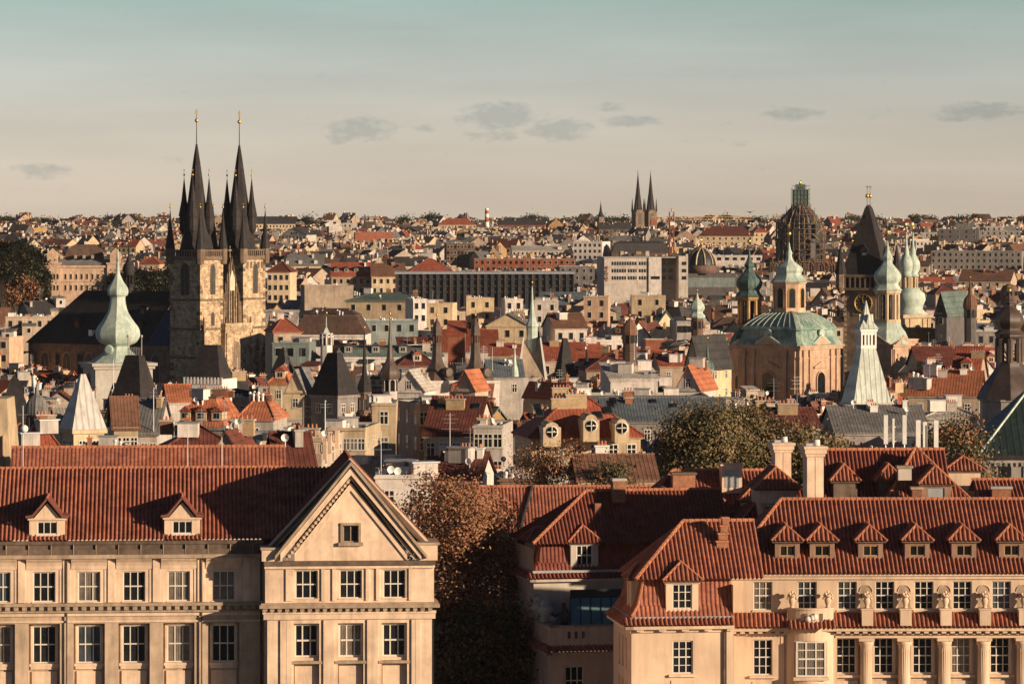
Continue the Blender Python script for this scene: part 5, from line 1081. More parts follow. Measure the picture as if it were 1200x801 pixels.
    b = MB('w_peach'); p = t.matrix_basis.inverted() @ Vector(((1050-600)/FP*846, 846, 0)); b.lathe([(4.6, 0), (4.6, zat(398, 846)), (4.9, zat(397, 846))], 14, (p.x, p.y), smooth=True); part('apse', b, t)
    KEEP.append((848, 995, 795, 466)); KEEP.append((1022, 1072, 785, 448)); cover(860, 992, 370, 480); cover(1026, 1060, 350, 460); FOOT.append((t.location.x, Y+8, 14))
nicholas()
def clock_tower():
    Y = 960; s = Y/FP; z = lambda v: zat(v, Y)
    t = thing('clock_tower', 'dark stone clock tower with steep wedge roof, corner turrets and round gold ringed clock', 'tower', (*at(1012, Y)[:2], 0), radians(-20))
    k = 4.6; D = 2*k
    m = MB('sandd'); m.box(-k, 0, 0, k, D, z(338)); 
    for i in range(24):
        for sx in (-1, 1): m.box(sx*k-.4*sx, -.12, 2+i*1.2, sx*k+.08*sx, .6, 2.7+i*1.2, 'sandst')
    m.box(-2.6, -.15, z(370), 2.8, .02, z(341), 'sandd'); part('tower', m, t)
    c = MB('gold'); zc = z(355); n = 28
    for i in range(n): a, b = 2*pi*i/n, 2*pi*(i+1)/n; c.tube((2.1*cos(a), -.3, zc+2.1*sin(a)), (2.1*cos(b), -.3, zc+2.1*sin(b)), .17, n=5); 
    c.pris([(2.05*cos(2*pi*i/n), zc+2.05*sin(2*pi*i/n)) for i in range(n)], -.25, -.1, 'bronze')
    for i in range(12): a = 2*pi*i/12; c.tube((1.5*cos(a), -.3, zc+1.5*sin(a)), (1.85*cos(a), -.3, zc+1.85*sin(a)), .09, n=4)
    c.tube((0, -.3, zc), (.9, -.3, zc+.5), .1, n=4).tube((0, -.3, zc), (-.3, -.3, zc+1.5), .08, n=4); part('clock', c, t)
    g = MB('sandd'); q = k+1.1; g.box(-q, -1.1, z(340), q, D+1.1, z(337)); g.box(-q, -1.1, z(325), q, D+1.1, z(321.5)); g.box(-k, .1, z(338), k, D-.1, z(322), 'bronze')
    for i in range(10):
        x = -q+.2+i*(2*q-.4)/9
        g.box(x-.2, -1.05, z(337), x+.2, -.75, z(325)); g.box(x-.2, D+.75, z(337), x+.2, D+1.05, z(325)); y = -.9+i*(D+1.8)/9; g.box(q-.3, y-.2, z(337), q, y+.2, z(325)).box(-q, y-.2, z(337), -q+.3, y+.2, z(325))
    part('gallery', g, t)
    r = MB('slate'); r.frus((-k-.6, -.6, k+.6, D+.6), z(322), (-.55, k-1.6, .55, k+1.6), z(244)); r.frus((-.55, k-1.6, .55, k+1.6), z(244), (-.1, k-1.2, .1, k+1.2), z(240)); part('roof', r, t)
    for zz, w_, y in ((z(306), .9, .5), (z(272), 1.1, 2.7)):
        d = MB('bronze'); d.box(-w_, 0, 0, w_, 2.4, 2.4).box(-w_*.6, -.05, .4, w_*.6, .02, 2.0, 'metal').pris([(-w_-.2, 2.4), (w_+.2, 2.4), (0, 4.0)], -.3, 2.6, 'slate'); part('dormer', d, t, (0, y, zz))
    for y in (k-1.3, k+1.3): f = MB('darkmetal'); finial(f, 0, y, z(242), 5, .09, .5); part('finial', f, t)
    for x, y in ((-q+.3, -.7), (q-.3, -.7), (-q+.3, D+.7), (q-.3, D+.7)):
        f = MB('slate'); f.lathe([(.3, z(344)), (1.15, z(337)), (1.15, z(321))], 8, (x, y), m='sandd', smooth=False).lathe([(1.45, z(321)), (.08, z(287))], 8, (x, y), smooth=False); finial(f, x, y, z(288), 2.2, .06, .25); part('corner_turret', f, t)
    KEEP.append((980, 1050, Y, 400)); cover(985, 1030, 280, 450); FOOT.append((t.location.x, Y+5, 8))
clock_tower()
def bulb_church():
    Y = 1080; s = Y/FP; z = lambda v: zat(v, Y)
    t = thing('bulb_church', 'cream church tower with pale green double bulb domes behind the clock tower', 'church tower', (*at(1066, Y)[:2], 0), radians(25))
    c = MB('copper')
    for dx in (-4.5, 4.5):
        c.lathe([(7*s, z(344)), (7*s, z(338))], 8, (dx*s, 0)); P = [(6, 338), (6, 326)]
        for k in range(8): a = pi*k/4; c.tube((dx*s+5*s*cos(a), 5*s*sin(a), z(338)), (dx*s+5*s*cos(a), 5*s*sin(a), z(324)), .25, n=5, m='w_cream')
        c.lathe([(7.5*s, z(324)), (6*s, z(320)), (8.5*s, z(313)), (8*s, z(307)), (5*s, z(301)), (3*s, z(298)), (3.6*s, z(295)), (1.6*s, z(288)), (.6*s, z(272))], 12, (dx*s, 0)); finial(c, dx*s, 0, z(273), 2.6, .07, .4)
    c.lathe([(22*s, z(368)), (15*s, z(362)), (16*s, z(358)), (19*s, z(351)), (18*s, z(344)), (12*s, z(339)), (10*s, z(337))], 16); part('domes', c, t)
    m = MB('w_cream'); m.box(-18*s, -18*s, 0, 18*s, 18*s, z(370)).box(-21*s, -21*s, z(372), 21*s, 21*s, z(368))
    for x in (-16, -9, 8, 15): m.box((x-1.5)*s, -19*s, 0, (x+1.5)*s, -17*s, z(373))
    arched(m, 0, z(400), 2, 4.5, -18*s, 'glass', 'w_cream'); part('tower', m, t)
    KEEP.append((1045, 1090, Y, 392)); cover(1052, 1082, 310, 410); FOOT.append((t.location.x, Y, 8))
bulb_church()
def scaffold_dome():
    Y = 1900; s = Y/FP; g = terr(Y); z = lambda v: zat(v, Y)-g
    t = thing('museum_dome', 'museum dome wrapped in dense dark scaffolding with green netting on its lantern', 'dome', (*at(938, Y)[:2], g), 0)
    d = MB('bronze'); d.lathe([(24*s, z(318)), (24*s, z(270)), (23*s, z(265)), (19*s, z(256)), (13*s, z(248)), (8*s, z(242)), (6*s, z(240))], 16); part('dome', d, t)
    l = MB('copperd'); l.box(-9*s, -9*s, z(241), 9*s, 9*s, z(222)).box(-5.5*s, -5.5*s, z(222), 5.5*s, 5.5*s, z(216)); l.lathe([(2*s, z(216)), (.3*s, z(211))], 8, m='gold'); part('netted_lantern', l, t)
    c = MB('w_brown'); rr = random.Random(4)
    for i in range(26):
        a = 2*pi*i/26
        for R_ in (25.5, 28.5): c.tube((R_*s*cos(a), R_*s*sin(a), z(318)), (R_*s*cos(a), R_*s*sin(a), z((258 if R_ < 27 else 266)+rr.uniform(-6, 7))), .2, n=4, m=rr.choice(['w_brown', 'stoned', 'w_ochre']))
        pts = [(26.5, 268), (21.5, 255.5), (14.5, 247), (9, 241)]
        for (r0, v0), (r1, v1) in zip(pts, pts[1:]): c.tube((r0*s*cos(a), r0*s*sin(a), z(v0)), (r1*s*cos(a), r1*s*sin(a), z(v1)), .22, n=4, m='stone2' if i % 2 else 'w_brown')
    for v in range(262, 320, 6):
        for i in range(26): a, b = 2*pi*i/26, 2*pi*(i+1)/26; c.tube((28.5*s*cos(a), 28.5*s*sin(a), z(v)), (28.5*s*cos(b), 28.5*s*sin(b), z(v)), .16, n=4, m='stoned')
    for v in (246, 240, 252): 
        for i in range(20): a, b = 2*pi*i/20, 2*pi*(i+1)/20; R_ = {246: 15, 240: 10, 252: 20.5}[v]; c.tube((R_*s*cos(a), R_*s*sin(a), z(v)), (R_*s*cos(b), R_*s*sin(b), z(v)), .18, n=4)
    for x in range(-10, 11, 4):
        for y in (-10.5, 10.5): c.tube((x*s, y*s, z(246)), (x*s, y*s, z(215+abs(x)*.5)), .13, n=4, m='copperd'); 
    for v in range(218, 244, 5): c.box(-10.5*s, -10.6*s, z(v), 10.5*s, -10.4*s, z(v)+.25, 'stoned')
    for i in range(150):
        a = rr.uniform(0, 2*pi); R_ = rr.choice([25.5, 28.7, 29.5]); v0 = rr.uniform(262, 316); c.tube((R_*s*cos(a), R_*s*sin(a), z(v0)), (R_*s*cos(a+.3), R_*s*sin(a+.3), z(v0-rr.choice([0, 6, -6]))), .17, n=4, m=rr.choice(['stoned', 'w_brown', 'w_ochre', 'bronze']))
    for i in range(60):
        a = rr.uniform(0, 2*pi); q = rr.random(); R_ = 27*(1-q)+10*q+rr.uniform(0, 3); v0 = 266*(1-q)+241*q; c.tube((R_*s*cos(a), R_*s*sin(a), z(v0+8)), (R_*s*cos(a), R_*s*sin(a), z(v0-rr.uniform(1, 7))), .15, n=4, m=rr.choice(['stoned', 'w_brown']))
    for i in range(26):
        a = 2*pi*i/26; b = 2*pi*(i+1)/26; v0 = rr.choice([262, 268, 280, 292]); 
        if rr.random() < .7: c.poly([(28.4*s*cos(a), 28.4*s*sin(a), z(v0+22)), (28.4*s*cos(b), 28.4*s*sin(b), z(v0+22)), (28.4*s*cos(b), 28.4*s*sin(b), z(v0)), (28.4*s*cos(a), 28.4*s*sin(a), z(v0))], 'bronze')
    for u_ in range(-37, 40, 3): c.tube((u_*s, -32*s, z(322)), (u_*s, -32*s, z(300+rr.uniform(0, 14))), .17, n=4, m='w_brown').tube((u_*s, -32*s, z(306)), ((u_+3)*s, -32*s, z(rr.choice([306, 312]))), .15, n=4, m='w_ochre')
    part('scaffolding', c, t)
    b = MB('w_ochre'); b.box(-36*s, -30*s, -6, 38*s, 30*s, z(312)).box(-36*s, -30.5*s, z(316), 38*s, -30*s, z(308), 'w_brown')
    for i in range(19): x = (-35+i*4)*s; b.box(x, -31*s, -6, x+.5, -30*s, z(300+(i*7) % 9), 'w_brown')
    part('scaffolded_base', b, t); KEEP.append((900, 978, Y, 322)); cover(910, 966, 250, 330); FOOT.append((t.location.x, Y, 16))
scaffold_dome()
def twin_spires():
    Y = 2900; s = Y/FP; g = terr(Y); z = lambda v: zat(v, Y)-g
    t = thing('distant_church', 'far dark neo-Gothic church with two sharp spires on the skyline', 'church', (*at(755, Y)[:2], g), radians(25))
    for dx in (-8.3, 8.3):
        m = MB('sandd'); k = 5.6*s; x = dx*s; m.box(x-k, -k, -6, x+k, k, z(246)); lancet(m, x, z(263), 2.2, 8, -k, 'bronze', 'sandd'); s_ = MB('sandd'); lancet(s_, 0, z(263), 2.2, 8, 0, 'bronze', 'sandd'); m.add(s_, pi/2, (x+k, 0, 0)); part('tower', m, t)
        p = MB('slate'); p.lathe([(5.2*s, z(247)), (2.4*s, z(225)), (.25*s, z(203))], 8, (x, 0), pi/8, smooth=False); finial(p, x, 0, z(204), 3, .25, .5, cross=False)
        for a in range(4): q = pi/4+a*pi/2; p.lathe([(1.5*s, z(248)), (.1*s, z(232))], 6, (x+7.4*s*cos(q)*.95, 7.4*s*sin(q)*.95), smooth=False)
        part('spire', p, t)
    cover(740, 772, 230, 275); FOOT.append((t.location.x, Y, 20))
    Y = 3050; g = terr(Y); s = Y/FP; z = lambda v: zat(v, Y)-g
    t = thing('thin_church_spire', 'tiny thin dark church spire on the skyline left of the twin spires', 'church tower', (*at(704, Y)[:2], g), 0.3); m = MB('slate'); m.box(-1.9, -1.9, 0, 1.9, 1.9, z(254), 'sandd').lathe([(2.6, z(254)), (1.1, z(248)), (.2, z(238))], 8); finial(m, 0, 0, z(239), 3, .2, .5); part('spire', m, t)
    Y = 2950; g = terr(Y); z = lambda v: zat(v, Y)-g
    t = thing('striped_chimney', 'short white factory chimney with red bands on the skyline', 'chimney', (*at(570.5, Y)[:2], g)); m = MB('white'); zz = [266, 260, 255, 250.5, 246.5, 244]
    for i in range(5): m.lathe([(1.55-i*.06, z(zz[i])), (1.5-i*.06, z(zz[i+1]))], 10, m='w_redb' if i % 2 else 'white')
    part('shaft', m, t)
    # crane
    Y = 1650; g = terr(Y); z = lambda v: zat(v, Y)-g
    t = thing('tower_crane', 'red lattice tower crane with white cab and long orange jib', 'crane', (*at(787, Y)[:2], g), radians(8))
    c = MB('w_redb'); a = .85; zt = z(248)
    for x, y in ((-a, -a), (a, -a), (a, a), (-a, a)): c.tube((x, y, 0), (x, y, zt), .16, n=4)
    q = 0; k = 0
    while q < zt-2:
        for y in (-a, a): c.tube((-a if k % 2 else a, y, q), (a if k % 2 else -a, y, q+2), .12, n=4).tube((-a, y, q), (a, y, q), .1, n=4)
        for x in (-a, a): c.tube((x, -a if k % 2 else a, q), (x, a if k % 2 else -a, q+2), .12, n=4)
        q += 2; k += 1
    part('mast', c, t); j = MB('w_ochre'); zj = z(257.5)
    for y, zz in ((-.6, 0), (.6, 0), (0, 1.2)): j.tube((-8.5, y, zj+zz), (33, y, zj+zz), .12, n=4)
    for i in range(28): x = -8.5+i*1.5; j.tube((x, -.6, zj), (x+.75, 0, zj+1.2), .07, n=4).tube((x+.75, 0, zj+1.2), (x+1.5, -.6, zj), .07, n=4)
    j.tube((0, 0, zt), (0, 0, z(243.5)), .3, .1, 5).tube((0, 0, z(244)), (30, 0, zj+1.2), .07, n=4).tube((0, 0, z(244)), (-8, 0, zj+1.2), .07, n=4).box(-8.5, -.9, zj-2, -6.2, .9, zj+.2, 'w_redb'); part('jib', j, t)
    b = MB('white'); b.box(-.9, -1.8, z(264), 1.0, -.9, z(260)); part('cab', b, t); FOOT.append((t.location.x, Y, 4))
twin_spires()
def brown_tower():
    Y = 480; s = Y/FP; z = lambda v: zat(v, Y)
    t = thing('brown_baroque_tower', 'dark brown baroque church tower with bulb and arched lantern at the right edge', 'church tower', (*at(1183, Y)[:2], 0), 0)
    r = MB('slate'); dk = M('brown_copper', (.085, .058, .046), rough=.5, var=.3, scale=.8, streak=.35, spec=.4)
    P = [(39, 467), (37, 463), (34, 456), (28, 447), (21, 438), (16.5, 430), (15.5, 426)]
    r.facet([(a*s, z(b)) for a, b in P], 8, (0, 0), -pi/2-.08, dk); part('bell_roof', r, t)
    l = MB(dk); l.lathe([(15.5*s, z(427)), (15.5*s, z(423))], 8, (0, 0), -pi/2-.08, dk, False).lathe([(14*s, z(398)), (17*s, z(394)), (17*s, z(391))], 8, (0, 0), -pi/2-.08, dk, False)
    for i in range(8): a = -pi/2-.08+2*pi*i/8; l.tube((13.6*s*cos(a), 13.6*s*sin(a), z(424)), (13.6*s*cos(a), 13.6*s*sin(a), z(396)), .34, n=6)
    for i in range(8):
        a = -pi/2-.08+2*pi*(i+.5)/8; w_ = 4.0*s*1.2
        q = MB(dk); q.box(-w_, -.1, z(423), -w_*.55, .1, z(398)).box(w_*.55, -.1, z(423), w_, .1, z(398)).box(-w_*.55, -.1, z(402), w_*.55, .1, z(398)); l.add(q, a+pi/2, (12.7*s*cos(a), 12.7*s*sin(a), 0))
    part('lantern', l, t)
    o = MB(dk); o.facet([(a*s, z(b)) for a, b in [(19, 391), (15, 388), (13, 385), (16.5, 379), (17, 374), (14, 367), (8, 361), (5, 357), (6, 354), (3, 350), (1, 344)]], 8, (0, 0), -pi/2-.08, dk); finial(o, 0, 0, z(346), 1.2, .06, .25); part('onion_dome', o, t)
    m = MB('w_grey'); k = 33*s; m.lathe([(k/.92, 0), (k/.92, z(470)), (k/.92+.3, z(469)), (k/.92+.3, z(467))], 8, (0, 0), pi/8, smooth=False)
    q = MB('w_grey'); q.box(-.7, -.15, z(520), .7, .02, z(496)).box(-.42, -.2, z(518), .42, 0, z(500), 'glass'); q.box(-.95, -.3, z(496), .95, .02, z(494)).pris([(-1.0, z(494)), (1.0, z(494)), (0, z(488))], -.3, .02, 'w_grey')
    for a in (-2.36+.0, -pi/2+.0): m.add(q, a+pi/2, (k*cos(a), k*sin(a), 0))
    part('tower', m, t); KEEP.append((1140, 1200, Y-5, 540)); cover(1148, 1200, 430, 560); FOOT.append((t.location.x, Y, 6))
    # green roofed church nave in front of it
    Y = 452; s = Y/FP; z = lambda v: zat(v, Y)
    t = thing('green_roof_nave', 'grey church nave with dark green copper hip roof and arched windows, right edge', 'church', (*at(1150, Y)[:2], 0), radians(2))
    m = MB('w_grey'); m.box(0, 0, 0, 14, 14, z(538)); m.box(-.2, -.25, z(542), 14, .1, z(538)).box(-.45, -.5, z(538), 14, .2, z(533), 'slate')
    for i in range(20): m.box(.2+i*.6, -.24, z(546), .45+i*.6, 0, z(542), 'w_grey')
    for x in (2.6, 5.6, 8.6): arched(m, x, z(590), 1.4, 4.6, 0, 'glass', 'w_grey')
    part('wall', m, t); MT['copperk'] = M('shaded_copper', (.020, .033, .033), rough=.55, var=.25, scale=.5, streak=.4, stripes=(0, .75, .35)); r = MB('copperk'); r.poly([(-.4, -.45, z(533)), (14, -.45, z(533)), (14, 7, z(450)), (7, 7, z(450))]).poly([(-.4, 14, z(533)), (-.4, -.45, z(533)), (7, 7, z(450))]); r.tube((-.4, -.45, z(533)+.05), (7, 7, z(450)+.05), .16, n=5, m='copper'); part('roof', r, t)  # shade lying on the nave roof is put into the darker copper colour
    cover(1150, 1200, 470, 600); FOOT.append((t.location.x+7, Y+7, 9))
brown_tower()
def steep(name, label, cat, u, vt, vb, wpx, topw, Y, m, wall_m, yaw=30, sides='sq', vw=None, crest=None, toph=0, keepv=None, depth=1.0):
    """steep pyramid or wedge roof on a square block: vt top, vb eave, vw wall foot shown"""
    s = Y/FP; z = lambda v: zat(v, Y); t = thing(name, label, cat, (*at(u, Y)[:2], 0), radians(yaw)); k = wpx*s/2; q = topw*s/2
    f = abs(cos(radians(yaw)))+abs(sin(radians(yaw))); k /= f; q2 = q/f if topw else .05
    r = MB(m); r.frus((-k-.25, -k*depth-.25, k+.25, k*depth+.25), z(vb), (-q2, -q2*depth*.6, q2, q2*depth*.6), z(vt)); part('roof', r, t)
    w_ = MB(wall_m); w_.box(-k, -k*depth, 0, k, k*depth, z(vb)).box(-k-.3, -k*depth-.3, z(vb)-.5, k+.3, k*depth+.3, z(vb)-.02)
    part('wall', w_, t)
    for a, L_ in ((0, k*depth), (-pi/2, k), (pi/2, k)):
        for x in (-k*.45, k*.45):
            p = Matrix.Rotation(a, 3, 'Z') @ Vector((x, -L_-.01, 0)); inst('window', G['w_bg'], t, (p.x, p.y, z(vb)-2.8), a)
    if crest:
        c = MB(crest); 
        for i in range(9): x = -q2+2*q2*i/8; c.tube((x, 0, z(vt)), (x, 0, z(vt)+1.1), .06, n=4)
        c.tube((-q2, 0, z(vt)+.8), (q2, 0, z(vt)+.8), .06, n=4); c.tube((-q2, 0, z(vt)), (-q2, 0, z(vt)+2.6), .07, n=4).tube((q2, 0, z(vt)), (q2, 0, z(vt)+2.6), .07, n=4).ball((-q2, 0, z(vt)+2.6), .2, n=5).ball((q2, 0, z(vt)+2.6), .2, n=5); part('ridge_railing', c, t)
    KEEP.append((u-wpx/2, u+wpx/2, Y-4, keepv or vb+6)); cover(u-wpx*.3, u+wpx*.3, vt+8, (keepv or vb)+10); FOOT.append((t.location.x, Y, k*1.3)); return t, k, z
def needle(name, label, u, Y, P, base=None, m='slate', vb=None, ball=True, n=8, rot=0.0, copper=None):
    """P: (half width px, v) from foot to tip"""
    s = Y/FP; t = thing(name, label, 'spire' if 'spire' in name else 'tower', (*at(u, Y)[:2], 0), 0); z = lambda v: zat(v, Y)
    r = MB(m); r.facet([(a*s, z(v)) for a, v in P], n, (0, 0), rot-pi/2, m); finial(r, 0, 0, z(P[-1][1])-.1, 1.5, .05, .2, cross=False); part('roof', r, t)
    if base:
        hw, v0, v1, bm = base; b = MB(bm); b.lathe([(hw*s, 0), (hw*s, z(v0)), ((hw+1)*s, z(v0)+.1), ((hw+1)*s, z(v0)+.4)], 8, (0, 0), rot-pi/2, bm, False)
        for i in range(8):
            a = rot-pi/2+2*pi*(i+.5)/8; q = MB('glass'); arched(q, 0, z(v1), .7, 1.8, 0, 'glass', bm, t=.08); b.add(q, a+pi/2, (hw*s*.935*cos(a), hw*s*.935*sin(a), 0))
        part('tower', b, t)
    KEEP.append((u-P[0][0], u+P[0][0], Y-3, vb or P[0][1]+6)); FOOT.append((t.location.x, Y, P[0][0]*s)); return t
def more_landmarks():
    steep('pyramid_roof_house', 'cream ornate house under a big pale metal pyramid roof with two ridge knobs', 'house', 97, 438, 502, 52, 8, 505, 'seamp', 'w_cream', 28, keepv=527, depth=1.0)
    t, k, z = steep('black_wedge_house', 'steep black slate wedge roof with iron crest beside the pale pyramid roof', 'house', 158, 416, 490, 62, 24, 560, 'slate', 'w_grey', -25, crest='concrete', keepv=515, depth=1.15)
    t, k, z = steep('white_parapet_house', 'truncated black roof above a white balustraded parapet over an orange mansard', 'house', 247, 404, 449, 48, 27, 640, 'slate', 'white', -18, keepv=452)
    q = MB('white'); q.box(-k-.6, -k-.6, z(455), k+.6, k+.6, z(449)).box(-k-.6, -k-.6, z(449), k+.6, -k-.3, z(443)).box(-k-.6, -k-.6, z(449), -k-.3, k+.6, z(443)).box(k+.3, -k-.6, z(449), k+.6, k+.6, z(443)); [q.box(-k-.6+i*(2*k+1.2)/11-.12, -k-.75, z(449), -k-.6+i*(2*k+1.2)/11+.12, -k-.6, z(441)) for i in range(12)]; part('parapet', q, t)
    steep('steep_black_house', 'steep black roofed house with skylight left of the needle spires', 'house', 392, 413, 462, 54, 20, 640, 'slate', 'w_grey', -35, keepv=466)
    steep('black_pyramid_tower', 'sharp black pyramid roofed Gothic gate tower', 'tower', 662, 396, 447, 26, 7, 775, 'slate', 'sandd', 25, keepv=448)
    steep('small_black_gable', 'small steep grey slate pyramid left of the beige ornate gable', 'house', 332, 407, 437, 26, 4, 720, 'r_dark', 'w_grey', -30, keepv=440)
    # white pyramid tower
    Y = 572; s = Y/FP; z = lambda v: zat(v, Y); t = thing('white_pyramid_tower', 'tower with tall white metal pyramid roof and arcaded white lantern', 'tower', (*at(1015, Y)[:2], 0), radians(14))
    k = 23*s; r = MB('white'); pw = M('white_seam_metal', (.50, .53, .46), rough=.5, var=.16, streak=.3, stripes=(0, .75, .35)); r.frus((-k, -k, k, k), z(471), (-9*s, -9*s, 9*s, 9*s), z(408), pw); part('roof', r, t)
    l = MB('white'); l.box(-9.5*s, -9.5*s, z(408), 9.5*s, 9.5*s, z(404)).box(-8*s, -8*s, z(404), 8*s, 8*s, z(388), 'glass').box(-10.5*s, -10.5*s, z(388), 10.5*s, 10.5*s, z(385))
    for a in range(4):
        q = MB('white')
        for x in (-8.5, -4, 0, 4, 8.5): q.box((x-1.1)*s, -9.3*s, z(404), (x+1.1)*s, -7.8*s, z(388))
        q.box(-9*s, -9.2*s, z(392), 9*s, -8.2*s, z(388)); l.add(q, a*pi/2)
    l.frus((-12*s, -12*s, 12*s, 12*s), z(385), (-4.5*s, -4.5*s, 4.5*s, 4.5*s), z(374), pw).frus((-4.5*s, -4.5*s, 4.5*s, 4.5*s), z(374), (-.4*s, -.4*s, .4*s, .4*s), z(352), pw)
    for a in range(4): q = MB(pw); q.pris([(-2.5*s, z(380)), (2.5*s, z(380)), (0, z(368))], -8.5*s, -3*s, pw); l.add(q, a*pi/2)
    part('lantern', l, t); w_ = MB('w_pale'); w_.box(-k-.2, -k-.2, 0, k+.2, k+.2, z(471)); part('wall', w_, t); KEEP.append((990, 1042, Y-6, 474)); cover(995, 1036, 400, 478); FOOT.append((t.location.x, Y, 5))
    # brown domes
    for u, lab in ((512, 'brown bell shaped baroque dome with tall lantern, the left of a pair'), (557, 'brown bell shaped baroque dome with tall lantern, the right of a pair')):
        Y = 700; s = Y/FP; z = lambda v: zat(v, Y); dk = MT.setdefault('browncu', M('brown_sheet_copper', (.10, .066, .05), rough=.5, var=.3, scale=.8, streak=.3, spec=.4))
        t = thing('bell_dome_tower', lab, 'tower', (*at(u, Y)[:2], 0), 0, 'pair of brown bell domes'); r = MB(dk); r.facet([(a*s, z(v)) for a, v in [(23, 446), (21.5, 443), (17, 438), (12, 432), (8.5, 426), (6.2, 418), (5.4, 404)]], 8, (0, 0), -pi/2-.15, dk); part('bell_roof', r, t)
        l = MB(dk); l.lathe([(5.5*s, z(405)), (5.5*s, z(401))], 8, (0, 0), -pi/2-.15, dk, False)
        for i in range(8): a = 2*pi*i/8; l.tube((4.6*s*cos(a), 4.6*s*sin(a), z(402)), (4.6*s*cos(a), 4.6*s*sin(a), z(393)), .15, n=4)
        l.lathe([(2.6*s, z(402)), (2.6*s, z(393))], 6, m='w_redb'); l.facet([(a*s, z(v)) for a, v in [(6.2, 393), (5.4, 390), (5.5, 386), (4.2, 380), (2, 376), (1, 373)]], 8, (0, 0), -pi/2-.15, dk); finial(l, 0, 0, z(374), 1.6, .05, .2); part('lantern', l, t)
        o = MB('w_white'); o.box(-22*s, -22*s, 0, 22*s, 22*s, z(447)).box(-23*s, -23*s, z(448), 23*s, 23*s, z(445)); part('wall', o, t, rz=radians(20))
        d = MB(dk); d.lathe([(.9, -.8), (.9, .3), (.6, .32)], 10); ob = part('round_dormer', d, t, (2.0, -2.1, z(436))); ob.rotation_euler = (pi/2, 0, .7)
        KEEP.append((u-23, u+23, Y-4, 452)); cover(u-16, u+16, 420, 455); FOOT.append((t.location.x, Y, 4.5))
    needle('needle_spire', 'dark needle spire with small bulb, the left and lower of two', 427, 660, [(8, 462), (8.5, 456), (7, 449), (3.5, 440), (2, 425), (.6, 388)], (7.5, 462, 480, 'w_brown'), vb=492)
    needle('needle_spire', 'tall brown needle spire with bulb on a sunlit white turret', 457, 650, [(11, 444), (12, 437), (9.5, 430), (4.5, 421), (2.6, 405), (.5, 372)], (8.5, 444, 458, 'w_white'), vb=466, m='browncu')
    t = needle('green_spire', 'slim green copper spire on a pale steep gabled turret', 623.5, 720, [(7, 424), (6.5, 386), (7.5, 382), (4.5, 374), (2.2, 360), (.6, 335)], None, 'copper', vb=446, n=8)
    s = 720/FP; z = lambda v: zat(v, 720); w_ = MB('w_cream'); w_.frus((-16*s, -14*s, 16*s, 14*s), z(441), (-9*s, -3*s, 9*s, 3*s), z(398), 'w_beige'); w_.box(-15*s, -13*s, 0, 15*s, 13*s, z(441), 'w_white'); w_.pris([(-18*s, z(444)), (-15*s, z(444)), (-9*s, z(396)), (-10.5*s, z(394))], -15*s, 10*s, 'white').pris([(15*s, z(444)), (18*s, z(444)), (10.5*s, z(394)), (9*s, z(396))], -15*s, 10*s, 'white'); part('gabled_turret', w_, t); cover(608, 640, 400, 450)
    needle('small_green_spire', 'small green needle on a grey roof left of the green spired turret', 603, 690, [(5, 441), (4, 432), (2.2, 426), (.5, 405)], None, 'copper', vb=446)
    needle('brown_needle', 'tiny brown needle turret right of the black pyramid tower', 687.5, 800, [(4, 432), (4.5, 428), (2, 423), (.4, 408)], (3.6, 432, 440, 'sandd'), vb=448)
    needle('green_onion_turret', 'green onion cap on a brick turret behind the yellow gable house', 817, 940, [(8, 373), (9.5, 370), (6.5, 366), (9, 361), (7, 355), (2.5, 350), (.6, 343)], (7, 373, 385, 'w_brown'), 'copper', vb=400)
    needle('green_cap_turret', 'small dark green domed turret in front of the yellow gable house', 829, 700, [(7.5, 436), (7.5, 429), (5.5, 423), (2, 419), (.5, 400)], (7, 437, 446, 'w_grey'), 'copperd', vb=444)
    needle('grey_dome_turret', 'grey metal domed open turret with mast at far left', 43, 500, [(13, 487), (14, 484), (12.5, 474), (8.5, 466), (3, 461), (1, 450)], (11, 487, 505, 'w_brown'), 'r_grey', vb=520)
    needle('dark_cap_turret', 'dark pointed turret with iron mast near the left edge', 17, 540, [(26, 500), (22, 480), (12, 455), (8, 446), (1, 440)], (20, 500, 512, 'w_redb'), 'slate', vb=520, n=4, rot=.9)
    needle('clock_dome', 'little reddish clock pavilion with ribbed dome', 738, 760, [(9, 392), (9, 387), (7.5, 381), (4.5, 376.5), (1, 373)], (8, 393, 402, 'w_brown'), 'r_rust', vb=403)
    needle('small_square_cap', 'small pale green pyramid cap in front of the brown mansard block', 382.5, 700, [(9, 396), (1, 383), (.5, 371)], (7, 396, 404, 'w_white'), 'copper', vb=402, n=4, rot=.9)
    # museum (pink) far left
    Y = 1420; s = Y/FP; g = terr(Y); z = lambda v: zat(v, Y)-g; t = thing('pink_museum', 'pink neo-renaissance museum with long domed roof and corner pavilions', 'museum', (*at(98, Y)[:2], g), radians(3))
    m = MB('w_pink'); m.box(-46*s, 0, -4, 46*s, 14, z(312)).box(-46.6*s, -.4, z(313.5), 46.6*s, 14, z(311)).box(-46.3*s, -.25, z(330), 46.3*s, 0, z(329))
    for a in (-36.5, 37): m.box((a-9.5)*s, -.8, -4, (a+9.5)*s, 14, z(308)).box((a-10.5)*s, -1.1, z(309.5), (a+10.5)*s, 14, z(307.5)).box((a-6)*s, -.6, z(308), (a+6)*s, 4, z(298)).pris([((a-7)*s, z(298)), ((a+7)*s, z(298)), (a*s, z(291))], -.7, 4, 'w_pink')
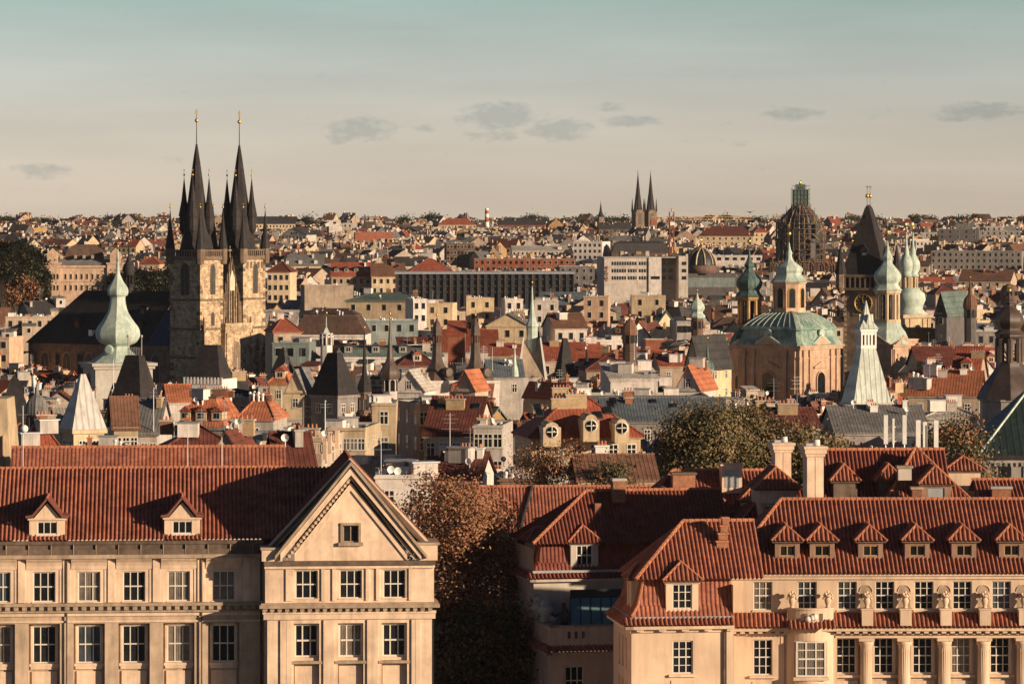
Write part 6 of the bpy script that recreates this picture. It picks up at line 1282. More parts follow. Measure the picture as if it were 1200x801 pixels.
    for v0 in (327, 340):
        for x in [-42, -38, -34, -30]+[-21+6.3*i for i in range(8)]+[32, 36, 40, 44]:
            y = -.8 if abs(x) > 27 else 0; m.box((x-1.5)*s, y-.12, z(v0+.6), (x+1.5)*s, y-.0, z(v0-7), 'w_cream').box((x-1.0)*s, y-.16, z(v0), (x+1.0)*s, y-.05, z(v0-6), 'glass')
    part('wall', m, t); r = MB('r_grey'); r.frus((-46*s, -.2, 46*s, 14), z(311), (-44*s, 4, 44*s, 12), z(304)); P = [(23, 304), (22, 298), (19, 292), (14, 288), (10, 286.5)]
    for (a, v0), (b, v1) in zip(P, P[1:]): r.frus((-a*s, 6-a*s*.25, a*s, 10+a*s*.25), z(v0), (-b*s, 6-b*s*.25, b*s, 10+b*s*.25), z(v1), 'r_brown')
    for x in (-10, 0, 10): r.box((x-1.5)*s, 1.8, z(303), (x+1.5)*s, 4, z(299), 'w_grey')
    part('roof', r, t); KEEP.append((50, 146, Y, 343)); cover(50, 146, 290, 348); FOOT.append((t.location.x, Y+7, 16))
    # ribbed glass dome
    Y = 1500; s = Y/FP; g = terr(Y); z = lambda v: zat(v, Y)-g; t = thing('ribbed_dome', 'dark glass dome with gold ribs above brick cornice', 'dome', (*at(822, Y)[:2], g), radians(30)); r = MB('bronze'); prof = [(17, 322), (17, 310), (15.5, 303), (12, 297), (7, 293), (3, 291)]; r.lathe([(a*s, z(v)) for a, v in prof], 16)
    for i in range(10):
        a = 2*pi*i/10
        for (r0, v0), (r1, v1) in zip(prof[1:], prof[2:]): r.tube((r0*s*1.02*cos(a), r0*s*1.02*sin(a), z(v0)), (r1*s*1.02*cos(a), r1*s*1.02*sin(a), z(v1)), .32, n=4, m='stone2' if i % 3 else 'w_cream')
    r.lathe([(18*s, z(320)), (18*s, z(311))], 12, m='w_brown'); finial(r, 0, 0, z(291), 3.5, .15, .5); part('dome', r, t); b = MB('w_dgrey'); b.box(-22*s, -16*s, -4, 40*s, 16*s, z(320)); b.box(-20*s, -16.3*s, z(336), 38*s, -16.05*s, z(325), 'w_tealw'); part('wall', b, t, rz=radians(-28)); FOOT.append((t.location.x, Y, 12)); KEEP.append((800, 862, Y-8, 334)); cover(806, 850, 300, 336)
    # ribbed open lantern and drum, right
    needle('ribbed_lantern', 'small open ribbed crown lantern beside a green gable roof', 1137, 900, [(8, 362), (8.5, 357), (7, 350), (3, 345), (2.4, 340), (.6, 328)], (7, 362, 372, 'w_dgrey'), 'r_rust', vb=392)
    Y = 1250; s = Y/FP; z = lambda v: zat(v, Y); t = thing('round_drum', 'round ochre plastered drum building with flat cap, far right', 'building', (*at(1183, Y)[:2], 0)); m = MB('w_brown'); m.lathe([(10.5*s, 0), (10.5*s, z(340)), (8*s, z(335)), (3*s, z(333))], 24); [m.box(10.5*s*cos(a)-.5, 10.5*s*sin(a)-.3, z(346), 10.5*s*cos(a)+.5, 10.5*s*sin(a)+.3, z(341), 'glass') for a in (-2.2, -1.57, -.9, -.3)]; part('wall', m, t); KEEP.append((1168, 1198, Y, 352)); cover(1170, 1196, 330, 355); FOOT.append((t.location.x, Y, 5))
more_landmarks()
# ---------------------------------------------------------------- houses seen one by one in the photograph
def known():
    h = house
    # nearest band
    h(245, 500, 76, 10, 'm', 'grey', 'orange', -14, 8.6, Y=600, fl=1, ch=5, dm=3, cl=3, ck='brick', vb=512, vr=452, label='orange tiled mansard with white dormers below the white balustraded parapet', win='a')
    h(228, 531, 116, 14, 'h', 'grey', 'dred', 5, 3.0, Y=436, fl=1, ch=2, cl=1, vb=540, vr=499, label='broad dark red hip roof just behind the palace ridge below the orange mansard')
    h(272, 533, 50, 9, 'c', 'beige', 'dred', -8, 2.4, Y=418, fl=1, ch=3, dm=1, cl=3, vb=540, label='small dark red gable with brick stacks in front of the broad hip roof')
    h(360, 513, 74, 12, 'f', 'beige', 'dred', -8, .5, Y=400, fl=2, ch=6, cl=7, vb=540, ck='brick', label='flat roofed block crowded with brick stacks and balustrades behind the gable apex', win='a')
    h(337, 547, 30, 7, 'g', 'grey', 'dred', 12, 2.6, Y=345, fl=0, ch=1, cl=2, label='low dark red lean roof wedged behind the gabled wing', vb=550)
    h(413, 501, 58, 14, 'f', 'cream', 'dred', -6, .5, Y=500, fl=2, nw=5, ch=1, cl=6, vb=535, label='beige courtyard block with tall narrow windows and a cornice, lower left half', win='b')
    h(450, 472, 24, 10, 'f', 'cream', 'dred', 0, .5, Y=520, fl=3, nw=1, ch=0, cl=4, vb=535, label='narrow cream bay with arched windows in the beige courtyard block', win='a')
    h(489, 473, 56, 13, 'f', 'peach', 'dred', 16, .5, Y=530, fl=3, nw=3, ch=1, cl=6, vb=530, label='peach courtyard house with flat dark roof and balcony', win='a')
    h(538, 509, 82, 15, 'g', 'pale', 'dred', -9, 5.0, Y=520, fl=1, nw=4, ch=3, sk=2, ck='wide', vb=536, vr=466, label='pale house with long dark red roof and two big pale brick stacks', win='a')  # roof slope out of the sun, its shade put into the dark red
    h(578, 498, 46, 12, 'f', 'white', 'dred', -6, .5, Y=500, fl=2, nw=3, ch=2, cl=4, vb=536, label='white flat topped house with plants on its balcony', win='a')
    h(553, 455, 26, 5, 'c', 'beige', 'orange', -22, 2.6, Y=590, fl=1, ch=0, vb=466, label='little bright orange steep roof above the long dark red roof')
    h(677, 510, 148, 11, 'h', 'cream', 'red', 10, 8.2, Y=470, fl=1, nw=6, ch=3, sk=7, ck='wide', vb=528, vr=463, label='cream villa with large red hip roof, ornate gabled dormers and skylights', win='a', name='red_roof_villa')
    h(720, 562, 100, 11, 'g', 'beige', 'rust', 4, 2.6, Y=400, fl=0, ch=3, ck='white', vb=574, vr=534, label='low orange brown roof in front of the villa beside small trees')
    h(470, 556, 70, 10, 'f', 'white', 'dark', 2, .5, Y=345, fl=1, nw=2, ch=3, cl=8, ck='white', vb=570, label='white flat roof crowded with vent stacks behind the russet tree')
    h(545, 560, 66, 10, 'g', 'white', 'dred', -8, 2.2, Y=410, fl=1, nw=3, ch=3, cl=6, ck='white', vb=572, label='low white house with dark roof above the russet tree crown')
    h(602, 560, 56, 10, 'f', 'brown', 'dark', 6, .5, Y=420, fl=1, nw=3, ch=3, cl=6, vb=575, ck='white', label='dark flat roof with white stacks left of the twiggy tree')
    h(785, 492, 165, 14, 'g', 'grey', 'blue', 3, 3.8, Y=560, fl=1, nw=8, ch=2, sk=3, vb=500, vr=467, label='long dark grey green metal roof behind the broad olive tree', name='long_metal_roof')
    h(745, 463, 170, 10, 'f', 'dgrey', 'dark', 2, .6, Y=600, fl=1, nw=14, ch=0, cl=14, vb=466, label='long dark glazed flat roof building with arched skylights', win='c')
    h(738, 443, 66, 10, 's', 'white', 'pale', 8, 2.2, Y=640, fl=0, ch=2, cl=7, vb=452, label='white wall stepping down with satellite dishes beside the long glazed roof')
    h(818, 455, 50, 10, 'c', 'white', 'orange', -18, 3.6, Y=640, fl=1, nw=2, ch=2, cl=2, vb=468, label='small orange roofed white house below the yellow gable house')
    h(905, 500, 110, 12, 'g', 'grey', 'dred', 4, 3.2, Y=500, fl=0, ch=6, sk=5, cl=9, vb=512, vr=479, label='dark red roof with skylights and white vents below the domed church')
    h(1030, 506, 116, 16, 'g', 'grey', 'grey', 3, 4.3, Y=530, fl=0, ch=5, cl=3, ck='white', vb=512, vr=476, label='long grey sheet metal roof with white chimneys below the white pyramid tower', name='metal_roof_house')
    h(1120, 489, 74, 12, 'h', 'pale', 'pale', -5, 2.2, Y=560, fl=0, ch=2, cl=4, vb=500, vr=475, label='pale grey metal hip roof left of the brown baroque tower')
    h(1115, 462, 100, 13, 'g', 'beige', 'orange', -10, 3.0, Y=590, fl=1, ch=6, cl=8, vb=474, label='orange roofed house bristling with vents and balls below the big sloping red roof')
    h(1143, 445, 54, 16, 'g', 'beige', 'red', -12, 4.9, Y=640, fl=1, ch=1, dm=1, vb=450, vr=407, label='big sloping red roof left of the brown baroque tower')
    h(1098, 446, 44, 12, 'h', 'beige', 'red', 12, 2.6, Y=650, fl=1, ch=2, dm=1, vb=450, label='shaded red hip roof beside the big sloping red roof')
    h(1096, 429, 50, 12, 'g', 'beige', 'dred', 4, 2.3, Y=720, fl=1, ch=2, vb=424, vr=407, label='dark red roof right of the peach round apse')
    h(40, 535, 70, 9, 'h', 'redb', 'red', 14, 4.2, Y=460, fl=1, ch=2, cl=2, vb=540, label='brick red gabled house under the grey domed turret', win='a')
    h(72, 505, 44, 10, 'g', 'cream', 'pale', 16, 5.0, Y=520, fl=1, ch=0, sk=5, vb=520, vr=478, label='pale metal roof with skylights left of the pale pyramid roof')
    h(142, 500, 38, 7, 'g', 'cream', 'rust', 10, 3.6, Y=512, fl=1, nw=3, ch=1, vb=520, vr=466, label='brownish slate side roof right of the pale pyramid roof')
    h(120, 522, 60, 8, 'f', 'cream', 'rust', 4, .5, Y=480, fl=1, nw=5, ch=1, cl=2, vb=530, label='cream ornate block with small gables in front of the pale pyramid roof')
    h(174, 507, 40, 10, 'g', 'white', 'grey', -6, 4.0, Y=520, fl=2, nw=3, ch=1, vb=528, label='white gabled front with tall windows below the black wedge roof')
    h(58, 474, 90, 10, 'f', 'beige', 'dred', 3, .5, Y=640, fl=1, nw=5, ch=5, cl=10, ck='brick', vb=488, label='low roofs with brick stacks in front of the Gothic nave')
    h(205, 470, 40, 10, 'g', 'white', 'orange', 10, 2.2, Y=620, fl=0, ch=3, ck='white', vb=484, label='small orange roof and white box between the black wedge and the parapet house')
    h(305, 490, 52, 12, 'h', 'pale', 'orange', -6, 3.4, Y=560, fl=1, ch=6, cl=6, vb=512, ck='brick', label='orange roof among clustered brick stacks right of the orange mansard')
    h(318, 517, 60, 10, 'f', 'white', 'dred', 10, .5, Y=470, fl=2, nw=3, ch=5, cl=10, vb=530, label='white block with dishes and white stacks left of the brick stacks block', ck='white')
    h(352, 457, 22, 9, 'c', 'cream', 'grey', -10, 3.2, Y=640, fl=1, nw=1, ch=0, vb=468, label='small ornate cream gable with round pediment')
    h(331, 448, 30, 9, 'h', 'cream', 'orange', -8, 2.4, Y=680, fl=1, ch=1, dm=1, vb=456, label='bright orange little hip roof with dormer')
    h(343, 401, 48, 12, 'f', 'tealw', 'pale', -4, .6, Y=820, fl=1, nw=3, ch=1, cl=3, vb=424, label='teal clad block with pale flat roof and two windows', win='a')
    h(330, 388, 46, 12, 'h', 'beige', 'red', 12, 3.6, Y=860, fl=1, ch=2, vb=396, vr=371, label='red hip roof just right of the Gothic church front')
    # middle band
    h(388, 392, 88, 16, 'm', 'white', 'brown', -3, 6.4, Y=930, fl=1, nw=10, ch=0, dm=0, cl=4, vb=404, vr=361, label='brown metal mansard block with big dark windows', name='brown_mansard_block', win='c')
    h(455, 418, 130, 12, 'm', 'white', 'green', 2, 3.2, Y=820, fl=1, nw=10, ch=3, dm=4, dk='dark', vb=432, vr=404, label='long dark green mansard with white dormers behind the needle spires')
    h(430, 375, 120, 12, 'f', 'tealw', 'green', 2, .5, Y=1000, fl=1, nw=8, ch=2, cl=8, vb=396, label='teal glazed long block beside a white curved end')
    h(392, 367, 30, 9, 'f', 'pale', 'pale', -8, .5, Y=1060, fl=2, nw=1, ch=0, cl=2, vb=378, label='small pale tower block in front of green copper roofs', win='a')
    h(455, 352, 100, 13, 'h', 'cream', 'green', -10, 3.6, Y=1160, fl=1, nw=5, ch=2, cl=3, vb=360, vr=343, label='green copper hip roof with sunlit ornate end')
    h(487, 350, 26, 10, 'f', 'white', 'green', 14, .5, Y=1120, fl=2, nw=2, ch=1, cl=3, vb=385, label='ornate white curved corner turret block')
    h(548, 411, 70, 14, 'g', 'white', 'red', -2, 5.2, Y=860, fl=0, ch=2, vb=418, vr=387, label='plain bright red roof with a raised roof box behind the bell domes')
    h(535, 391, 20, 9, 'g', 'redb', 'red', -2, 2.4, Y=845, fl=0, ch=0, vb=394, label='raised red roof box on the plain bright red roof')
    h(485, 428, 56, 12, 'h', 'cream', 'dred', 8, 3.8, Y=780, fl=1, ch=2, dm=1, vb=436, vr=410, label='dark red hip roof left of the left bell dome')
    h(486, 457, 50, 8, 'c', 'white', 'pale', -14, 3.4, Y=690, fl=1, nw=2, ch=1, cl=2, vb=468, label='white gable end with grey sloping roof between needle spire and bell domes')
    h(590, 441, 46, 12, 'g', 'white', 'blue', 4, 4.2, Y=700, fl=1, ch=2, cl=4, vb=452, vr=422, label='blue grey roof left of the green spired turret')
    h(666, 422, 76, 13, 'g', 'beige', 'red', 3, 4.6, Y=820, fl=1, ch=3, cl=2, vb=430, vr=402, label='long red roof behind the black pyramid tower')
    h(594, 416, 40, 11, 'g', 'cream', 'red', -2, 3.2, Y=820, fl=1, ch=2, vb=424, vr=404, label='red roof left of the green spired turret')
    h(712, 433, 66, 13, 'h', 'beige', 'dred', 6, 4.0, Y=790, fl=1, ch=2, vb=440, vr=416, label='dark red hip roof right of the black pyramid tower')
    h(757, 426, 70, 13, 'g', 'cream', 'red', 5, 4.4, Y=810, fl=1, ch=3, cl=3, vb=436, vr=411, label='red roof in front of the little clock pavilion')
    h(706, 398, 52, 12, 'f', 'white', 'pale', 4, .5, Y=900, fl=2, nw=4, ch=1, cl=6, vb=412, label='white terrace house left of the little clock pavilion')
    h(738, 412, 40, 9, 'f', 'white', 'pale', -4, .5, Y=850, fl=1, nw=3, ch=2, cl=3, vb=418, label='low white block below the little clock pavilion')
    h(598, 381, 56, 12, 'c', 'cream', 'grey', -6, 2.8, Y=960, fl=2, nw=3, ch=2, cl=3, vb=404, label='cream house with low gable left of the green spire')
    h(662, 384, 52, 14, 'g', 'pale', 'rust', 12, 3.2, Y=970, fl=2, nw=3, ch=3, cl=2, vb=404, label='pale gable wall house right of the green spire')
    h(832, 428, 44, 14, 'c', 'yellow', 'dark', -28, 6.4, Y=760, fl=2, nw=2, ch=0, vb=442, vr=394, label='yellow house with tall sunlit gable end', win='b')
    h(849, 391, 28, 10, 'f', 'redb', 'red', -6, .4, Y=900, fl=0, ch=0, cl=1, vb=402, label='plain brick red block above the yellow gable house')
    h(802, 376, 30, 12, 'f', 'grey', 'dark', 6, .5, Y=980, fl=2, nw=4, ch=1, cl=4, vb=398, label='grey block with window rows left of the green onion turret', win='a')
    h(790, 428, 50, 13, 'g', 'beige', 'red', 6, 5.0, Y=800, fl=1, ch=2, dm=1, cl=3, vb=446, vr=412, label='red roof with dormer left of the yellow gable house')
    h(772, 398, 34, 10, 'f', 'redb', 'red', 2, .4, Y=900, fl=0, ch=1, vb=412, label='plain orange red box right of the little clock pavilion')
    h(1072, 385, 60, 12, 'f', 'ochre', 'dark', 6, .5, Y=1010, fl=2, nw=2, ch=1, cl=3, vb=404, label='ochre plastered block right of the double bulb church')
    h(1108, 344, 36, 12, 'h', 'beige', 'dred', 8, 3.6, Y=1250, fl=1, nw=2, ch=1, vb=358, vr=333, label='dark red hip roof above the green gable right of the bulb church')
    h(1122, 366, 30, 20, 'c', 'dgrey', 'green', -24, 5.0, Y=1000, fl=1, ch=0, vb=380, label='dark green copper gable roof with a pale edge')
    h(1165, 388, 56, 12, 'f', 'grey', 'dark', 6, .5, Y=980, fl=3, nw=4, ch=2, cl=5, vb=410, label='grey shaded block with white frames behind the brown baroque tower')
    # farther
    h(329, 318, 32, 14, 'h', 'cream', 'dred', -6, 3.2, Y=1340, fl=5, nw=4, ch=1, vb=352, label='cream five storey house right of the Gothic towers')
    h(382, 334, 64, 14, 'f', 'beige', 'pale', 8, .6, Y=1300, fl=0, ch=0, cl=1, vb=362, label='large blank beige slab wall with sloping shadow')
    h(411, 323, 48, 13, 'g', 'pink', 'red', 2, 5.0, Y=1480, fl=3, nw=6, ch=2, dm=4, dk='dark', vb=352, vr=308, label='pink house with red roof and four dormers left of the long black office')
    h(454, 323, 40, 13, 'g', 'cream', 'rust', 2, 4.6, Y=1475, fl=3, nw=5, ch=2, sk=2, vb=352, vr=309, label='cream house with rusty roof left of the long black office')
    h(503, 318, 56, 15, 'h', 'cream', 'red', 6, 6.0, Y=1560, fl=1, nw=7, ch=1, sk=3, vb=322, vr=303, label='cream house with great red hip roof above the long black office')
    h(538, 285, 36, 18, 'f', 'brown', 'dark', 5, .6, fl=5, nw=8, H=24, ch=0, cl=3, vb=318, label='brown gridded office block above the long black office', win='a')
    h(615, 303, 120, 14, 'f', 'redb', 'pale', 1, .6, fl=3, nw=18, H=20, ch=0, cl=8, vb=320, label='long brick and white banded office above the long black office', win='a')
    h(632, 293, 66, 12, 'g', 'pale', 'pale', 3, 2.4, H=17, fl=1, ch=1, cl=3, vb=302, label='curved pale metal roof hall behind the banded office')
    h(694, 283, 44, 20, 'f', 'white', 'pale', -14, .6, H=26, fl=4, nw=6, ch=0, cl=3, vb=312, label='white and teal box office left of the strip window office', win='a')
    h(750, 296, 70, 16, 'm', 'brown', 'dark', 3, 6.4, H=20, fl=1, nw=4, ch=2, cl=3, vb=300, label='dark mansard roofed building behind the strip window office')
    h(675, 312, 44, 16, 'f', 'dgrey', 'dark', 4, .5, H=22, fl=4, nw=5, ch=0, cl=2, vb=340, label='near black shaded block between the long black office and the strip window office')
    h(852, 276, 66, 14, 'h', 'cream', 'dred', -5, 4.6, H=19, fl=2, nw=9, ch=3, vb=290, vr=265, label='cream villa with dark red roof and an arched pediment near the scaffolded dome')
    h(890, 272, 24, 12, 'h', 'cream', 'red', 16, 3.4, H=19, fl=2, nw=3, ch=1, vb=290, label='cream corner house with red hip roof left of the scaffolded dome')
    h(862, 299, 66, 12, 'f', 'white', 'pale', -3, .6, H=19, fl=1, nw=7, ch=0, cl=5, vb=314, label='white strip window block right of the ribbed glass dome', win='c')
    h(1083, 282, 28, 12, 'f', 'white', 'pale', 10, .5, H=20, fl=2, nw=5, ch=0, cl=2, vb=300, label='bright white block with window row right of the clock tower spire')
    h(1125, 268, 50, 14, 'f', 'dgrey', 'dark', -8, .6, H=24, fl=2, nw=5, ch=0, cl=4, vb=286, label='black office block on the right skyline')
    h(1148, 294, 112, 18, 'f', 'grey', 'dark', -12, .6, H=22, fl=3, nw=16, ch=2, cl=6, vb=322, label='long shaded grey palace front at far right', name='long_palace')
    h(1160, 328, 70, 14, 'g', 'beige', 'rust', -18, 4.2, H=19, fl=1, nw=6, ch=5, vb=340, label='brownish roofs with pale stacks below the long shaded palace')
    h(437, 272, 46, 12, 'f', 'redb', 'red', 6, .5, H=22, fl=0, nw=0, ch=0, cl=2, vb=284, label='plain brick block pair on the left middle skyline')
    h(392, 258, 14, 10, 'f', 'white', 'pale', 2, .5, H=24, fl=1, nw=1, ch=0, vb=275, label='white tower block with a dark square opening on the skyline', win='c')
    h(177, 309, 30, 13, 'h', 'cream', 'red', -10, 3.8, H=18, fl=1, ch=2, vb=316, label='cream house with red hip roof right of the pink museum')
    h(30, 305, 30, 12, 'g', 'pale', 'grey', 5, 3.0, H=16, fl=1, ch=2, vb=314, label='small shaded ornate house among the dark park trees')
    h(322, 262, 48, 16, 'g', 'cream', 'dark', 4, 4, H=22, fl=1, ch=2, vr=254, vb=268, label='long dark roofed block on the skyline right of the twin spired church')
    h(612, 263, 56, 14, 'g', 'redb', 'dark', -4, 4, H=20, fl=1, ch=4, vr=256, vb=268, label='long brick block with dark roof on the skyline right of the striped chimney')
    h(535, 263, 46, 14, 'h', 'cream', 'red', 5, 4, H=20, fl=1, ch=2, vr=256, vb=268, label='red hip roof on the skyline left of the striped chimney')
    h(1170, 270, 56, 14, 'f', 'grey', 'dark', -6, .5, H=22, fl=2, nw=8, ch=2, cl=3, vb=280, label='long grey flat block on the right skyline edge')
    h(720, 268, 40, 14, 'g', 'brown', 'dark', 5, 4, H=19, fl=1, ch=5, vr=261, vb=276, label='dark roofed block just left of the distant twin spires')
    h(350, 275, 40, 14, 'c', 'pale', 'dark', -25, 5, H=20, fl=1, ch=1, vb=284, label='blank grey gable wall below the long dark roofed skyline block')
    # rooftop boxes in front of the long black office
    for u, v, w_, c in ((640, 352, 30, 'white'), (600, 350, 26, 'white'), (760, 346, 40, 'cream'), (700, 347, 32, 'peach'), (562, 349, 34, 'yellow'), (517, 355, 36, 'cream')):
        h(u, v, w_, 10, 'f', c, 'pale', R.uniform(-8, 8), .5, Y=1150+R.uniform(-40, 40), fl=2, nw=2, ch=1, cl=3, vb=362, label={640: 'white penthouse box right of the green spire', 600: 'white penthouse box left of the green spire', 760: 'cream terraced house below the strip window office', 700: 'peach terraced house below the near black block', 562: 'yellow terraced house below the long black office', 517: 'cream row house with three windows below the long black office'}[u])
    # long black office
    Y = 1340; s = Y/FP; g = terr(Y); t = thing('long_office', 'long black metal clad office with vertical fins', 'office', (*at(568, Y)[:2], g), radians(1.5)); z = lambda v: zat(v, Y)-g
    m = MB('w_dgrey'); k = 104*s; bk = M('black_cladding', (.035, .033, .035), rough=.5, var=.3, spec=.4); m.box(-k, 0, -4, k, 22, z(321), bk).box(-k-.4, -.6, z(321), k+.4, 22, z(318.5), 'metal')
    for i in range(27): x = -k+2*k*i/26; m.box(x-.22, -.7, -4, x+.22, 0, z(321), bk if i % 4 else 'r_brown')
    for v in (328, 336, 343): m.box(-k, -.35, z(v), k, 0, z(v)+.5, bk)
    part('wall', m, t); KEEP.append((465, 674, Y, 342)); cover(465, 674, 320, 352); FOOT.append((t.location.x-25, Y+10, 22)); FOOT.append((t.location.x, Y+10, 22)); FOOT.append((t.location.x+25, Y+10, 22))
    # strip window office with red letters
    Y = 1380; s = Y/FP; g = terr(Y); z = lambda v: zat(v, Y)-g; t = thing('strip_window_office', 'pale office with strip windows, white sunlit end and vertical red letters', 'office', (*at(760, Y)[:2], g), radians(6))
    m = MB('w_pale'); x = lambda u: (u-760)*s*1.005; m.box(x(708), 0, -4, x(760), 20, z(302)); m.box(x(760), -.5, -4, x(775), 20, z(301.5), 'w_white'); m.box(x(775), 6, -4, x(796), 22, z(301), 'w_grey'); m.box(x(795), -1, -4, x(806), 20, z(300), 'w_pale'); m.box(x(707), -.3, z(302), x(806), 20, z(301), 'concrete')  # set-back bay in grey plaster: its shadow put into the wall colour
    for v in (310.5, 319, 327.5):
        for a, b in ((717, 733.5), (736, 746), (749, 759)):
            if v == 310.5 and a == 717: b = 746
            if v == 310.5 and a == 736: continue
            m.box(x(a), -.12, z(v), x(b), .0, z(v-4), 'glass'); 
            q = a+2
            while q < b: m.box(x(q)-.1, -.16, z(v), x(q)+.1, -.1, z(v-4), 'metal'); q += 3
        for a in (778, 786): m.box(x(a), 5.85, z(v), x(a+5), 6, z(v-4), 'glass')
        m.box(x(799), -1.12, z(v), x(804), -1, z(v-4), 'glass')
    m.box(x(763), -.65, z(327), x(773), -.5, z(323.5), 'glass'); part('wall', m, t)
    l = MB('w_redb')
    for i, ch_ in enumerate('HEAEFHB'):
        zz = z(329)+i*.69*1.05; xx = x(711.4); E = {'H': [(0, 0, 0, 1), (1, 0, 1, 1), (0, .5, 1, .5)], 'E': [(0, 0, 0, 1), (0, 0, 1, 0), (0, .5, 1, .5), (0, 1, 1, 1)], 'A': [(0, 0, .5, 1), (.5, 1, 1, 0), (.2, .4, .8, .4)], 'F': [(0, 0, 0, 1), (0, .5, 1, .5), (0, 1, 1, 1)], 'B': [(0, 0, 0, 1), (0, 0, 1, .2), (0, .5, 1, .5), (0, 1, 1, .8), (1, .2, 1, .8)]}[ch_]
        for a, b, c, d in E: l.tube((xx-b*.9+.3, -.2, zz+a*.55), (xx-d*.9+.3, -.2, zz+c*.55), .09, n=4)
    part('letters', l, t); KEEP.append((706, 806, Y, 334)); cover(706, 806, 301, 338); FOOT.append((t.location.x-8, Y+10, 14)); FOOT.append((t.location.x+8, Y+10, 14))
    # villa dormers
known()
def antennas():
    specs = [(1047, 508, [(-9, 34, 3), (0, 30, 1.5), (13, 34, 3)], 'white antenna frame of three panels above the hip roof, the left cluster'), (1076, 512, [(0, 32, 3.4), (8, 30, 3)], 'pair of white panel antennas in the middle above the hip roof'), (1097, 516, [(0, 36, 3.2), (-12, 30, 1.0)], 'tall white panel antenna with thin mast, the right cluster above the hip roof')]
    for u, v, ps, lab in specs:
        Y = 335; s = Y/FP; t = thing('panel_antenna', lab, 'antenna', (*at(u, Y)[:2], 0), 0, 'white phone antennas'); m = MB('white')
        for dx, h_, w_ in ps:
            x = dx*s; m.box(x-w_*s*.8, -.12, zat(v+12, Y), x+w_*s*.8, .14, zat(v+12-h_, Y)); m.tube((x, .25, 24), (x, .25, zat(v+14-h_, Y)), .07, n=5, m='metal')
        if len(ps) == 3: [m.tube((-9*s, .25, zat(q, Y)), (13*s, .25, zat(q, Y)), .06, n=4) for q in (v-8, v+9)]
        part('panel', m, t)
    for u, vt, vb_, Y, lab in ((180, 455, 500, 520, 'thin flagpole mast by the white gabled front'), (133, 420, 470, 640, 'thin iron mast by the green onion tower base'), (40, 440, 460, 505, 'thick grey antenna cylinder on the grey domed turret'), (381, 470, 505, 470, 'tall thin pole among the rooftop stacks left of the courtyard block'), (1166, 395, 450, 640, 'short lamp like mast on the big sloping red roof'), (734, 400, 440, 780, 'thin aerial on the red roof near the clock pavilion'), (330, 455, 480, 600, 'thin aerial near the small ornate gable')):
        m = MB('metal'); p = pt(u, vb_, Y); h_ = (vb_-vt)*Y/FP; m.tube((0, 0, -8), (0, 0, h_), .09, .05, 5); m.ball((0, 0, h_), .15, n=5)
        for k in (.8, .9): m.tube((-.5, 0, h_*k), (.5, 0, h_*k), .03, n=4)
        if u == 40: m.tube((0, 0, h_*.3), (0, 0, h_), .32, n=8, m='white')
        tag(part('aerial_mast', m, None, tuple(p)), lab, 'mast')
    # balustrades on the crowded flat roof behind the gable
    bl = [o for o in COL.objects if o.get('label', '').startswith('flat roofed block crowded')][0]
    for v, dy in ((512, 1.0), (506, 5.0), (519, -1.5)):
        m = MB('stone'); z0 = zat(v, 400+dy); m.box(-3, -.12, z0-.08, 3, .12, z0+.1).box(-3, -.12, z0-1.0, 3, .12, z0-.88)
        for i in range(21): m.box(-3+i*.3-.08, -.08, z0-.9, -3+i*.3+.08, .08, z0-.06)
        for i in range(4): m.box(-3.1+i*2-.2, -.2, z0-1.6, -3.1+i*2+.2, .2, z0+.2)
        part('balustrade', m, bl, (0, dy, 0))
    # villa gables
    for u, v, w_, hh in ((647, 513, 21, 17), (693, 507, 19, 20), (729, 508, 17, 16)):
        Y = 466+(u-677)*.017; s = Y/FP; m = MB('w_cream'); k = w_*s/2; h_ = hh*s; arc = [(k*.72*cos(pi*i/10), h_*.78+h_*.3*sin(pi*i/10)) for i in range(11)]
        m.pris([(-k, -1), (k, -1), (k, h_*.72), (k*.72, h_*.78)]+arc[1:-1]+[(-k*.72, h_*.78), (-k, h_*.72)], 0, 5.5)
        m.lathe([(.85, 0), (.85, .1)], 12, m='glass') if False else None
        ww = MB('frame'); ww.lathe([(.72, -.12), (.72, 0)], 14); ww.lathe([(.6, 0), (.6, .03)], 14, m='glass'); ww.box(-.05, -.6, .03, .05, .6, .07).box(-.6, -.05, .03, .6, .05, .07)
        villa = [o for o in COL.objects if o.name.startswith('red_roof_villa')][0]; q = villa.matrix_basis.inverted() @ Vector(((u-600)*s, Y, zat(v, Y)))
        o = part('ornate_dormer', m, villa, tuple(q), -radians(4)); wn = part('round_window', ww, o, (0, -.03, h_*.42)); wn.rotation_euler = (pi/2, 0, 0)
    o = thing('sliver_house', 'cream rounded wall sliver at the left edge above the red roofs', 'house', (*at(-12, 330)[:2], 0), 0); m = MB('w_cream'); s = 330/FP; zz = zat(553, 330); m.frus((-10*s, -1, 26*s, 6), 0, (-10*s, -1, 26*s, 6), zz).frus((-10*s, -1, 26*s, 6), zz, (-10*s, 0, 20*s, 5), zat(467, 330)); [m.box(x*s, -1.06, zz-2, (x+1)*s, -.5, zz+3, 'w_beige') for x in (12, 17)]; part('wall', m, o)
    # bird
    b = MB('bronze'); b.pris([(-.9, .25), (0, 0), (.9, .35), (.1, .14)], -.12, .12); b.ball((0, 0, 0), .16, n=5, sz=.8); tag(part('bird', b, None, tuple(pt(879, 249, 700))), 'small dark bird flying in the sky left of the scaffolded dome', 'bird')
antennas()
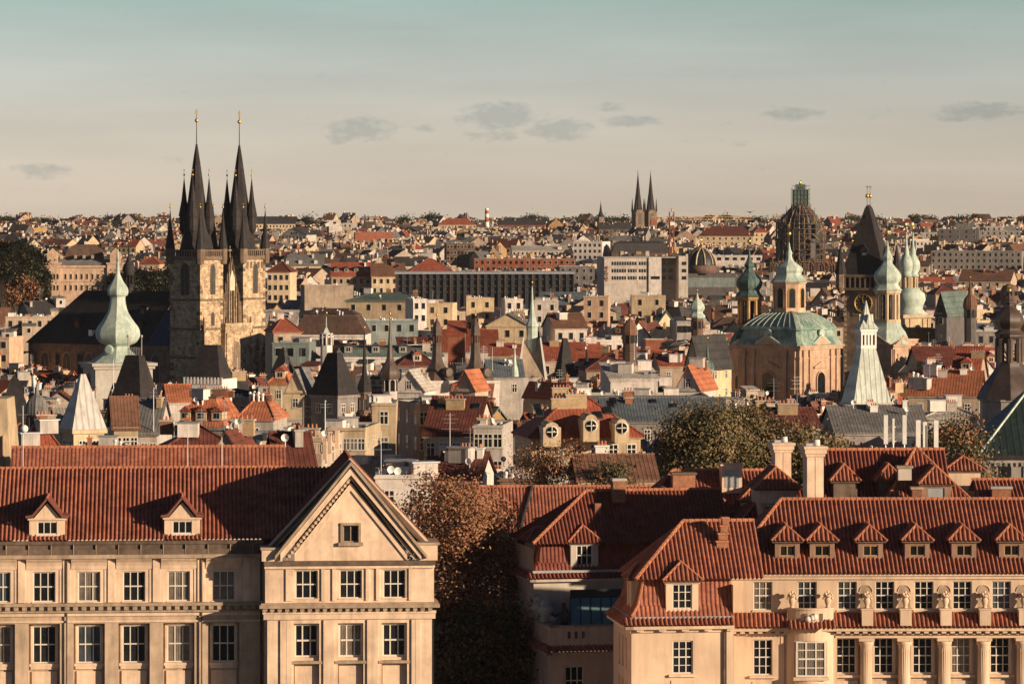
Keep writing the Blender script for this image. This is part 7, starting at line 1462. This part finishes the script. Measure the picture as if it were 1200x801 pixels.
# ---------------------------------------------------------------- the other houses of the old town, row behind row
YFILL = 1560.0
def fill():
    rr = random.Random(2024); n = 0; Y = 455.0; LIMIT = 330
    cand = []
    while Y < 1700:
        x = -Y*.127-10
        while x < Y*.127+10:
            w_ = rr.uniform(6.5, 14) if Y < 1000 else rr.uniform(9, 18); cand.append((Y+rr.uniform(-6, 6), x+w_/2, w_)); x += w_+rr.uniform(.5, 3)
        Y += 15.5+(Y-455)*.012
    for Y, x, w_ in cand:
        if n >= LIMIT: break
        if any(hypot(x-a, (Y+5)-b) < r+w_*.42 for a, b, r in FOOT): continue
        u = 600+x/Y*FP; wp = w_/Y*FP; g = terr(Y); H = rr.uniform(11.5, 20.5); rh = rr.uniform(3, 5.5)
        roof = rr.choices('gchfms', [.36, .12, .18, .22, .08, .04] if not 900 < Y < 1350 else [.2, .1, .08, .5, .08, .04])[0]
        if roof == 'f': rh = .5; H += rr.uniform(0, 3)
        if roof == 'c' : rh = min(rh+1, w_*.35)
        vtop = VH+(CZ-g-H-rh)*FP/Y; need = 0
        for a, b, yo, vb in KEEP:
            if yo > Y-4 and b > u-wp/2 and a < u+wp/2: need = max(need, vb)
        if vtop < need: H -= (need-vtop)*Y/FP
        if H < 7.5: continue
        v = VH+(CZ-g-H)*FP/Y; vtop = v-rh*FP/Y
        c = cover(u-wp*.5, u+wp*.5, vtop, v+8, True)
        if c < 5: continue
        cover(u-wp*.46, u+wp*.46, vtop+rh*.4*FP/Y, 799)
        redz = v > 395
        wm = rr.choices(['cream', 'beige', 'white', 'pale', 'yellow', 'pink', 'grey', 'ochre', 'peach', 'dgrey', 'redb'], [5, 5, 3.5, 4, 1.4, 1.4, 3, 1.8, 2, 1.2, .7])[0]
        rm = rr.choices(['red', 'orange', 'dred', 'brown', 'grey', 'dark', 'green', 'blue', 'pale', 'rust'], [3, 1.1, 3.6, 2.6, 2.2, 3.4, .5, 1, 1, 2] if redz else [.9, .3, 2, 3, 2.5, 4, .8, 1, 2, 2])[0]
        house(u, v, wp, rr.uniform(8, 12), roof, wm, rm, rr.choice([-44, -38, -34, -28, -20, -10, -2, 6, 14, 24, 38])+rr.uniform(-4, 4), rh, Y=Y, fl=3 if Y > 900 else 2, ch=rr.randint(3, 7), dm=rr.choice([0, 0, 2, 3]) if roof in 'ghm' else 0, sk=rr.choice([0, 0, 2, 3]), cl=rr.randint(1, 4)+(4 if roof == 'f' else 0), keep=False, fill=True, win=rr.choice('aabbb'))
        n += 1
    global YFILL; YFILL = Y
fill()
def autolabels():
    L_ = []
    for (t, u, v, wm, rm, roof, dm, ch, cl, w_, z, Y) in AUTO:
        ls = sorted(LM, key=lambda q: hypot((q[0]-u), (q[1]-v)*1.6)); a = ls[0]; du, dv = u-a[0], v-a[1]
        rel = ('right of' if du > 0 else 'left of') if abs(du) > abs(dv)*1.1 else ('below' if dv > 0 else 'above')
        b = next(q for q in ls[1:] if q[2] != a[2])
        base = '%s house under %s %s' % (WORDC[wm], 'a '+WORDR[rm] if roof != 'f' else 'a', WORDS[roof])
        feats = [' with %d dormers' % dm if dm else '', ' with dormers' if dm else '', '']
        L_.append([t, u, v, base, (' with dormers' if dm else ''), rel, a[2], b[2], 0])
    def mk(e, lev):
        s = e[3]+(e[4] if lev != 2 else '')+', '+e[5]+' '+e[6]
        if lev >= 1: s = e[3]+', '+e[5]+' '+e[6]+' towards '+e[7]
        return s
    lab = {}
    for e in L_: lab.setdefault(mk(e, 0), []).append(e)
    fin = {}
    for k, es in lab.items():
        if len(es) == 1: fin.setdefault(k, []).append(es[0])
        else:
            for e in es: fin.setdefault(mk(e, 1), []).append(e)
    ordw = ['leftmost', 'second from left', 'third from left', 'fourth from left', 'fifth from left', 'sixth from left', 'seventh from left', 'eighth from left']
    for k, es in fin.items():
        es.sort(key=lambda e: e[1])
        for i, e in enumerate(es):
            s = k if len(es) == 1 else (k.replace(' house under', ' house') if False else k)+', '+ordw[min(i, 7)]
            ws = s.split()
            if len(ws) > 16: s = s.replace(' towards '+e[7], '').replace(' with dormers', '')
            e[0]['label'] = s; e[8] = s
    for e in L_:
        if len(e[0]['label'].split()) > 13: e[0]['label'] = e[0]['label'].replace(' under a ', ', ', 1).replace(' house,', ',', 1)
    # anything still shared gets told apart by its place from left to right
    by = {}
    for e in L_: by.setdefault(e[0]['label'], []).append(e)
    for k, es in by.items():
        if len(es) > 1:
            es.sort(key=lambda e: e[1])
            for i, e in enumerate(es): e[0]['label'] = ('farther ' if e[2] == min(q[2] for q in es) else 'nearer ' if e[2] == max(q[2] for q in es) else 'middle ')+k
autolabels()
for o_ in COL.objects:
    if o_.get('label') and len(o_['label'].split()) > 16: print('LONG', o_.name, o_['label'])
# ---------------------------------------------------------------- the far city as one mass
def far_city():
    rr = random.Random(99); mb = MB('w_cream'); Y = YFILL+12; WM = ['w_cream', 'w_white', 'w_pale', 'w_beige', 'w_pink', 'w_ochre', 'w_grey', 'w_peach', 'w_dgrey']; RM = ['r_red', 'r_dred', 'r_brown', 'r_dark', 'r_grey', 'r_pale', 'r_rust', 'r_orange']
    while Y < 3750:
        x = -Y*.131-20; g = terr(Y)
        while x < Y*.131+20:
            w_ = rr.uniform(8, 18) if Y < 2200 else rr.uniform(6, 15); yy = Y+rr.uniform(-10, 10); cx = x+w_/2; x += w_+rr.uniform(-1, 5)
            if any(hypot(cx-a, yy-b) < r+w_*.5 for a, b, r in FOOT): continue
            u = 600+cx/yy*FP; H = rr.uniform(11, 19)+(rr.uniform(0, 5) if rr.random() < .12 else 0); wp = w_/yy*FP; need = 0
            for a, b, yo, vb in KEEP:
                if yo > yy-4 and b > u-wp/2 and a < u+wp/2: need = max(need, vb)
            rh = rr.choice([0, 0, 3, 4, 4.5, 5]); vt = VH+(CZ-g-H-rh)*FP/yy
            if vt < need: H -= (need-vt)*yy/FP
            if H < 4: continue
            d = rr.uniform(10, 15); a = radians(rr.choice([-35, -20, -8, 4, 14, 28, 40])); q = MB('w_cream'); wm = rr.choices(WM, [4.5, 4, 3.5, 4, 1.6, 2.4, 3, 2.4, 3.5])[0]; rm = rr.choices(RM, [1.1, 2.6, 3, 8, 3, .7, 2, .15])[0]; k = w_/2
            q.faces([(-k, 0, -3), (k, 0, -3), (k, d, -3), (-k, d, -3), (-k, 0, H), (k, 0, H), (k, d, H), (-k, d, H)], [(0, 1, 5, 4), (1, 2, 6, 5), (2, 3, 7, 6), (3, 0, 4, 7)], wm)
            if rh == 0: q.poly([(-k, 0, H), (k, 0, H), (k, d, H), (-k, d, H)], 'flat'); q.box(-k*.4, d*.3, H, k*.1, d*.7, H+rr.uniform(1.5, 3), rr.choice(WM))
            elif rr.random() < .65: q.poly([(-k, 0, H), (-k, d/2, H+rh), (-k, d, H)], wm).poly([(k, 0, H), (k, d, H), (k, d/2, H+rh)], wm).poly([(-k-.3, -.4, H-.2), (k+.3, -.4, H-.2), (k+.3, d/2, H+rh), (-k-.3, d/2, H+rh)], rm).poly([(k+.3, d+.4, H-.2), (-k-.3, d+.4, H-.2), (-k-.3, d/2, H+rh), (k+.3, d/2, H+rh)], rm)
            else: q.poly([(-k, 0, H), (k, 0, H), (0, 0, H+rh)], wm).poly([(-k, 0, H), (0, 0, H+rh), (0, d, H+rh), (-k, d, H)], rm).poly([(k, 0, H), (k, d, H), (0, d, H+rh), (0, 0, H+rh)], rm)
            for j in range(2):
                n = int(w_/2.8)
                for i in range(n):
                    if rr.random() < .85: xx = -k+w_*(i+.5)/n; zz = H-3-j*3.3; q.box(xx-.5, -.12, zz, xx+.5, -.02, zz+1.7, 'glass')
            for i in range(rr.randint(2, 6)): xx = rr.uniform(-k*.9, k*.7); zz = H+rh*.65; yq = rr.uniform(d*.3, d*.7); q.box(xx, yq, H, xx+rr.uniform(.8, 2), yq+.8, zz+rr.uniform(1.2, 2.8), rr.choice(['brick', 'w_white', 'w_pale', 'w_cream']))
            if rr.random() < .4 and rh:
                for i in range(2): xx = rr.uniform(-k*.7, k*.7); q.box(xx-.8, .8, H+.3, xx+.8, 3, H+2.3, rr.choice(['w_white', 'w_cream', 'w_grey']))
            if rr.random() < .06:
                for i in range(40):
                    cx_, cy_, cz_ = rr.gauss(0, 4)+k, rr.gauss(0, 2)-8, rr.uniform(4, 13); q.poly([(cx_-1, cy_, cz_-.8), (cx_+1, cy_-.5, cz_-.4), (cx_+.6, cy_+.4, cz_+1), (cx_-.8, cy_+.3, cz_+.7)], rr.choice(['leafg2', 'leafg', 'leafo2']))
            mb.add(q, a, (cx, yy, terr(yy)))
        Y += 16.5+max(0, Y-1560)*.006
    o = part('distant_city', mb); tag(o, 'distant mass of small houses covering the far hillside up to the skyline', 'houses', None, 'stuff')
far_city()

def haze():
    m = bpy.data.materials.new('haze_air'); m.use_nodes = True; t = m.node_tree; t.nodes.clear(); o = N(t, 'ShaderNodeOutputMaterial'); v = N(t, 'ShaderNodeVolumePrincipled'); v.inputs['Color'].default_value = (.80, .78, .76, 1); v.inputs['Density'].default_value = HAZE; v.inputs['Anisotropy'].default_value = 0.2
    t.links.new(v.outputs[0], o.inputs['Volume']); mb = MB(m); mb.box(-900, -60, -1.6, 900, 4100, 96); h = part('haze', mb); h['kind'] = 'stuff'; h['label'] = 'thin even haze in the air over the city'
HAZE = 0.00002
haze()
